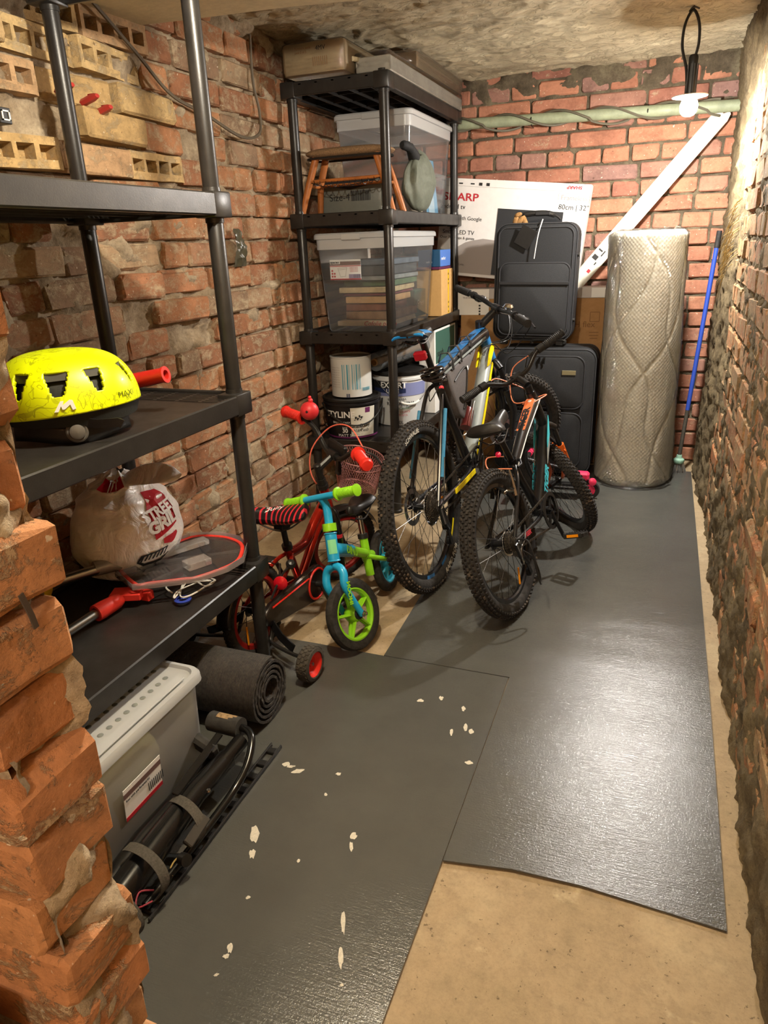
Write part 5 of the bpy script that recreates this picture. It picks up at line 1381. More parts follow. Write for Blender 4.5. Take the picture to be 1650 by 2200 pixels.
for (p, q) in (((-0.10, 0.03), (0.13, 0.20)), ((-0.05, 0.20), (0.15, 0.03)), ((-0.14, -0.09), (-0.02, -0.02)), ((-0.02, -0.10), (0.02, 0.05))):
    mb = MB(); mb.ribbon([(p[0], p[1], zt+0.008), (q[0], q[1], zt+0.008)], (0, 0, 1), 0.012, 0.0015); mb.build('rib', MATS.get('x') or M_BOARD, t)
mb = MB(); Mx = Euler((0, 0, math.radians(62))).to_matrix().to_4x4(); mb.box((-0.100, 0.115, zt+0.016), (0.27, 0.045, 0.020), M=Mx, ch=0.003); mb.build('channel', clear_mat('channel_plastic', 0.28, 0.2, wcol='#d9d2cc'), t)
mb = MB(); mb.box((0.045, 0.055, zt+0.016), (0.085, 0.055, 0.024), M=Mx, ch=0.002); mb.build('socket_box', clear_mat('socket_plastic', 0.25, 0.1, wcol='#eadfda'), t)
mb = MB(); mb.box((-0.135, -0.075, zt+0.010), (0.075, 0.05, 0.018), M=Mx, ch=0.002); mb.build('socket_box', M_BOARD, t)
mb = MB(); mb.cyl((-0.235, -0.12, zt+0.034), (-0.165, 0.0, zt+0.024), 0.025, 20); mb.build('sleeve', clear_mat('sleeve_plastic', 0.4, 0.2, wcol='#e6e0dc'), t)
mb = MB(); mb.cyl((-0.42, -0.52, zt+0.040), (-0.185, -0.035, zt+0.030), 0.0175, 18); mb.build('tube', M_STEEL, t)
mb = MB(); mb.cyl((-0.13, -0.62, -0.018), (-0.115, -0.235, -0.012), 0.0155, 18); mb.build('tube', M_STEEL, t)
RP = MATS['hoop_red']
mb = MB(); M = frame((-0.118, -0.262, -0.013), (0.02, 0.13, 0.004)); mb.lathe([(0.018, 0), (0.027, 0), (0.028, 0.02), (0.024, 0.085), (0.018, 0.10), (0.0, 0.10)], 20, M); mb.build('clamp', RP, t)
mb = MB(); mb.box((-0.10, -0.135, -0.006), (0.10, 0.06, 0.024), M=Euler((0, 0, 0.4)).to_matrix().to_4x4(), ch=0.003); mb.box((-0.055, -0.105, -0.016), (0.05, 0.03, 0.03), ch=0.002); mb.build('bracket', RP, t)
mb = MB(); mb.box((0.02, 0.04, 0.006), (0.012, 0.24, 0.016), M=Euler((0, 0, -0.75)).to_matrix().to_4x4(), ch=0.002); mb.build('arm', RP, t)
mb = MB(); mb.tube([(0.005+0.10*math.cos(a*PI/12), 0.115+0.10*math.sin(a*PI/12), 0.0) for a in range(24)], 0.007, 8, closed=True); mb.build('ring', RP, t)
r = random.Random(5)
for k in range(3):
    mb = MB(); pts = [(0.03+r.uniform(-.06, .08), -0.02+r.uniform(-.07, .10), -0.022+r.uniform(0, .012)) for _ in range(7)]; mb.tube(catmull(pts, 6), 0.0028, 5); mb.build('net_cord', M_WHITE, t)
mb = MB(); mb.lathe([(0.016, 0), (0.026, 0.002), (0.028, 0.008), (0.018, 0.010)], 20, Matrix.Translation((0.07, -0.075, -0.036))); mb.build('cap', mat('cap_blue', '#2c3f9c', .4), t)

# ================================================================ under the near unit
a = tub('storage_tub', 'frosted white storage box with ventilated lid on the floor under the near shelves', (-1.400, 1.095, 0.006), 0.212, 0.385, 0.332, M_FROST, M_MILKY, 0.93, band=0.10)
r = random.Random(1)
mb = MB()
for i in range(3):
    for j in range(20):
        x = 0.02+i*0.055; y = -0.33+j*0.034+(0.017 if i % 2 else 0)
        o = MB(); 
        if i == 0 and False: pass
        mb.lathe([(0.0, 0.3255), (0.0075, 0.3255), (0.0085, 0.3250)], 10, Matrix.Translation((x, y, 0)))
o = mb.build('vent_holes', mat('vent_dark', '#6f736f', 0.7), a); o['kind'] = 'stuff'
mb = MB(); mb.box((0.182, 0, 0.336), (0.030, 0.64, 0.006), ch=0.002); mb.build('lid_ridge', M_MILKY, a)
mb = MB(); mb.box((0.2085, 0.075, 0.150), (0.0015, 0.15, 0.10), M=Euler((0, 0.075, 0)).to_matrix().to_4x4()); mb.build('label_card', M_WHITEPRINT, a, label='white label with red and brown stripes')
mb = MB(); mb.box((0.2115, 0.075, 0.178), (0.001, 0.15, 0.016), M=Euler((0, 0.075, 0)).to_matrix().to_4x4()); mb.build('label_band', mat('label_brown', '#6e5550'), a)
mb = MB(); mb.box((0.2065, 0.075, 0.104), (0.001, 0.15, 0.012), M=Euler((0, 0.075, 0)).to_matrix().to_4x4()); mb.build('label_band', M_REDPRINT, a)
text('lettering', '|||||||||', 0.028, face_x(0.2105, 0.09, 0.138), M_BLKPRINT, a); text('lettering', 'box with perforated lid', 0.010, face_x(0.2125, 0.005, 0.163), M_BLKPRINT, a)
t = thing('folded_cloth', 'pale yellow cloth bundle showing through the frosted storage box', 'cloth', (-1.38, 1.22, 0.012))
mb = MB(); mb.grid(lambda u, v: (0.15*math.cos(u*2*PI)*math.sin(v*PI)**.5, 0.17*math.sin(u*2*PI)*math.sin(v*PI)**.5, 0.21*v+0.02*N3(u*6, v*4)), 24, 14, True); mb.build('cloth', mat('cloth_yellow', '#d6c88a', .8), t)

# rolled black mat
t = thing('rolled_mat', 'black ribbed rubber mat rolled up on the floor under the near shelves', 'mat', (-1.11, 1.715, 0.0))
sp = []
for i in range(260):
    f = i/259; a = -f*4.6*2*PI-1.2; R = 0.034+0.080*f; sp.append((R*math.cos(a), R*math.sin(a)+0.120, R))
mb = MB(); L = 0.72; th = 0.0088
out = [(p[0]*(1+th*.5/p[2]), (p[1]-0.120)*(1+th*.5/p[2])+0.120) for p in sp]; inn = [(p[0]*(1-th*.5/p[2]), (p[1]-0.120)*(1-th*.5/p[2])+0.120) for p in sp]
vs = []; n = len(sp)
for x in (0.0, -L):
    for (y, z), (y2, z2) in zip(out, inn):
        j = 0.004*N3(y*60, z*60) if x == 0 else 0; vs += [(x+j, y, z), (x+j, y2, z2)]
fs = []
for i in range(n-1):
    a0 = 2*i; b0 = 2*n+2*i
    fs += [(a0, a0+2, b0+2, b0), (a0+1, b0+1, b0+3, a0+3), (a0, a0+1, a0+3, a0+2), (b0, b0+2, b0+3, b0+1)]
fs += [(0, 2*n, 2*n+1, 1), (2*n-2, 2*n-1, 4*n-1, 4*n-2)]
mb.add(vs, fs)
M_RIB = bpy.data.materials.new('ribbed_mat'); M_RIB.use_nodes = True; q = NT(M_RIB)
vec = q.coord('Object', rnd_off=False); wv = q.node('ShaderNodeTexWave', bands_direction='X'); q.l.new(vec, wv.inputs[0]); wv.inputs['Scale'].default_value = 60; wv.inputs['Distortion'].default_value = 1.5
nz = q.noise(vec, 90, 5, .7); q.l.new(q.ramp(nz, [(0.3, srgb('#161413')), (0.7, srgb('#46403a'))]), q.b.inputs['Base Color']); q.b.inputs['Roughness'].default_value = 0.75
q.l.new(q.bump(nz, 0.6, 0.004, q.bump(wv.outputs[1], 0.6, 0.003)), q.b.inputs['Normal'])
mb.build('sheet', M_RIB, t)

# folded bike carrier with straps
t = thing('bike_carrier', 'folded black tubular bike carrier with straps lying in front of the frosted box', 'bike carrier', (-1.08, 1.25, 0.006))
P = lambda x, y, z: (x+1.08, y-1.25, z-0.006)
M_TUBE = mat('black_gloss', '#121110', 0.22, coat=0.3)
mb = MB(); mb.tube([P(-1.085, 0.88, 0.062), P(-1.09, 1.05, 0.075), P(-1.095, 1.25, 0.09), P(-1.085, 1.40, 0.095)], [0.040, 0.040, 0.033, 0.030], 18); mb.build('main_tube', M_TUBE, t)
mb = MB(); mb.tube([P(-1.085, 1.36, 0.098), P(-1.075, 1.47, 0.11)], 0.024, 16); mb.build('inner_tube', M_TUBE, t)
mb = MB(); mb.tube([P(-1.14, 0.86, 0.045), P(-1.16, 1.10, 0.05), P(-1.15, 1.40, 0.055)], 0.028, 16); mb.build('lower_tube', M_TUBE, t)
mb = MB(); mb.tube(catmull([P(-1.11, 1.502, 0.13), P(-1.065, 1.495, 0.13), P(-1.035, 1.465, 0.118), P(-1.018, 1.40, 0.085), P(-1.022, 1.33, 0.055), P(-1.024, 1.24, 0.045), P(-1.03, 1.10, 0.035), P(-1.035, 0.95, 0.03)], 6), 0.0115, 12); mb.build('bent_arm', M_TUBE, t)
mb = MB(); mb.cyl(P(-1.205, 1.508, 0.125), P(-1.092, 1.500, 0.130), 0.031, 22); mb.build('foam_grip', mat('foam', '#2b2926', 0.85, grain=0.2, bump=0.2), t)
mb = MB(); mb.grid(lambda u, v: (*P(-1.175+0.065*u, 1.5045-0.031*math.cos(1.2+v*0.8)-0.0005*0, 0.1275)[:2], 0.1215+0.0322*math.sin(1.2+v*0.8)+0.0005*N3(u*9, v*9)), 10, 4); mb.build('worn_patch', mat('worn_foam', '#8d7350', 0.9, grain=.4, gscale=90), t)
mb = MB(); mb.box(P(-1.185, 1.42, 0.11), (0.13, 0.035, 0.05), M=Euler((0.2, 0.15, -0.25)).to_matrix().to_4x4(), ch=0.01); mb.build('foam_block', MATS['foam'], t)
mb = MB(); mb.box(P(-1.13, 1.33, 0.125), (0.022, 0.26, 0.008), M=Euler((0, 0.3, 0.1)).to_matrix().to_4x4(), ch=0.002)
mb.build('flat_bar', M_TUBE, t)
mb = MB(); X = []
for k in range(11): mb.box(P(-1.03, 1.56-0.06*k, 0.012), (0.030, 0.024, 0.010), ch=0.002)
for s in (-1, 1): mb.box(P(-1.03+s*0.017, 1.26, 0.012), (0.006, 0.66, 0.013), ch=0.002)
mb.build('slotted_strip', M_BLACK, t)
M_WEB = mat('webbing', '#4a453c', 0.8, grain=0.3, gscale=180, bump=0.6, bscale=500)
def strap(y0, y1, R, zc=0.075):
    pts = []
    for i in range(26):
        a = 2.4-i/25*5.2; pts.append(P(-1.075+R*math.cos(a)*1.0, y0+(y1-y0)*i/25, max(0.012, zc+R*math.sin(a)*0.75)))
    m_ = MB(); m_.ribbon(catmull(pts, 2), (0.15, 1, 0.1), 0.027, 0.0022); return m_.build('strap', M_WEB, t)
strap(1.02, 0.95, 0.078); strap(1.20, 1.10, 0.070); strap(0.90, 0.86, 0.085, 0.06)
mb = MB(); mb.box(P(-1.015, 1.145, 0.085), (0.028, 0.085, 0.018), M=Euler((0.3, 0.7, 0.15)).to_matrix().to_4x4(), ch=0.003); mb.build('buckle', mat('buckle_grey', '#3b3833', 0.4), t)
mb = MB(); mb.cyl(P(-1.015, 1.075, 0.06), P(-0.995, 1.070, 0.066), 0.016, 16); mb.build('ratchet', M_DSTEEL, t)
mb = MB(); mb.tube(catmull([P(-1.02, 1.09, 0.06), P(-1.035, 1.07, 0.05), P(-1.035, 1.05, 0.04), P(-1.022, 1.04, 0.035)], 5), 0.0022, 6); mb.build('cord', mat('cord_tan', '#b39a5e', .7), t)
mb = MB(); mb.tube(catmull([P(-1.03, 0.98, 0.05), P(-1.045, 0.95, 0.07), P(-1.03, 0.92, 0.06), P(-1.02, 0.96, 0.04)], 5), 0.0022, 6); mb.build('cord', mat('cord_red', '#8c2f3a', .6), t)
for (x, y, z) in ((-1.052, 1.26, 0.106), (-1.06, 1.03, 0.10)):
    mb = MB(); mb.lathe([(0, 0.006), (0.005, 0.005), (0.007, 0)], 10, Matrix.Translation(P(x, y, z))); mb.build('rivet', M_CHROME, t)

# wooden door frame just inside the picture's lower left corner
mb = MB(); mb.box((-0.90, 0.335, 0.32), (0.44, 0.07, 0.66), ch=0.004)
o = mb.build('trim_2', mat('door_wood', '#b07f3a', 0.5, grain=0.15, gscale=12)); tag(o, 'yellow-brown wooden door frame in front of the brick jamb', kind='structure')
# ================================================================ bicycles
M_TIRE = mat('tyre_rubber', '#1f1b17', 0.85, grain=0.45, gscale=45, bump=0.2)
M_MUD = bpy.data.materials.new('tyre_tread'); M_MUD.use_nodes = True; q = NT(M_MUD)
vec = q.coord('Object'); nn = q.noise(vec, 14, 5, 0.7); n2 = q.noise(vec, 90, 3, .6)
c = q.mix(q.ramp(nn, [(0.58, 0), (0.72, 0.7)]), srgb('#1e1a17'), srgb('#85705a')); c = q.mix(q.ramp(n2, [(0.45, 0), (0.75, 0.25)]), c, srgb('#4a3f33'))
q.l.new(c, q.b.inputs['Base Color']); q.b.inputs['Roughness'].default_value = 0.85
M_FRAME_K = mat('frame_black', '#141416', 0.28, coat=0.4)
M_ALU = mat('alloy_dark', '#2a2a2c', 0.35, 0.7)
M_CHAIN = mat('chain', '#5a534a', 0.4, 0.8)
M_ORANGE = mat('frame_orange', '#d9621c', 0.35)
M_AMBER = mat('amber_reflector', '#e08a12', 0.2)
M_CYAN = mat('cyan_decal', '#45b8c8', 0.4)
M_GREY = mat('grey_decal', '#8e9290', 0.4)
M_TXT = mat('tyre_print', '#c9c5b8', 0.7)
M_SADDLE = mat('saddle_black', '#1c1a19', 0.42, bump=0.1, bscale=200)

def bike_matrix(x, y, yaw, lean, z=0.0):
    f = V((math.sin(yaw), math.cos(yaw), 0)); n = V((math.cos(yaw), -math.sin(yaw), 0))
    up = V((0, 0, 1))*math.cos(lean)+n*math.sin(lean); nn_ = n*math.cos(lean)-V((0, 0, 1))*math.sin(lean)
    l = -nn_
    return Matrix(((f.x, l.x, up.x, x), (f.y, l.y, up.y, y), (f.z, l.z, up.z, z), (0, 0, 0, 1)))
def bike_root(label, cat, x, y, yaw, lean, z, name='bicycle', group=None):
    t = thing(name, label, cat, group=group); t.matrix_basis = bike_matrix(x, y, yaw, lean, z); return t
def steer_matrix(hx, hz, rake, delta):
    a = V((-math.sin(rake), 0, math.cos(rake)))
    return Matrix.Translation((hx, 0, hz)) @ Matrix.Rotation(delta, 4, a) @ Matrix.Translation((-hx, 0, -hz))
WY = Matrix(((1, 0, 0, 0), (0, 0, 1, 0), (0, 1, 0, 0), (0, 0, 0, 1)))     # lathe axis (z) -> bike left (y)

def make_wheel(parent, M, R, r, rim_m, nspk=28, knobs=None, disc=0, cassette=0, hubw=0.05, printed=None, rimh=0.022, decal=None):
    ir = R-2*r+0.004
    MM = M @ WY
    mb = MB(); mb.lathe([(ir, -0.011), (ir+0.006, -0.013), (ir+0.004, -0.006), (ir-rimh*0.2, -0.005), (ir-rimh, -0.003), (ir-rimh, 0.003), (ir-rimh*0.2, 0.005), (ir+0.004, 0.006), (ir+0.006, 0.013), (ir, 0.011), (ir-rimh*0.75, 0.0115), (ir-rimh, 0.006), (ir-rimh, -0.006), (ir-rimh*0.75, -0.0115), (ir, -0.011)], 64, MM)
    w_ = mb.build('wheel', rim_m, parent)
    w_['label'] = 'wheel rim'
    del w_['label']
    mb = MB(); pr = []
    for k in range(13):
        a = PI*0.12+(2*PI-PI*0.24)*k/12+PI
        pr.append((R-r+r*math.cos(a)*1.0, r*math.sin(a)))
    mb.lathe(pr+[pr[0]], 72, MM); tire = mb.build('tyre', M_TIRE, w_)
    if knobs:
        mb = MB(); rows, n, kw, kl, kh = knobs
        for i in range(n):
            for q_, rr in enumerate(rows):
                a = 2*PI*(i+(0.5 if q_ % 2 else 0))/n
                ph = rr; cr = R-r+(r+kh*0.35)*math.cos(ph); cz = (r+kh*0.35)*math.sin(ph)
                rad = V((math.cos(a), 0, math.sin(a))); ax = V((0, 1, 0)); tan = V((-math.sin(a), 0, math.cos(a)))
                nrm = (rad*math.cos(ph)+ax*math.sin(ph)); sd = nrm.cross(tan)
                p = rad*cr+ax*cz
                vs = []
                for (h_, k_) in ((-kh*.5, 1.0), (kh*.5, 0.8)):
                    for (u_, v_) in ((-1, -1), (1, -1), (1, 1), (-1, 1)): vs.append(M @ (p+nrm*h_+tan*u_*kl/2*k_+sd*v_*kw/2*k_))
                mb.smooth = False; mb.add(vs, [(4, 5, 6, 7), (0, 1, 5, 4), (1, 2, 6, 5), (2, 3, 7, 6), (3, 0, 4, 7)])
        o = mb.build('tread', M_MUD, w_); o['kind'] = 'stuff'
    mb = MB(); mb.lathe([(0, -hubw), (0.009, -hubw), (0.012, -hubw*0.72), (0.026, -hubw*0.62), (0.026, -hubw*0.56), (0.014, -hubw*0.5), (0.013, hubw*0.5), (0.026, hubw*0.56), (0.026, hubw*0.62), (0.012, hubw*0.72), (0.009, hubw), (0, hubw)], 20, MM); mb.build('hub', M_ALU, w_)
    mb = MB(); ro = ir-rimh+0.002
    for i in range(nspk):
        a = 2*PI*i/nspk; s = 1 if i % 2 else -1; tw = (0.45 if (i//2) % 2 else -0.45)
        p = V((0.024*math.cos(a+tw), s*hubw*0.59, 0.024*math.sin(a+tw))); q_ = V((ro*math.cos(a), 0, ro*math.sin(a)))
        mb.tube([M @ p, M @ q_], 0.0013, 4, caps=False); mb.tube([M @ (q_*0.965), M @ q_], 0.0024, 5, caps=False)
    o = mb.build('spokes', M_DSTEEL, w_, fix=False); o['kind'] = 'stuff'
    if disc:
        mb = MB(); mb.lathe([(disc*0.72, 0), (disc, 0), (disc, 0.002), (disc*0.72, 0.002), (disc*0.72, 0)], 36, MM @ Matrix.Translation((0, 0, hubw*0.78)))
        for k in range(5):
            a = 2*PI*k/5; mb.tube([MM @ V((0.018*math.cos(a), 0.018*math.sin(a), hubw*0.8)), MM @ V((disc*0.75*math.cos(a+0.4), disc*0.75*math.sin(a+0.4), hubw*0.8))], 0.003, 4)
        mb.build('brake_disc', M_STEEL, w_)
    if cassette:
        mb = MB(); mb.smooth = False
        for k in range(8):
            rc = cassette*(1-k*0.085); nt = max(12, int(rc*2*PI/0.0125)); P_ = []
            for j in range(nt):
                a = 2*PI*j/nt; P_ += [(rc*0.93*math.cos(a-0.3*PI/nt*2), rc*0.93*math.sin(a-0.3*PI/nt*2)), (rc*math.cos(a), rc*math.sin(a)), (rc*0.93*math.cos(a+0.3*PI/nt*2), rc*0.93*math.sin(a+0.3*PI/nt*2))]
            mb.prism(P_, MM @ Matrix.Translation((0, 0, -hubw*0.64-k*0.0042)), -0.0022)
        mb.build('cassette', M_CHAIN, w_)
        mb = MB(); mb.lathe([(cassette*0.5, 0), (cassette*1.18, 0.001), (cassette*1.18, -0.001)], 32, MM @ Matrix.Translation((0, 0, -hubw*0.60)))
        mb.build('spoke_guard', M_CLEAR, w_)
    if printed:
        for (body, ang, size, side, bold) in printed:
            inward = size < 0; size = abs(size)
            o = text('lettering', body, size, Matrix.Identity(4), M_TXT, w_, ext=0, align='CENTER', bold=bold)
            Rt = R-r*1.15
            for v in o.data.vertices:
                rr = Rt+(-v.co.y if inward else v.co.y); a = ang+(-side if inward else side)*v.co.x/Rt
                dy = r*0.86+0.004
                v.co = M @ V((rr*math.cos(a), side*dy, rr*math.sin(a)))
    if decal:
        for (a0, a1, m_, side) in decal:
            mb = MB(); mb.grid(lambda u, v: tuple(M @ V(((ir-rimh*0.8+rimh*0.75*v)*math.cos(a0+(a1-a0)*u), side*0.0125, (ir-rimh*0.8+rimh*0.75*v)*math.sin(a0+(a1-a0)*u)))), 10, 2)
            mb.build('rim_decal', m_, w_)
    return w_

def crankset(t, bb, R, ang, arm, side=-1, pedal_amber=True, tilt=0.0, arm_r=True, ring_m=None):
    bx, bz = bb
    C = lambda r_, a: V((bx+r_*math.cos(a), 0, bz+r_*math.sin(a)))
    mb = MB(); mb.cyl((bx, -0.055, bz), (bx, 0.055, bz), 0.021, 18); mb.build('bottom_bracket', M_ALU, t)
    P_ = []; nt = int(R*2*PI/0.0125)
    mb = MB(); mb.smooth = False
    M = Matrix(((1, 0, 0, bx), (0, 0, -1, -0.052), (0, 1, 0, bz), (0, 0, 0, 1)))
    for j in range(nt):
        a = 2*PI*j/nt; P_ += [(R*0.96*math.cos(a-0.03), R*0.96*math.sin(a-0.03)), (R*math.cos(a), R*math.sin(a))]
    n = len(P_); inn_ = [(R*0.82*math.cos(math.atan2(y, x)), R*0.82*math.sin(math.atan2(y, x))) for x, y in P_]
    vs = []
    for z in (0, 0.004): vs += [M @ V((x, y, z)) for x, y in P_]+[M @ V((x, y, z)) for x, y in inn_]
    fs = []
    for j in range(n):
        k = (j+1) % n
        fs += [(j, k, n+k, n+j), (2*n+j, 3*n+j, 3*n+k, 2*n+k), (j, 2*n+j, 2*n+k, k), (n+j, n+k, 3*n+k, 3*n+j)]
    mb.add(vs, fs)
    for k in range(4):
        a = ang+PI/4+k*PI/2; mb.tube([(bx, -0.056, bz), (bx+R*0.86*math.cos(a), -0.054, bz+R*0.86*math.sin(a))], 0.008, 6, flat=0.5)
    mb.build('chainring', ring_m or M_ALU, t)
    for s, a in ((-1, ang), (1, ang+PI)):
        e = C(arm, a); y0 = s*0.058; y1 = s*0.075
        mb = MB(); mb.tube([(bx, y0, bz), (bx+(e.x-bx)*0.3, y0+s*0.004, bz+(e.z-bz)*0.3), (e.x, y1, e.z)], [0.017, 0.012, 0.013], 10, flat=0.6, up=(0, 1, 0)); mb.build('crank_arm', M_ALU, t)
        mb = MB(); py = s*(0.075+0.058)
        T = Matrix.Translation((e.x, py, e.z)) @ Matrix.Rotation(tilt, 4, 'Y')
        for xx in (-0.032, 0.032): mb.box((0, 0, 0), (0, 0, 0)) if False else None
        def bx_(c, d):
            m2 = MB(); m2.rbox(c, d, 0.004); mb.add([T @ V(p) for p in m2.v], m2.f)
        bx_((0.036, 0, 0), (0.016, 0.094, 0.024)); bx_((-0.036, 0, 0), (0.016, 0.094, 0.024)); bx_((0, 0.044*1, 0), (0.07, 0.012, 0.022)); bx_((0, -0.044, 0), (0.07, 0.012, 0.022)); bx_((0, 0, 0), (0.026, 0.10, 0.022))
        bx_((0.018, 0, 0), (0.03, 0.006, 0.02)); bx_((-0.018, 0, 0), (0.03, 0.006, 0.02))
        for k in range(7):
            bx_((0.036, -0.042+0.014*k, 0.014), (0.010, 0.005, 0.006)); bx_((-0.036, -0.042+0.014*k, 0.014), (0.010, 0.005, 0.006))
        pd = mb.build('pedal', M_BLACK, t)
        if pedal_amber:
            for xx in (0.0452, -0.0452):
                m2 = MB(); m2.box((xx, 0, 0), (0.003, 0.055, 0.013)); m2.v = [tuple(T @ V(p)) for p in m2.v]; m2.build('reflector', M_AMBER, pd)

def chain(t, bb, R, hub, rc, y0=-0.054):
    bx, bz = bb; hx, hz = hub
    d = V((bx-hx, bz-hz)); L = d.length; u = d/L; n = V((-u.y, u.x)); pts = []
    a = (R-rc)/L
    for k in range(9):
        th = math.pi/2+math.pi*k/8; pts.append((hx+rc*(u.x*math.cos(th)+n.x*math.sin(th)), hz+rc*(u.y*math.cos(th)+n.y*math.sin(th))))
    for k in range(11):
        th = -math.pi/2+math.pi*k/10; pts.append((bx+R*(u.x*math.cos(th)+n.x*math.sin(th)), bz+R*(u.y*math.cos(th)+n.y*math.sin(th))))
    pts.append(pts[0]); P_ = []
    for i in range(len(pts)-1):
        p, q_ = V(pts[i]), V(pts[i+1]); l = (q_-p).length; m_ = max(1, round(l/0.0125))
        for k in range(m_): P_.append((p.lerp(q_, k/m_), (q_-p).normalized()))
    mb = MB()
    for i, (p, dd) in enumerate(P_):
        M = Matrix(((dd.x, 0, -dd.y, p.x), (0, 1, 0, y0), (dd.y, 0, dd.x, p.y), (0, 0, 0, 1))); w_ = 0.007 if i % 2 else 0.0045
        mb.smooth = False
        vs = [M @ V((sx*0.0075, sy*w_/2, sz*0.004)) for sx in (-1, 1) for sy in (-1, 1) for sz in (-1, 1)]
        mb.add(vs, [(0, 1, 3, 2), (4, 6, 7, 5), (0, 4, 5, 1), (2, 3, 7, 6), (1, 5, 7, 3), (0, 2, 6, 4)])
    o = mb.build('chain', M_CHAIN, t); o['kind'] = 'stuff'

def saddle(t, x, z, L, W, H_, top, under=None, stripes=None, tilt=0.0):
    def f(u, v):
        # u round, v along: rear (0) to nose (1)
        s = v; wd = W/2*((1-s)**1.4*(1-0.0*s)+0.20+0.10*math.sin(s*PI)*-1); wd = max(0.018, W/2*(0.22+0.78*(1/(1+math.exp((s-0.42)*11)))))
        e = math.sin(min(1, max(0.0, min(s/0.08, (1-s)/0.08)))*PI/2)**0.6
        a = u*2*PI; ca, sa = math.cos(a), math.sin(a)
        hh = H_*(1.0 if sa > 0 else 0.75)
        zz = 0.012*math.cos(s*PI*2)*0.6+0.014*(1-s)**3
        return (x-L*0.42+L*s, wd*e*(abs(ca)**0.8*(1 if ca > 0 else -1)), z+zz+hh*e*(abs(sa)**0.9*(1 if sa > 0 else -1))*(0.9 if sa > 0 else 1)+tilt*s*L-(0.010*(abs(ca)**4) if sa > 0 else 0))
    mb = MB(); mb.grid(f, 28, 36, True); o = mb.build('saddle', top, t)
    md = MB()
    for s in (-1, 1): md.tube(catmull([(x+L*0.42, s*0.012, z-H_*0.6), (x+L*0.15, s*0.02, z-H_*1.5), (x-L*0.08, s*0.022, z-H_*1.5), (x-L*0.3, s*0.035, z-H_*0.5)], 4), 0.0035, 6)
    md.build('rails', M_DSTEEL, o)
    return o

def tube_part(t, name, pts, r, m_, n=16, flat=1.0, S=None, up=None, label=None):
    mb = MB(S); mb.tube(pts, r, n, flat=flat, up=up); return mb.build(name, m_, t, label=label)

def grip(t, S, a, b, r, m_, ribs=0, flange=False, label=None):
    a, b = V(a), V(b); L = (b-a).length; M = (S if S is not None else Matrix.Identity(4)) @ frame(a, b-a)
    pr = [(0, 0), (r*0.7, 0)]
    n = 26
    for i in range(n+1):
        f = i/n; rr = r*(1+0.06*math.sin(f*PI)); 
        if ribs: rr += (0.0012 if i % 2 else -0.0006)
        pr.append((rr, L*f))
    if flange: pr = [(0, -0.004), (r*1.45, -0.004), (r*1.5, 0.003), (r*1.05, 0.006)]+pr[2:]+[(r*1.35, L), (r*1.35, L+0.006), (r*0.9, L+0.008), (0, L+0.008)]
    else: pr += [(r*1.15, L-0.002), (r*1.15, L+0.004), (0, L+0.005)]
    mb = MB(); mb.lathe(pr, 18, M); return mb.build('grip', m_, t, label=label)

# ---------------------------------------------------------------- black, cyan and orange child mountain bike
S_MTB = [(-0.75, 0), (0.75, 0)]
t = bike_root('black child mountain bike with cyan lettering and orange fork nearest the right wall', 'bicycle', -0.465, 2.69, 0.186, -0.27, 0.008)
R = 0.311; HX, HZ, RK = 0.735, 0.66, math.radians(22); S = steer_matrix(HX, HZ, RK, math.radians(50))
ax = lambda d, y=0: (HX-math.sin(RK)*d, y, HZ+math.cos(RK)*d)
KN = ((-1.15, -0.62, -0.21, 0.21, 0.62, 1.15), 84, 0.011, 0.013, 0.008)
make_wheel(t, Matrix.Translation((0, 0, R)), R, 0.030, M_FRAME_K, 28, KN, cassette=0.048, hubw=0.058)
hubF = (1.03, 0, R)
make_wheel(t, S @ Matrix.Translation(hubF), R, 0.030, M_FRAME_K, 28, KN, hubw=0.045)
BB = (0.45, 0.30)
fr = MB(); fr.tube([(0.44, 0, 0.30), (0.60, 0, 0.47), (0.745, 0, 0.665)], [0.030, 0.034, 0.030], 18, flat=0.75)
fr.tube([(0.275, 0, 0.555), (0.45, 0, 0.665), (0.70, 0, 0.79)], [0.019, 0.024, 0.026], 16, flat=1.25)
fr.tube([(0.455, 0, 0.30), (0.33, 0, 0.50), (0.285, 0, 0.60)], [0.020, 0.019, 0.019], 14)
fr.tube([ax(0.19), ax(-0.02)], [0.024, 0.026], 18)
for s in (-1, 1):
    fr.tube(catmull([(0.44, s*0.020, 0.30), (0.30, s*0.045, 0.30), (0.0, s*0.062, R)], 5), 0.010, 10)
    fr.tube(catmull([(0.285, s*0.012, 0.57), (0.20, s*0.042, 0.50), (0.0, s*0.062, R)], 5), 0.0085, 10)
    fr.tube([(-0.015, s*0.062, R-0.01), (0.03, s*0.062, R)], 0.013, 8, flat=0.4)
frame_o = fr.build('frame', M_FRAME_K, t)
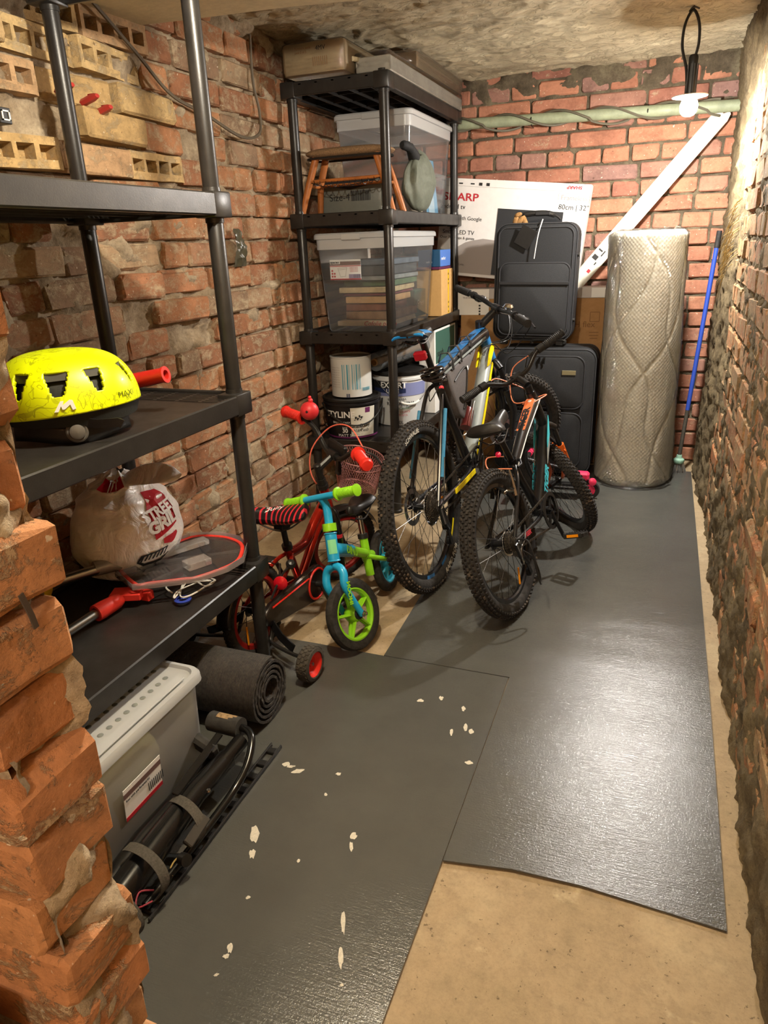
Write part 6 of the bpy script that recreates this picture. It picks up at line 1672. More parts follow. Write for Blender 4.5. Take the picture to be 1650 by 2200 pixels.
# decals laid on the top tube (seen from behind and above) and on the side of the down tube
dt = V((0.745-0.60, 0, 0.665-0.47)).normalized(); d0 = V((0.44, 0, 0.30)); 
for side in (-1, 1):
    Md = plane_at(d0+V((0, side*0.034, 0)), dt if side < 0 else -dt, V((0, 0, 1)))
    if side < 0: text('lettering', 'TIGER', 0.056, plane_at(V((0.50, -0.0345, 0.365)), dt, V((-dt.z, 0, dt.x))), M_CYAN, frame_o, bold=0.0022, shear=0.35, sx=0.95)
    else: text('lettering', 'TIGER', 0.056, plane_at(V((0.62, 0.0345, 0.50)), -dt, V((-dt.z, 0, dt.x))), M_CYAN, frame_o, bold=0.0022, shear=0.35, sx=0.95)
for side in (-1, 1):
    y = side*0.0355
    m2 = MB(); m2.prism([(0.640, 0.560), (0.655, 0.592), (0.735, 0.700), (0.728, 0.675), (0.70, 0.610)], Matrix(((1, 0, 0, 0), (0, 0, side, y-side*0.002), (0, 1, 0, 0), (0, 0, 0, 1))), 0.003); m2.build('decal', M_CYAN, frame_o)
    m2 = MB(); m2.prism([(0.60, 0.49), (0.64, 0.56), (0.70, 0.61), (0.67, 0.56)], Matrix(((1, 0, 0, 0), (0, 0, side, y-side*0.003), (0, 1, 0, 0), (0, 0, 0, 1))), 0.003); m2.build('decal', M_GREY, frame_o)
tt = (V((0.70, 0, 0.79))-V((0.275, 0, 0.555))).normalized(); tn = V((-tt.z, 0, tt.x))
o0 = V((0.47, 0, 0.672))+tn*0.0265
m2 = MB(); Mt = plane_at(o0, tt, V((0, 1, 0))); m2.prism([(0, -0.021), (0.21, -0.024), (0.225, -0.012), (0.225, 0.012), (0.21, 0.024), (0, 0.021), (-0.008, 0.0)], Mt, 0.002); m2.build('orange_panel', mat('panel_orange', '#ee7a48', 0.45), frame_o)
text('lettering', 'TIGER', 0.046, Mt @ Matrix.Translation((0.012, 0.0, 0.0026)), M_BLKPRINT, frame_o, bold=0.0022, sx=1.15)
m2 = MB(); m2.cyl(Mt @ V((0.205, 0, 0.0018)), Mt @ V((0.205, 0, 0.0032)), 0.009, 14); m2.build('emblem', M_WHITEPRINT, frame_o)
for s in (-1, 1):
    m2 = MB(); m2.tube([V((0.285, s*0.0225, 0.562)), V((0.45, s*0.0275, 0.667)), V((0.70, s*0.0285, 0.79))], 0.0026, 6); m2.build('decal', M_WHITEPRINT, frame_o)
crankset(t, BB, 0.078, math.radians(-72), 0.155, tilt=0.25)
chain(t, BB, 0.078, (0, R), 0.035)
mb = MB(); mb.lathe([(0.082, 0), (0.088, -0.002), (0.088, 0.003), (0.07, 0.004)], 36, Matrix(((1, 0, 0, BB[0]), (0, 0, -1, -0.060), (0, 1, 0, BB[1]), (0, 0, 0, 1)))); mb.build('chain_guard', M_BLACK, t)
# rear derailleur and its black wire guard
mb = MB(); mb.tube([(0.0, -0.07, R-0.01), (-0.01, -0.085, R-0.06), (0.03, -0.085, R-0.10)], [0.012, 0.016, 0.012], 10); mb.cyl((0.03, -0.075, R-0.09), (0.03, -0.062, R-0.09), 0.018, 14); mb.cyl((0.055, -0.075, R-0.155), (0.055, -0.062, R-0.155), 0.018, 14)
mb.box((0.043, -0.078, R-0.12), (0.02, 0.004, 0.09), M=Euler((0, -0.35, 0)).to_matrix().to_4x4()); mb.build('derailleur', M_ALU, t)
mb = MB(); mb.tube(catmull([(0.02, -0.065, R+0.005), (0.01, -0.115, R+0.0), (-0.01, -0.135, R-0.05), (-0.02, -0.14, R-0.15), (0.0, -0.135, R-0.19), (0.03, -0.125, R-0.15), (0.03, -0.11, R-0.08), (0.0, -0.075, R-0.03)], 6), 0.0042, 8); mb.build('derailleur_guard', M_BLACK, t)
mb = MB(); mb.tube(catmull([(0.16, -0.05, R+0.02), (0.06, -0.085, R-0.005), (-0.03, -0.10, R-0.02), (-0.02, -0.09, R-0.09), (0.0, -0.085, R-0.07)], 6), 0.0028, 6); mb.build('gear_cable', M_STEEL, t)
text('lettering', 'TIGER', 0.028, plane_at(V((0.10, -0.066, R-0.012)), V((1, 0, -0.02)), V((0, 0, 1))), mat('red_white', '#c23a48', .5), t, bold=0.001)
# v-brake on the seat stays
for s in (-1, 1):
    mb = MB(); mb.tube([(0.125, s*0.055, 0.475), (0.15, s*0.045, 0.535), (0.165, s*0.035, 0.585)], [0.010, 0.008, 0.005], 8); mb.cyl((0.135, s*0.055, 0.50), (0.135, s*0.022, 0.505), 0.011, 12); mb.box((0.125, s*0.020, 0.50), (0.06, 0.010, 0.014), ch=0.003); mb.build('brake_arm', M_CHROME if s < 0 else M_ALU, t)
mb = MB(); mb.tube(catmull([(0.165, -0.05, 0.585), (0.165, 0.0, 0.592), (0.165, 0.06, 0.60), (0.20, 0.07, 0.64), (0.28, 0.03, 0.62)], 6), 0.0028, 6); mb.build('brake_cable', mat('orange_cable', '#e88a62', 0.4), t)
for k, (a, r_) in enumerate(((-1.2, 0.19), (-1.45, 0.23))):
    mb = MB(); mb.box((r_*math.cos(a)-0.0, -0.012, R+r_*math.sin(a)), (0.012, 0.006, 0.075), M=Euler((0, 0.3-k*0.05, 0)).to_matrix().to_4x4(), ch=0.003)
    if k == 0: mb.build('reflector', M_AMBER, t)
mb = MB(); mb.box((0.13, 0.055, 0.05+0.02), (0.02, 0.02, 0.09), ch=0.004) if False else None
# seat post and saddle
tube_part(t, 'seat_post', [(0.292, 0, 0.585), (0.225, 0, 0.715)], 0.0135, M_FRAME_K)
mb = MB(); mb.cyl((0.297, 0, 0.578), (0.286, 0, 0.602), 0.022, 14); mb.cyl((0.31, -0.03, 0.59), (0.31, 0.03, 0.59), 0.006, 8); mb.tube([(0.31, -0.03, 0.59), (0.28, -0.045, 0.575), (0.25, -0.04, 0.57)], 0.006, 8); mb.build('seat_clamp', M_ALU, t)
saddle(t, 0.18, 0.757, 0.27, 0.175, 0.034, M_SADDLE, tilt=0.12)
mb = MB(); mb.lathe([(0, -0.006), (0.012, -0.006), (0.013, 0), (0, 0.006)], 16, frame((0.17, 0, 0.655), (-1, 0, 0.2))); mb.build('rear_reflector', mat('pink_red', '#d21f48', 0.3), t)
# fork, stem, bar
mb = MB(S)
for s in (-1, 1):
    mb.tube([(ax(-0.05)[0]+0.018, s*0.052, ax(-0.05)[2]), (ax(-0.18)[0]+0.022, s*0.052, ax(-0.18)[2])], 0.0135, 12)
mb.tube(catmull([(ax(-0.05)[0]+0.018, -0.055, ax(-0.055)[2]), (ax(-0.02)[0]+0.01, -0.03, ax(-0.025)[2]), (ax(-0.015)[0], 0, ax(-0.015)[2]), (ax(-0.02)[0]+0.01, 0.03, ax(-0.025)[2]), (ax(-0.05)[0]+0.018, 0.055, ax(-0.055)[2])], 5), 0.019, 12)
mb.build('fork_crown', M_FRAME_K, t)
mb = MB(S)
for s in (-1, 1): mb.tube([(ax(-0.16)[0]+0.022, s*0.053, ax(-0.16)[2]), (ax(-0.26)[0]+0.028, s*0.056, ax(-0.26)[2]), (hubF[0], s*0.058, hubF[2])], [0.021, 0.020, 0.010], 12, flat=0.8)
mb.build('fork_leg', M_ORANGE, t, label='orange fork legs')
mb = MB(S); mb.grid(lambda u, v: (ax(-0.17)[0]+0.03+0.045*math.sin(u*PI)-0.02*v, 0.062*math.cos(u*PI), ax(-0.16)[2]+0.03*math.sin(u*PI)-0.05*v), 20, 5); o = mb.build('fork_brace', M_ORANGE, t); md = o.modifiers.new('t', 'SOLIDIFY'); md.thickness = 0.006
tube_part(t, 'steerer', [ax(0.18), ax(0.225)], 0.019, M_ALU, S=S)
sp = V(ax(0.225)); cl = sp+V((0.06, 0, 0.055))
mb = MB(S); mb.tube([sp, cl], [0.020, 0.019], 12); mb.cyl((cl.x, -0.024, cl.z), (cl.x, 0.024, cl.z), 0.022, 16); mb.build('stem', M_FRAME_K, t)
BARZ = cl.z+0.055
bar = [(cl.x-0.035, -0.29, BARZ+0.005), (cl.x-0.01, -0.16, BARZ), (cl.x, -0.07, cl.z+0.005), (cl.x, 0, cl.z), (cl.x, 0.07, cl.z+0.005), (cl.x-0.01, 0.16, BARZ), (cl.x-0.035, 0.29, BARZ+0.005)]
mb = MB(S); mb.tube(catmull(bar, 5), 0.0115, 12); hb_ = mb.build('handlebar', M_FRAME_K, t)
for s in (-1, 1):
    grip(hb_, S, (cl.x-0.014, s*0.195, BARZ+0.001), (cl.x-0.036, s*0.30, BARZ+0.006), 0.0165, M_RUBBER, 1)
    mb = MB(S); mb.cyl((cl.x-0.012, s*0.155, BARZ), (cl.x-0.015, s*0.19, BARZ+0.001), 0.020, 16); mb.box((cl.x+0.01, s*0.135, BARZ-0.004), (0.035, 0.035, 0.022), ch=0.005); mb.build('shifter', M_BLACK, hb_)
    mb = MB(S); mb.tube(catmull([(cl.x+0.01, s*0.13, BARZ-0.005), (cl.x+0.045, s*0.16, BARZ-0.012), (cl.x+0.042, s*0.21, BARZ-0.02), (cl.x+0.022, s*0.27, BARZ-0.02)], 5), 0.0055, 8, flat=0.6); mb.build('brake_lever', M_ALU, hb_)
for k, s in enumerate((-1, 1)):
    mb = MB(); p0 = S @ V((cl.x+0.02, s*0.12, BARZ)); p1 = V((0.62, 0.03*s, 0.79))
    mb.tube(catmull([p0, S @ V((cl.x+0.10, s*0.04, BARZ-0.02)), S @ V((cl.x+0.07, -s*0.05, cl.z-0.10)), V((0.74, 0.045*s, 0.80)), p1], 8), 0.0028, 6); mb.build('brake_cable', mat('orange_cable', '#e88a62', 0.4), t)
mb = MB(); mb.tube(catmull([S @ V((cl.x+0.02, -0.11, BARZ)), S @ V((cl.x+0.12, -0.05, cl.z-0.08)), S @ V((0.90, 0.0, 0.60)), S @ V((0.90, 0.04, 0.53))], 8), 0.0028, 6); mb.build('brake_cable', M_BLACK, t)
for s in (-1, 1):
    mb = MB(S); x0, z0 = ax(-0.16)[0]+0.03, ax(-0.16)[2]; mb.tube([(x0, s*0.055, z0-0.02), (x0+0.025, s*0.042, z0+0.045), (x0+0.03, s*0.035, z0+0.08)], [0.009, 0.008, 0.005], 8); mb.build('brake_arm', M_ALU, t)
mb = MB(S); mb.box((hubF[0]-0.13, -0.018, R+0.13), (0.012, 0.006, 0.085), M=Euler((0, 0.8, 0)).to_matrix().to_4x4(), ch=0.003); mb.build('reflector', M_AMBER, t)

# ---------------------------------------------------------------- blue, grey and yellow mountain bike
t = bike_root('large mountain bike with blue, grey and yellow frame leaning towards the far shelves', 'bicycle', -0.87, 2.83, 0.096, -0.15, 0.006)
R = 0.386; HX, HZ, RK = 1.145, 0.89, math.radians(25); S = steer_matrix(HX, HZ, RK, math.radians(-45))
ax = lambda d, y=0: (HX-math.sin(RK)*d, y, HZ+math.cos(RK)*d)
M_BLUE = mat('frame_blue', '#2a6ca6', 0.3, coat=0.3); M_FGREY = mat('frame_grey', '#8c9391', 0.35, coat=0.3); M_YEL = mat('frame_yellow', '#e8cf10', 0.35)
KN2 = ((-1.2, -0.75, -0.25, 0.25, 0.75, 1.2), 90, 0.010, 0.012, 0.007)
make_wheel(t, Matrix.Translation((0, 0, R)), R, 0.031, M_FRAME_K, 32, KN2, disc=0.085, cassette=0.072, hubw=0.068,
    printed=(('RAPID ROB', -1.12, -0.036, -1, 0.001), ('SCHWALBE', 1.75, 0.030, -1, 0.0006)), decal=((-1.9, -1.65, M_BLUE, -1), (-1.35, -1.15, M_BLUE, -1), (-0.85, -0.5, M_YEL, -1)))
hubF = (1.33, 0, R)
make_wheel(t, S @ Matrix.Translation(hubF), R, 0.031, M_FRAME_K, 32, KN2, disc=0.085, hubw=0.05, printed=(('SCHWALBE', 0.75, 0.036, 1, 0.0008), ('SCHWALBE', 2.3, 0.034, -1, 0.0006)))
BB = (0.60, 0.425)
fr = MB(); fr.tube([(0.335, 0, 0.905), (0.62, 0, 0.955), (0.95, 0, 1.005), (1.085, 0, 1.02)], [0.024, 0.027, 0.033, 0.034], 18, flat=1.2); fr.tube([(0.60, 0, 0.43), (0.45, 0, 0.70), (0.335, 0, 0.93)], [0.024, 0.021, 0.021], 16)
o = fr.build('frame', M_FRAME_K, t); frame_o = o
fr = MB(); fr.tube([(0.605, 0, 0.43), (0.80, 0, 0.62), (1.11, 0, 0.93)], [0.036, 0.038, 0.036], 18, flat=0.85); fr.build('down_tube', M_FGREY, t, label='grey down tube')
fr = MB(); fr.tube([ax(0.16), ax(-0.02)], [0.029, 0.031], 18); fr.build('head_tube', M_BLUE, t)
for s in (-1, 1):
    fr = MB(); fr.tube(catmull([(0.59, s*0.025, 0.42), (0.40, s*0.055, 0.40), (0.0, s*0.072, R)], 6), [0.013]*13, 10); fr.build('chain_stay', M_FRAME_K, t)
    fr = MB(); fr.tube(catmull([(0.345, s*0.016, 0.875), (0.27, s*0.045, 0.80), (0.0, s*0.072, R)], 6), 0.010, 10); fr.build('seat_stay', M_FRAME_K, t)
    fr = MB(); fr.tube([(0.255, s*0.060, 0.775), (0.16, s*0.067, 0.63), (0.075, s*0.072, 0.50)], 0.0085, 10); fr.v = [(a, b+s*0.006, c_) for a, b, c_ in fr.v]; fr.build('stay_stripe', mat('stripe_blue', '#3f84ac', .4), t)
mb = MB(); mb.ribbon([(0.36, 0, 0.938), (0.62, 0, 0.988), (0.95, 0, 1.045), (1.06, 0, 1.058)], (0, 1, 0), 0.050, 0.004); mb.build('top_stripe', M_BLUE, frame_o)
text('lettering', 'LEVEL', 0.050, plane_at(V((0.80, 0.0, 1.0225)), V((-1, 0, -0.17)) * -1, V((0, 1, 0))), M_BLKPRINT, frame_o, bold=0.001)
for s in (-1, 1):
    mb = MB(); mb.ribbon([(0.38, s*0.029, 0.915), (0.62, s*0.033, 0.955), (1.0, s*0.040, 1.01)], (0, 0, 1), 0.010, 0.003); mb.build('side_stripe', M_FGREY, frame_o)
    mb = MB(); mb.prism([(0.99, 0.855), (1.03, 0.86), (1.12, 0.925), (1.135, 0.955), (1.10, 0.965), (1.04, 0.915)], Matrix(((1, 0, 0, 0), (0, 0, s, s*0.031), (0, 1, 0, 0), (0, 0, 0, 1))), 0.006); mb.build('decal', M_YEL, t, label='yellow flash')
    mb = MB(); mb.ribbon([(0.64, s*0.033, 0.425), (0.84, s*0.034, 0.615), (1.08, s*0.034, 0.86)], (0.7, 0, -0.7), 0.018, 0.003); mb.build('decal', M_YEL, t)
mb = MB(); dt = V((0.195, 0, 0.19)).normalized()
text('lettering', '<<', 0.035, plane_at(V((0.66, -0.037, 0.485)), dt, V((-dt.z, 0, dt.x))), M_BLKPRINT, t, bold=0.001)
crankset(t, BB, 0.082, math.radians(62), 0.172, tilt=0.1)
chain(t, BB, 0.082, (0, R), 0.05, -0.056)
mb = MB(); mb.ribbon([(0.50, -0.072, 0.405), (0.30, -0.078, 0.395), (0.20, -0.080, 0.392)], (0, 0, 1), 0.024, 0.004); mb.build('stay_guard', M_YEL, t, label='yellow chainstay flash')
mb = MB(); mb.tube([(0.0, -0.085, R-0.01), (-0.012, -0.10, R-0.07), (0.03, -0.095, R-0.11)], [0.013, 0.018, 0.012], 10); mb.cyl((0.03, -0.085, R-0.10), (0.03, -0.07, R-0.10), 0.02, 14); mb.cyl((0.05, -0.085, R-0.18), (0.05, -0.07, R-0.18), 0.02, 14); mb.box((0.04, -0.089, R-0.14), (0.022, 0.004, 0.11), M=Euler((0, -0.25, 0)).to_matrix().to_4x4()); mb.build('derailleur', M_ALU, t)
mb = MB(); mb.box((0.07, 0.082, R+0.05), (0.05, 0.03, 0.06), ch=0.008); mb.build('disc_caliper', M_ALU, t)
mb = MB(); mb.tube(catmull([(0.02, -0.10, R-0.03), (-0.05, -0.12, R+0.02), (0.03, -0.10, R+0.07), (0.12, -0.085, 0.58)], 6), 0.003, 6); mb.build('gear_cable', M_BLACK, t)
# seat post, light, lock, saddle
tube_part(t, 'seat_post', [(0.342, 0, 0.90), (0.262, 0, 1.088)], 0.0155, M_FRAME_K)
mb = MB(); mb.box((0.215, 0, 1.03), (0.028, 0.060, 0.042), M=Euler((0, -0.35, 0)).to_matrix().to_4x4(), ch=0.006); mb.build('rear_light', mat('light_red', '#9a1622', 0.2, coat=0.5), t)
mb = MB(); mb.cyl((0.235, 0, 1.02), (0.285, 0, 1.035), 0.010, 8); mb.build('light_bracket', M_BLACK, t)
mb = MB()
for k in range(5): mb.tube([(0.335-0.02*k*0.3+0.055*math.cos(a), 0.052*math.sin(a), 0.905+0.012*k+0.012*math.sin(a+k)) for a in [2*PI*j/24 for j in range(24)]], 0.0058, 8, closed=True)
mb.build('cable_lock', mat('lock_cable', '#1c1614', 0.25, coat=0.6), t)
mb = MB(); mb.cyl((0.29, -0.03, 0.865), (0.26, -0.06, 0.855), 0.014, 12); mb.tube(catmull([(0.26, -0.04, 0.87), (0.22, -0.03, 0.84), (0.24, 0.0, 0.82), (0.27, 0.01, 0.86)], 5), 0.0025, 5); mb.build('lock_head', M_BLACK, t)
mb = MB(); mb.lathe([(0, -0.006), (0.011, -0.006), (0.011, 0.005), (0, 0.007)], 14, frame((0.27, -0.055, 0.87), (-1, -0.3, 0.1))); mb.build('lock_cap', mat('lock_red', '#e03040', .3), t)
saddle(t, 0.215, 1.118, 0.27, 0.158, 0.022, M_SADDLE)
for s in (-1, 1):
    mb = MB(); mb.grid(lambda u, v: (0.112+0.10*u, s*(0.004+0.072*v), 1.1515-0.006*u-0.016*v**3*(1+u*0.3)-0.008*(1-u)**6), 9, 12); mb.grid(lambda u, v: (0.112-0.006*math.sin(u*PI), s*(0.004+0.072*v), 1.1435-0.016*v**3-0.022*u*(1-v*0.5)), 5, 12); mb.build('saddle_pad', mat('saddle_blue', '#1f7fc4', 0.3), t)
# frame bag, bottle, cage
mb = MB(); P_ = [(0.43, 0.915), (0.88, 0.975), (0.72, 0.88), (0.66, 0.80), (0.63, 0.70), (0.58, 0.66), (0.53, 0.69), (0.45, 0.84)]
rg = []
for (y, k_) in ((-0.028, 0.90), (-0.022, 1.0), (0.022, 1.0), (0.028, 0.90)):
    cx_, cz_ = 0.61, 0.83; rg.append([(cx_+(x-cx_)*k_, y, cz_+(z-cz_)*k_) for x, z in P_])
loft(mb, rg); fb = mb.build('frame_bag', mat('bag_grey', '#55504f', 0.75, grain=0.1, gscale=90), t, bevel=0.006, seg=2)
for s in (-1, 1):
    mb = MB(); mb.tube(catmull([(0.50, s*0.030, 0.86), (0.60, s*0.031, 0.895), (0.68, s*0.030, 0.90), (0.66, s*0.031, 0.83), (0.60, s*0.031, 0.74), (0.57, s*0.030, 0.71)], 5), 0.005, 6); mb.build('zip', M_BLACK, fb)
    mb = MB(); mb.box((0.70, s*0.029, 0.895), (0.014, 0.003, 0.02)); mb.build('tag', M_WHITEPRINT, fb)
for x in (0.50, 0.62, 0.78):
    mb = MB(); z = 0.93+(x-0.4)*0.16; mb.ribbon([(x, -0.034, z-0.03), (x, -0.036, z+0.02), (x, -0.02, z+0.055), (x, 0.02, z+0.055), (x, 0.036, z+0.02), (x, 0.034, z-0.03)], (1, 0, 0.1), 0.020, 0.0025); mb.build('bag_strap', M_BLACK, fb)
c0 = V((0.67, 0, 0.56)); c1 = V((0.76, 0, 0.655)); off = V((-0.04, 0, 0.04)); 
mb = MB(); mb.lathe([(0, 0), (0.030, 0), (0.031, 0.10), (0.026, 0.115), (0.0, 0.118)], 20, frame(c0+off, c1-c0)); mb.build('bottle', mat('bottle_red', '#5b2422', 0.25), t)
mb = MB()
for s in (-1, 1): mb.tube(catmull([c0+V((-0.01, 0, 0.01)), c0+V((-0.03, s*0.030, 0.0)), c0+V((-0.055, s*0.037, 0.06)), c1+V((-0.06, s*0.036, 0.05)), c1+V((-0.03, s*0.034, 0.06)), c1+V((-0.02, 0, 0.02))], 6), 0.003, 6)
mb.build('bottle_cage', M_STEEL, t)
# fork, stem, bar
mb = MB(S)
for s in (-1, 1): mb.tube([(ax(-0.06)[0]+0.015, s*0.062, ax(-0.06)[2]), (ax(-0.24)[0]+0.02, s*0.062, ax(-0.24)[2])], 0.0155, 12)
mb.tube(catmull([(ax(-0.06)[0]+0.015, -0.064, ax(-0.06)[2]), (ax(-0.03)[0]+0.01, -0.03, ax(-0.03)[2]), (ax(-0.025)[0], 0, ax(-0.025)[2]), (ax(-0.03)[0]+0.01, 0.03, ax(-0.03)[2]), (ax(-0.06)[0]+0.015, 0.064, ax(-0.06)[2])], 5), 0.022, 12)
mb.build('fork_crown', M_ALU, t)
mb = MB(S)
for s in (-1, 1): mb.tube([(ax(-0.20)[0]+0.02, s*0.063, ax(-0.20)[2]), (ax(-0.35)[0]+0.022, s*0.066, ax(-0.35)[2]), (hubF[0], s*0.066, hubF[2])], [0.025, 0.023, 0.013], 14)
mb.tube(catmull([(ax(-0.22)[0]+0.03, -0.06, ax(-0.22)[2]), (ax(-0.18)[0]+0.06, 0, ax(-0.17)[2]), (ax(-0.22)[0]+0.03, 0.06, ax(-0.22)[2])], 6), 0.014, 10)
mb.build('fork_leg', M_FRAME_K, t)
fd = (V((ax(-0.20)[0], 0, ax(-0.20)[2]))-V((ax(-0.35)[0], 0, ax(-0.35)[2]))).normalized()
text('lettering', 'XCT', 0.045, S @ plane_at(V((ax(-0.33)[0]+0.0, 0.068, ax(-0.33)[2])) + V((-0.025, 0.018, 0)), fd*-1, V((0.3, 0.9, 0.1))), M_YEL, t, bold=0.0015)
tube_part(t, 'steerer', [ax(0.155), ax(0.20)], 0.021, M_ALU, S=S)
sp = V(ax(0.20)); cl = sp+V((0.09, 0, 0.085))
mb = MB(S); mb.tube([sp, cl], [0.022, 0.020], 12); mb.cyl((cl.x, -0.027, cl.z), (cl.x, 0.027, cl.z), 0.024, 16); mb.cyl((sp.x-0.004, 0, sp.z-0.025), (sp.x-0.012, 0, sp.z+0.024), 0.023, 16); mb.build('stem', M_FRAME_K, t)
bar = [(cl.x-0.05, -0.36, cl.z+0.025), (cl.x-0.02, -0.18, cl.z+0.022), (cl.x, -0.07, cl.z+0.004), (cl.x, 0, cl.z), (cl.x, 0.07, cl.z+0.004), (cl.x-0.02, 0.18, cl.z+0.022), (cl.x-0.05, 0.36, cl.z+0.025)]
mb = MB(S); mb.tube(catmull(bar, 5), 0.013, 12); hb_ = mb.build('handlebar', M_FRAME_K, t)
for s in (-1, 1):
    grip(hb_, S, (cl.x-0.033, s*0.255, cl.z+0.024), (cl.x-0.05, s*0.372, cl.z+0.026), 0.0185, M_RUBBER, 1)
    mb = MB(S); mb.cyl((cl.x-0.024, s*0.205, cl.z+0.022), (cl.x-0.028, s*0.225, cl.z+0.023), 0.020, 14); mb.box((cl.x+0.01, s*0.20, cl.z+0.005), (0.06, 0.05, 0.03), ch=0.008); mb.build('shifter', M_BLACK, hb_)
    mb = MB(S); mb.tube(catmull([(cl.x+0.02, s*0.18, cl.z+0.018), (cl.x+0.05, s*0.22, cl.z+0.005), (cl.x+0.045, s*0.27, cl.z-0.005), (cl.x+0.02, s*0.345, cl.z-0.008)], 5), 0.006, 8, flat=0.6); mb.build('brake_lever', M_ALU, hb_)
mb = MB(S); mb.lathe([(0, 0), (0.026, 0), (0.028, 0.008), (0.02, 0.02), (0, 0.024)], 20, Matrix.Translation((cl.x+0.005, -0.10, cl.z+0.03))); mb.build('bell', M_CHROME, hb_)
for k, (s, dx, dz) in enumerate(((-1, 0.16, -0.12), (1, 0.14, -0.16), (-1, 0.18, -0.2), (1, 0.12, -0.10))):
    mb = MB(); mb.tube(catmull([S @ V((cl.x+0.03, s*(0.19-0.02*k), cl.z)), S @ V((cl.x+dx, s*0.08, cl.z+dz*0.4)), S @ V((cl.x+dx*0.7, -s*0.01, cl.z+dz-0.06)), V((1.10, s*0.04, 0.96)), V((0.95, s*0.035, 0.96-0.02*k))], 8), 0.0029, 6); mb.build('brake_cable', M_BLACK, t)

# ---------------------------------------------------------------- red child bike with training wheels
t = bike_root('small metallic red child bike with striped saddle, pink basket and training wheels', 'bicycle', -1.372, 2.075, 0.075, -0.02, 0.0)
R = 0.186; HX, HZ, RK = 0.615, 0.43, math.radians(18); S = steer_matrix(HX, HZ, RK, math.radians(-32))
ax = lambda d, y=0: (HX-math.sin(RK)*d, y, HZ+math.cos(RK)*d)
M_RED = mat('metallic_red', '#a81d0c', 0.16, 0.55, coat=0.7); M_BRED = mat('grip_red', '#d42a1e', 0.42)
KN3 = ((-0.9, -0.35, 0.35, 0.9), 60, 0.009, 0.011, 0.003)
make_wheel(t, Matrix.Translation((0, 0, R)), R, 0.021, mat('rim_red', '#8f1d1a', .35), 20, KN3, hubw=0.045)
hubF = (0.70, 0, R)
make_wheel(t, S @ Matrix.Translation(hubF), R, 0.021, mat('rim_red', '#8f1d1a', .35), 20, KN3, hubw=0.04)
mb = MB(); mb.box((-0.085, -0.018, R-0.06), (0.010, 0.006, 0.08), ch=0.003); mb.build('reflector', M_AMBER, t)
fr = MB()
fr.tube(catmull([ax(0.02), (0.50, 0, 0.385), (0.40, 0, 0.315), (0.275, 0, 0.315)], 6), [0.022]*19, 14)
fr.tube(catmull([ax(-0.02), (0.50, 0, 0.33), (0.40, 0, 0.235), (0.33, 0, 0.165)], 6), [0.020]*19, 14)
fr.tube([(0.33, 0, 0.16), (0.275, 0, 0.315), (0.262, 0, 0.352)], 0.017, 14)
fr.tube([ax(0.075), ax(-0.03)], 0.022, 16)
for s in (-1, 1):
    fr.tube(catmull([(0.275, s*0.014, 0.315), (0.20, s*0.04, 0.29), (0.0, s*0.055, R)], 5), 0.009, 10)
    fr.tube([(0.33, s*0.02, 0.165), (0.18, s*0.045, 0.17), (0.0, s*0.055, R)], 0.009, 10)
fr.tube([(0.14, -0.045, 0.265), (0.14, 0.045, 0.265)], 0.008, 8)
fr.build('frame', M_RED, t)
# chain guard
mb = MB(); P_ = []
for k in range(15): a = -PI/2+PI*k/14*1.0; P_.append((0.33+0.080*math.cos(a), 0.165+0.080*math.sin(a)))
P_ += [(0.0, R+0.045), (-0.045, R+0.02), (-0.045, R-0.03), (0.0, R-0.045)]
mb.prism(P_, Matrix(((1, 0, 0, 0), (0, 0, -1, -0.060), (0, 1, 0, 0), (0, 0, 0, 1))), 0.026); g = mb.build('chain_guard', mat('guard_black', '#1a1413', 0.3, coat=0.5), t, bevel=0.006)
mb = MB(); mb.tube([(0.33+0.066*math.cos(a), -0.087, 0.165+0.066*math.sin(a)) for a in [2*PI*j/28 for j in range(28)]], 0.005, 6, closed=True); mb.build('guard_ring', M_BRED, g)
mb = MB(); mb.tube([(0.27, -0.087, 0.215), (0.0, -0.087, R+0.03)], 0.004, 5); mb.build('guard_stripe', M_BRED, g)
mb = MB(); mb.cyl((0.33, -0.115, 0.165), (0.33, 0.08, 0.165), 0.014, 12); mb.tube([(0.33, -0.105, 0.165), (0.37, -0.112, 0.075)], [0.012, 0.011], 10, flat=0.7); mb.tube([(0.33, 0.075, 0.165), (0.29, 0.082, 0.255)], [0.012, 0.011], 10, flat=0.7); mb.build('crank_arm', M_BLACK, t)
for (x, y, z) in ((0.37, -0.155, 0.072), (0.29, 0.125, 0.258)):
    mb = MB(); mb.box((x, y, z), (0.07, 0.075, 0.02), ch=0.005); mb.build('pedal', M_BLACK, t)
# mudguard, reflector
for nm, C_, a0, a1, SS in (('mudguard', (0, R), 0.75, 3.0, None), ('mudguard', (hubF[0], hubF[2]), 0.4, 2.2, S)):
    mb = MB(SS); mb.grid(lambda u, v: (C_[0]+(R+0.018-0.008*(2*v-1)**2)*math.cos(a0+(a1-a0)*u), (v-0.5)*0.062, C_[1]+(R+0.018-0.008*(2*v-1)**2)*math.sin(a0+(a1-a0)*u)), 28, 7); o = mb.build(nm, mat('guard_black', '#1a1413'), t); md = o.modifiers.new('t', 'SOLIDIFY'); md.thickness = 0.002
mb = MB(); mb.lathe([(0, -0.008), (0.026, -0.008), (0.028, 0.0), (0.020, 0.006), (0, 0.008)], 20, frame((0.075, -0.082, 0.285), (-1, -0.35, 0.15))); mb.build('rear_reflector', mat('ref_red', '#c41524', 0.15, coat=0.6), t)
mb = MB(); mb.tube([(0.20, 0, 0.30), (0.12, -0.05, 0.285), (0.08, -0.08, 0.285)], 0.005, 6); mb.build('reflector_arm', M_BLACK, t)
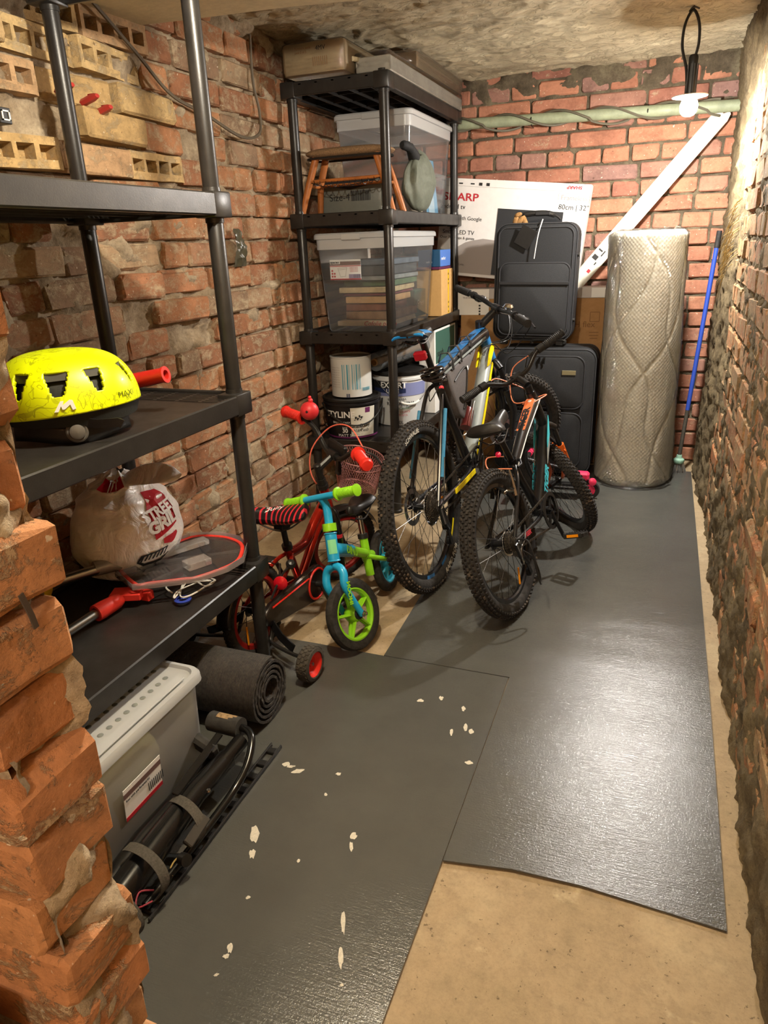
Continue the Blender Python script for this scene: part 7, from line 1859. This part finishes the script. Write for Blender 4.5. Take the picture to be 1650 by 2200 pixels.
# training wheels
for s in (-1, 1):
    mb = MB(); zz = 0.012 if s > 0 else 0.0
    mb.tube(catmull([(0.02, s*0.062, R+0.02), (-0.005, s*0.075, 0.12), (-0.03, s*0.085, 0.085), (-0.065, s*0.17, 0.082), (-0.085, s*0.262, 0.080)], 5), 0.0075, 8); mb.build('outrigger', M_BLACK, t)
    mb = MB(); mb.ribbon([(0.0, s*0.07, 0.155), (-0.03, s*0.13, 0.115), (-0.055, s*0.20, 0.09)], (0.3, 0, 1), 0.032, 0.006); mb.build('outrigger_plate', M_ALU, t)
    MW = Matrix(((1, 0, 0, -0.088), (0, 0, s, s*0.262), (0, 1, 0, 0.066+zz), (0, 0, 0, 1)))
    mb = MB(); mb.lathe([(0.035, 0.0), (0.058, 0.0), (0.064, 0.005), (0.066, 0.012), (0.066, 0.042), (0.062, 0.050), (0.050, 0.053), (0.046, 0.050)], 36, MW); tw = mb.build('training_wheel', mat('tw_rubber', '#3a342b', 0.8, grain=0.3, gscale=120, bump=0.5, bscale=160), t)
    mb = MB(); mb.lathe([(0.047, 0.052), (0.050, 0.050), (0.044, 0.046), (0.030, 0.030), (0.012, 0.030), (0.012, 0.036), (0, 0.036)], 28, MW); mb.build('hub', MATS['grip_red'], tw)
    mb = MB(); mb.lathe([(0.0, 0.036), (0.007, 0.036), (0.006, 0.041), (0, 0.042)], 10, MW); mb.build('bolt', M_STEEL, tw)
    mb = MB()
    for i in range(22):
        for j in range(3):
            a = 2*PI*(i+(0.5 if j % 2 else 0))/22; p = MW @ V((0.0668*math.cos(a), 0.0668*math.sin(a), 0.014+0.013*j)); nrm = (MW.to_3x3() @ V((math.cos(a), math.sin(a), 0))); mb.lathe([(0.0088, -0.001), (0.0078, 0.0012), (0, 0.0012)], 6, frame(p, nrm))
    o = mb.build('tread', MATS['tw_rubber'], tw); o['kind'] = 'stuff'
# saddle with stripes
M_STR = bpy.data.materials.new('striped_saddle'); M_STR.use_nodes = True; q = NT(M_STR)
v = q.coord('Object', rnd_off=False); sx = q.sep(v)
ph = q.math('ADD', q.math('MULTIPLY', sx[0], 36.0), q.math('MULTIPLY', q.math('ABSOLUTE', sx[1]), -22.0))
st_ = q.math('SINE', q.math('MULTIPLY', ph, 2*PI/1.0))
q.l.new(q.mix(q.ramp(st_, [(0.50, 0), (0.56, 1)]), srgb('#191617'), srgb('#c92a38')), q.b.inputs['Base Color']); q.b.inputs['Roughness'].default_value = 0.35
sd = saddle(t, 0.02, 0.0, 0.275, 0.235, 0.042, M_STR, tilt=-0.06)
sd.location = (0.25, -0.03, 0.510); sd.rotation_euler = (0, 0, math.radians(115))
from mathutils.bvhtree import BVHTree
bv = BVHTree.FromPolygons([v.co.copy() for v in sd.data.vertices], [tuple(p.vertices) for p in sd.data.polygons])
o = text('lettering', 'Bully', 0.040, Matrix.Translation((0.09, 0.012, 0)) @ Matrix.Rotation(math.radians(180), 4, 'Z'), M_WHITEPRINT, sd, ext=0, shear=0.3)
for v in o.data.vertices:
    h_ = bv.ray_cast(V((v.co.x, v.co.y, 0.5)), V((0, 0, -1)))
    v.co.z = (h_[0].z if h_[0] else 0.03)+0.0015
tube_part(t, 'seat_post', [(0.265, 0, 0.35), (0.245, 0, 0.47)], 0.0125, M_BLACK)
mb = MB(); mb.cyl((0.268, 0, 0.342), (0.262, 0, 0.362), 0.022, 14); mb.build('seat_clamp', M_BLACK, t)
mb = MB(); mb.box((0.245, 0, 0.450), (0.06, 0.045, 0.03), ch=0.004); mb.build('saddle_clamp', M_BLACK, t)
mb = MB(); mb.lathe([(0, -0.002), (0.019, 0.0), (0.021, 0.012), (0.012, 0.024), (0, 0.027)], 18, frame((0.195, -0.055, 0.305), (-0.4, -0.5, 0.8))); mb.tube(catmull([(0.19, -0.05, 0.30), (0.10, -0.07, 0.30), (0.02, -0.07, 0.24)], 5), 0.005, 6); mb.build('side_brake', M_BLACK, t)
# fork, stem, bars
mb = MB(S)
for s in (-1, 1): mb.tube(catmull([(ax(-0.04)[0], s*0.012, ax(-0.04)[2]), (ax(-0.07)[0]+0.005, s*0.040, ax(-0.06)[2]), (ax(-0.12)[0], s*0.044, ax(-0.12)[2]), (hubF[0], s*0.046, hubF[2])], 5), [0.016]*5+[0.014]*6+[0.010]*5, 10)
mb.build('fork', mat('fork_black', '#181415', .3), t)
mb = MB(S); mb.cyl(ax(0.075), ax(0.095), 0.026, 16); mb.cyl(ax(0.095), ax(0.125), 0.021, 16); mb.cyl(ax(0.125), ax(0.195), 0.0165, 16); mb.lathe([(0.0, 0.006), (0.012, 0.004), (0.0165, 0)], 14, frame(ax(0.195), (-math.sin(RK), 0, math.cos(RK)))); mb.build('steerer', M_BLACK, t)
sp = V(ax(0.175)); cl = sp+V((0.075, 0, 0.055))
mb = MB(S); mb.tube([sp, cl], [0.017, 0.015], 10); mb.cyl((cl.x, -0.028, cl.z), (cl.x, 0.028, cl.z), 0.020, 16); mb.build('stem', M_BLACK, t)
bar = [(cl.x-0.055, -0.325, cl.z+0.095), (cl.x-0.025, -0.22, cl.z+0.095), (cl.x-0.005, -0.150, cl.z+0.065), (cl.x, -0.065, cl.z+0.004), (cl.x, 0, cl.z), (cl.x, 0.065, cl.z+0.004), (cl.x-0.005, 0.150, cl.z+0.065), (cl.x-0.025, 0.22, cl.z+0.095), (cl.x-0.055, 0.325, cl.z+0.095)]
mb = MB(S); mb.tube(catmull(bar, 5), 0.0115, 12); hb_ = mb.build('handlebar', M_BLACK, t)
for s in (-1, 1):
    g = grip(hb_, S, (cl.x-0.028, s*0.235, cl.z+0.096), (cl.x-0.056, s*0.338, cl.z+0.095), 0.021, M_BRED, 1, True)
    mb = MB(S); mb.lathe([(0.0235, -0.012), (0.027, -0.006), (0.027, 0.008), (0.022, 0.016), (0, 0.018)], 16, frame((cl.x-0.056, s*0.338, cl.z+0.095), (-0.028, s*0.103, 0))); mb.build('grip_end', M_BRED, g)
mb = MB(S); mb.box((cl.x+0.005, -0.20, cl.z+0.094), (0.035, 0.035, 0.024), ch=0.005); mb.tube(catmull([(cl.x+0.01, -0.205, cl.z+0.095), (cl.x+0.045, -0.245, cl.z+0.08), (cl.x+0.03, -0.32, cl.z+0.073)], 5), 0.0055, 8); mb.build('brake_lever', M_BLACK, hb_)
mb = MB(S); mb.box((cl.x+0.02, 0.0, cl.z+0.03), (0.02, 0.14, 0.05), ch=0.006); mb.build('bar_pad', M_BLACK, hb_)
mb = MB(); mb.tube(catmull([S @ V((cl.x+0.02, -0.20, cl.z+0.10)), S @ V((cl.x+0.05, -0.04, cl.z+0.135)), S @ V((cl.x+0.02, 0.07, cl.z+0.10)), S @ V((cl.x-0.05, 0.10, cl.z+0.0)), S @ V((cl.x-0.07, 0.07, cl.z-0.10)), S @ V((cl.x-0.04, 0.02, cl.z-0.17)), S @ V((hubF[0]-0.02, 0.02, R+0.22))], 8), 0.0032, 6); mb.build('brake_cable', mat('coral_cable', '#dd6a55', 0.4), t)
# basket
CB = (cl.x+0.135, cl.z-0.100)
mb = MB(S); rT, rB, hB = 0.122, 0.095, 0.16; nr, nz = 54, 12
def bk(a, z): 
    r_ = rB+(rT-rB)*z; return (CB[0]+r_*0.86*math.cos(a), r_*1.08*math.sin(a), CB[1]-hB*0.55+hB*z)
for k in range(nr):
    for s in (-1, 1): mb.tube([bk(2*PI*k/nr+s*f*0.75, f) for f in [j/6 for j in range(7)]], 0.0010, 3, caps=False)
for k in range(14):
    for s in (0, 1):
        f = -0.95+1.9*k/13; w__ = math.sqrt(max(0, 1-f*f))*rB
        mb.tube([(CB[0]+(f*rB*0.86 if s else -w__*0.86), (-w__*1.08 if s else f*rB*1.08), CB[1]-hB*0.55), (CB[0]+(f*rB*0.86 if s else w__*0.86), (w__*1.08 if s else f*rB*1.08), CB[1]-hB*0.55)], 0.0010, 3, caps=False)
bs = mb.build('basket', mat('basket_pink', '#b5807e', 0.4, 0.3), t, label='pink wire mesh basket', fix=False)
for z in (0.0, 0.82, 1.0):
    mb = MB(S); mb.tube([bk(2*PI*k/36, z) for k in range(36)], 0.0024, 6, closed=True); mb.build('basket_rim', MATS['basket_pink'], bs)
mb = MB(S); mb.box((cl.x+0.03, 0, cl.z-0.05), (0.02, 0.03, 0.10), ch=0.004); mb.build('basket_bracket', M_BLACK, t)
# red horn
pH = S @ V((cl.x-0.018, 0.190, cl.z+0.142)); 
mb = MB(); mb.lathe([(0.042*math.sin(PI*k/14), -0.042*math.cos(PI*k/14)) for k in range(15)], 24, Matrix.Translation(pH)); mb.lathe([(0.011*math.sin(PI*k/8), -0.011*math.cos(PI*k/8)+0.046) for k in range(9)], 12, Matrix.Translation(pH+V((0.004, -0.008, 0)))); mb.lathe([(0.008*math.sin(PI*k/8), -0.008*math.cos(PI*k/8)+0.060) for k in range(9)], 10, Matrix.Translation(pH+V((0.004, -0.005, 0))))
hr_ = mb.build('horn', mat('horn_red', '#cf2f34', 0.45), t, label='round red squeaky horn')
mb = MB(); mb.lathe([(0, 0.001), (0.006, 0.0), (0.007, -0.003)], 12, frame(pH+V((-0.0405, -0.009, 0.004)), (-1, -0.05, 0.1))); mb.build('horn_hole', M_BLKPRINT, hr_)

# ---------------------------------------------------------------- green and blue balance bike
t = bike_root('small blue and green balance bike with a green spoked front wheel', 'balance bike', -1.06, 2.75, 3.06, 0.22, 0.004, name='balance_bike')
R = 0.142; HX, HZ, RK = 0.49, 0.42, math.radians(20); S = steer_matrix(HX, HZ, RK, math.radians(-20))
ax = lambda d, y=0: (HX-math.sin(RK)*d, y, HZ+math.cos(RK)*d)
M_LIME = mat('lime', '#84c41e', 0.35, coat=0.3); M_SKY = mat('sky_blue_paint', '#1f9ccb', 0.35, coat=0.4)
def foam_wheel(M, rim_m):
    MM = M @ WY; r = 0.022
    mb = MB(); mb.lathe([(R-r*1.7, -0.016), (R-r*0.9, -0.020), (R-0.006, -0.017), (R, -0.008), (R, 0.008), (R-0.006, 0.017), (R-r*0.9, 0.020), (R-r*1.7, 0.016), (R-r*1.7, -0.016)], 56, MM); w_ = mb.build('tyre', M_TIRE, t)
    ri = R-r*1.7
    mb = MB(); mb.lathe([(ri+0.001, -0.014), (ri+0.002, 0.014), (ri-0.006, 0.016), (ri-0.014, 0.010), (ri-0.014, -0.010), (ri-0.006, -0.016), (ri+0.001, -0.014)], 56, MM)
    for k in range(5):
        a = 2*PI*k/5+0.35
        for s in (-1, 1): mb.tube([MM @ V((0.022*math.cos(a), 0.022*math.sin(a), s*0.010)), MM @ V(((ri-0.008)*math.cos(a), (ri-0.008)*math.sin(a), s*0.006))], [0.011, 0.008], 8, flat=0.6)
    mb.build('rim', rim_m, w_)
    mb = MB(); mb.lathe([(0, -0.030), (0.024, -0.028), (0.032, -0.016), (0.034, 0.0), (0.032, 0.016), (0.024, 0.028), (0, 0.030)], 24, MM); mb.build('hub', rim_m, w_)
    for s in (-1, 1):
        mb = MB(); mb.lathe([(0.024, 0), (0.020, 0.008), (0.009, 0.010), (0.008, 0.02), (0, 0.02)], 18, MM @ Matrix.Translation((0, 0, s*0.027)) @ (Matrix.Identity(4) if s > 0 else Matrix.Rotation(PI, 4, 'X'))); mb.build('axle_cap', M_BLACK, w_)
    return w_
hubF = (0.52, 0, R)
foam_wheel(S @ Matrix.Translation(hubF), M_LIME); foam_wheel(Matrix.Translation((0, 0, R)), mat('teal', '#2f9db5', .4))
fr = MB(); fr.tube([ax(-0.01), (0.33, 0, 0.335)], [0.024, 0.022], 16, flat=1.2); fr.build('frame', M_SKY, t)
fr = MB(); fr.tube([(0.335, 0, 0.336), (0.20, 0, 0.265)], [0.0225, 0.020], 16); fr.tube([(0.205, 0, 0.165), (0.170, 0, 0.335)], 0.0185, 16)
fr.tube([(0.21, 0, 0.262), (0.14, 0.0, 0.235), (0.13, -0.0, 0.232)], 0.018, 14)
for s in (-1, 1): fr.tube(catmull([(0.20, s*0.008, 0.25), (0.12, s*0.040, 0.20), (0.0, s*0.048, R)], 5), 0.0115, 12)
fr.build('rear_frame', M_LIME, t, label='lime green rear half of the frame')
text('lettering', 'DINO', 0.040, plane_at(V((0.43, 0.031, 0.380)), V((-0.82, 0, -0.5)), V((-0.5, 0, 0.82))), M_LIME, t, bold=0.002)
fr = MB(); fr.tube([ax(0.055), ax(-0.055)], 0.0235, 18); ht = fr.build('head_tube', M_SKY, t)
mb = MB(); mb.lathe([(0.0245, -0.003), (0.0265, 0.0), (0.0245, 0.003)], 18, frame(ax(0.053), (-math.sin(RK), 0, math.cos(RK)))); mb.lathe([(0.0245, -0.003), (0.0265, 0.0), (0.0245, 0.003)], 18, frame(ax(-0.053), (-math.sin(RK), 0, math.cos(RK)))); mb.build('head_ring', M_SKY, ht)
mb = MB(); fv = V((math.cos(RK), 0, math.sin(RK)))
mb.grid(lambda u, v: tuple(V(ax(-0.026+0.055*v))+fv*0.0242*math.cos((u-0.5)*1.5+0.5)+V((0, 0.0242*math.sin((u-0.5)*1.5+0.5), 0))), 10, 5); mb.build('head_badge', mat('pale_lime', '#7fcf9a', .4), ht)
tube_part(t, 'collar', [ax(0.062), ax(0.092)], 0.0275, M_LIME)
mb = MB(S); mb.tube(catmull([V(ax(0.09)), V(ax(0.13)), V(ax(0.165))+V((0.004, 0, 0)), V(ax(0.20))+V((0.022, 0, -0.002))], 6), 0.0165, 14); mb.build('stem', M_SKY, t)
b0 = V(ax(0.205))+V((0.026, 0, 0.0)); mb = MB(S); mb.tube([b0+V((0, -0.175, 0)), b0+V((0, 0.175, 0))], 0.0135, 14); hb_ = mb.build('handlebar', M_SKY, t)
for s in (-1, 1): grip(hb_, S, b0+V((0, s*0.092, 0)), b0+V((0, s*0.185, 0)), 0.0175, M_LIME, 1, True)
mb = MB(S)
for s in (-1, 1):
    mb.tube(catmull([V(ax(-0.075))+V((0.0, s*0.004, 0)), V(ax(-0.082))+V((0.004, s*0.030, 0)), V(ax(-0.105))+V((0.006, s*0.046, 0)), V(ax(-0.16))+V((0.004, s*0.047, 0)), V((hubF[0], s*0.046, hubF[2]-0.004))], 5), [0.0165]*16+[0.013]*5, 12)
fk = mb.build('fork', M_SKY, t)
text('lettering', 'NOOMI', 0.026, S @ plane_at(V(ax(-0.135))+V((0.004, 0.0640, 0)), V((0.30, 0, -0.95)), V((0.95, 0, 0.30))), M_LIME, fk, bold=0.001)
for s in (-1, 1):
    mb = MB(S); mb.lathe([(0.012, 0), (0.012, 0.004), (0.008, 0.005), (0.008, 0.014), (0.004, 0.015), (0, 0.018)], 6, Matrix(((1, 0, 0, hubF[0]), (0, 0, s, s*0.056), (0, 1, 0, hubF[2]), (0, 0, 0, 1)))); mb.build('axle_nut', M_CHROME, t)
tube_part(t, 'seat_post', [(0.172, 0, 0.33), (0.152, 0, 0.42)], 0.0125, M_CHROME)
mb = MB(); mb.cyl((0.174, 0, 0.325), (0.170, 0, 0.345), 0.022, 16); mb.build('seat_clamp', M_BLACK, t)
saddle(t, 0.135, 0.448, 0.20, 0.135, 0.026, M_SADDLE, tilt=0.10)

# curved black handle with a red cuff behind the balance bike
t = thing('handle_hook', 'black curved handle with a red cuff behind the balance bike bars', 'handle', (-1.20, 2.46, 0.0))
mb = MB(); mb.tube(catmull([(0.02, 0.02, 0.03), (0.02, 0.01, 0.30), (0.02, 0.0, 0.40), (-0.005, 0.0, 0.475), (-0.055, 0.0, 0.50)], 6), 0.015, 12); mb.build('hook', M_TUBE, t)
mb = MB(); mb.cyl((0.02, 0.0, 0.365), (0.02, 0.0, 0.380), 0.0175, 14); mb.build('cuff', M_REDPRINT, t)

# pink and black scooter lying behind the orange fork
t = thing('kick_scooter', 'low pink and black kick scooter lying behind the orange fork', 'scooter', (-0.60, 4.22, 0.0))
M_PINK = mat('scooter_pink', '#e0345c', 0.35)
mb = MB(); mb.box((0.0, 0.0, 0.075), (0.46, 0.11, 0.020), ch=0.006); mb.build('deck', M_BLACK, t)
for x in (-0.27, 0.28):
    mb = MB(); mb.lathe([(0.02, -0.012), (0.055, -0.012), (0.060, 0), (0.055, 0.012), (0.02, 0.012)], 26, Matrix(((1, 0, 0, x), (0, 0, 1, 0), (0, 1, 0, 0.060), (0, 0, 0, 1)))); w_ = mb.build('wheel', M_RUBBER, t)
    mb = MB(); mb.lathe([(0, -0.013), (0.035, -0.013), (0.035, 0.013), (0, 0.013)], 18, Matrix(((1, 0, 0, x), (0, 0, 1, 0), (0, 1, 0, 0.060), (0, 0, 0, 1)))); mb.build('hub', M_PINK, w_)
mb = MB(); mb.tube([(0.27, 0, 0.10), (0.20, -0.02, 0.17), (-0.10, -0.05, 0.24)], [0.016, 0.015, 0.015], 12); mb.build('steering_column', M_ALU, t)
mb = MB(); mb.tube([(-0.10, -0.16, 0.235), (-0.10, 0.10, 0.245)], 0.012, 12); mb.build('handlebar', M_BLACK, t)
for s in (-1, 1):
    mb = MB(); mb.cyl((-0.10, -0.03+s*0.09, 0.24), (-0.10, -0.03+s*0.19, 0.24), 0.017, 14); mb.build('grip', M_PINK, t)
mb = MB(); mb.box((0.23, 0.0, 0.145), (0.09, 0.06, 0.05), ch=0.012); mb.build('front_bracket', M_PINK, t)
mb = MB(); mb.lathe([(0, -0.012), (0.022, -0.010), (0.022, 0.008), (0.012, 0.014), (0, 0.014)], 16, frame((0.30, -0.06, 0.13), (0.2, -1, 0.1))); mb.build('knob', M_PINK, t)
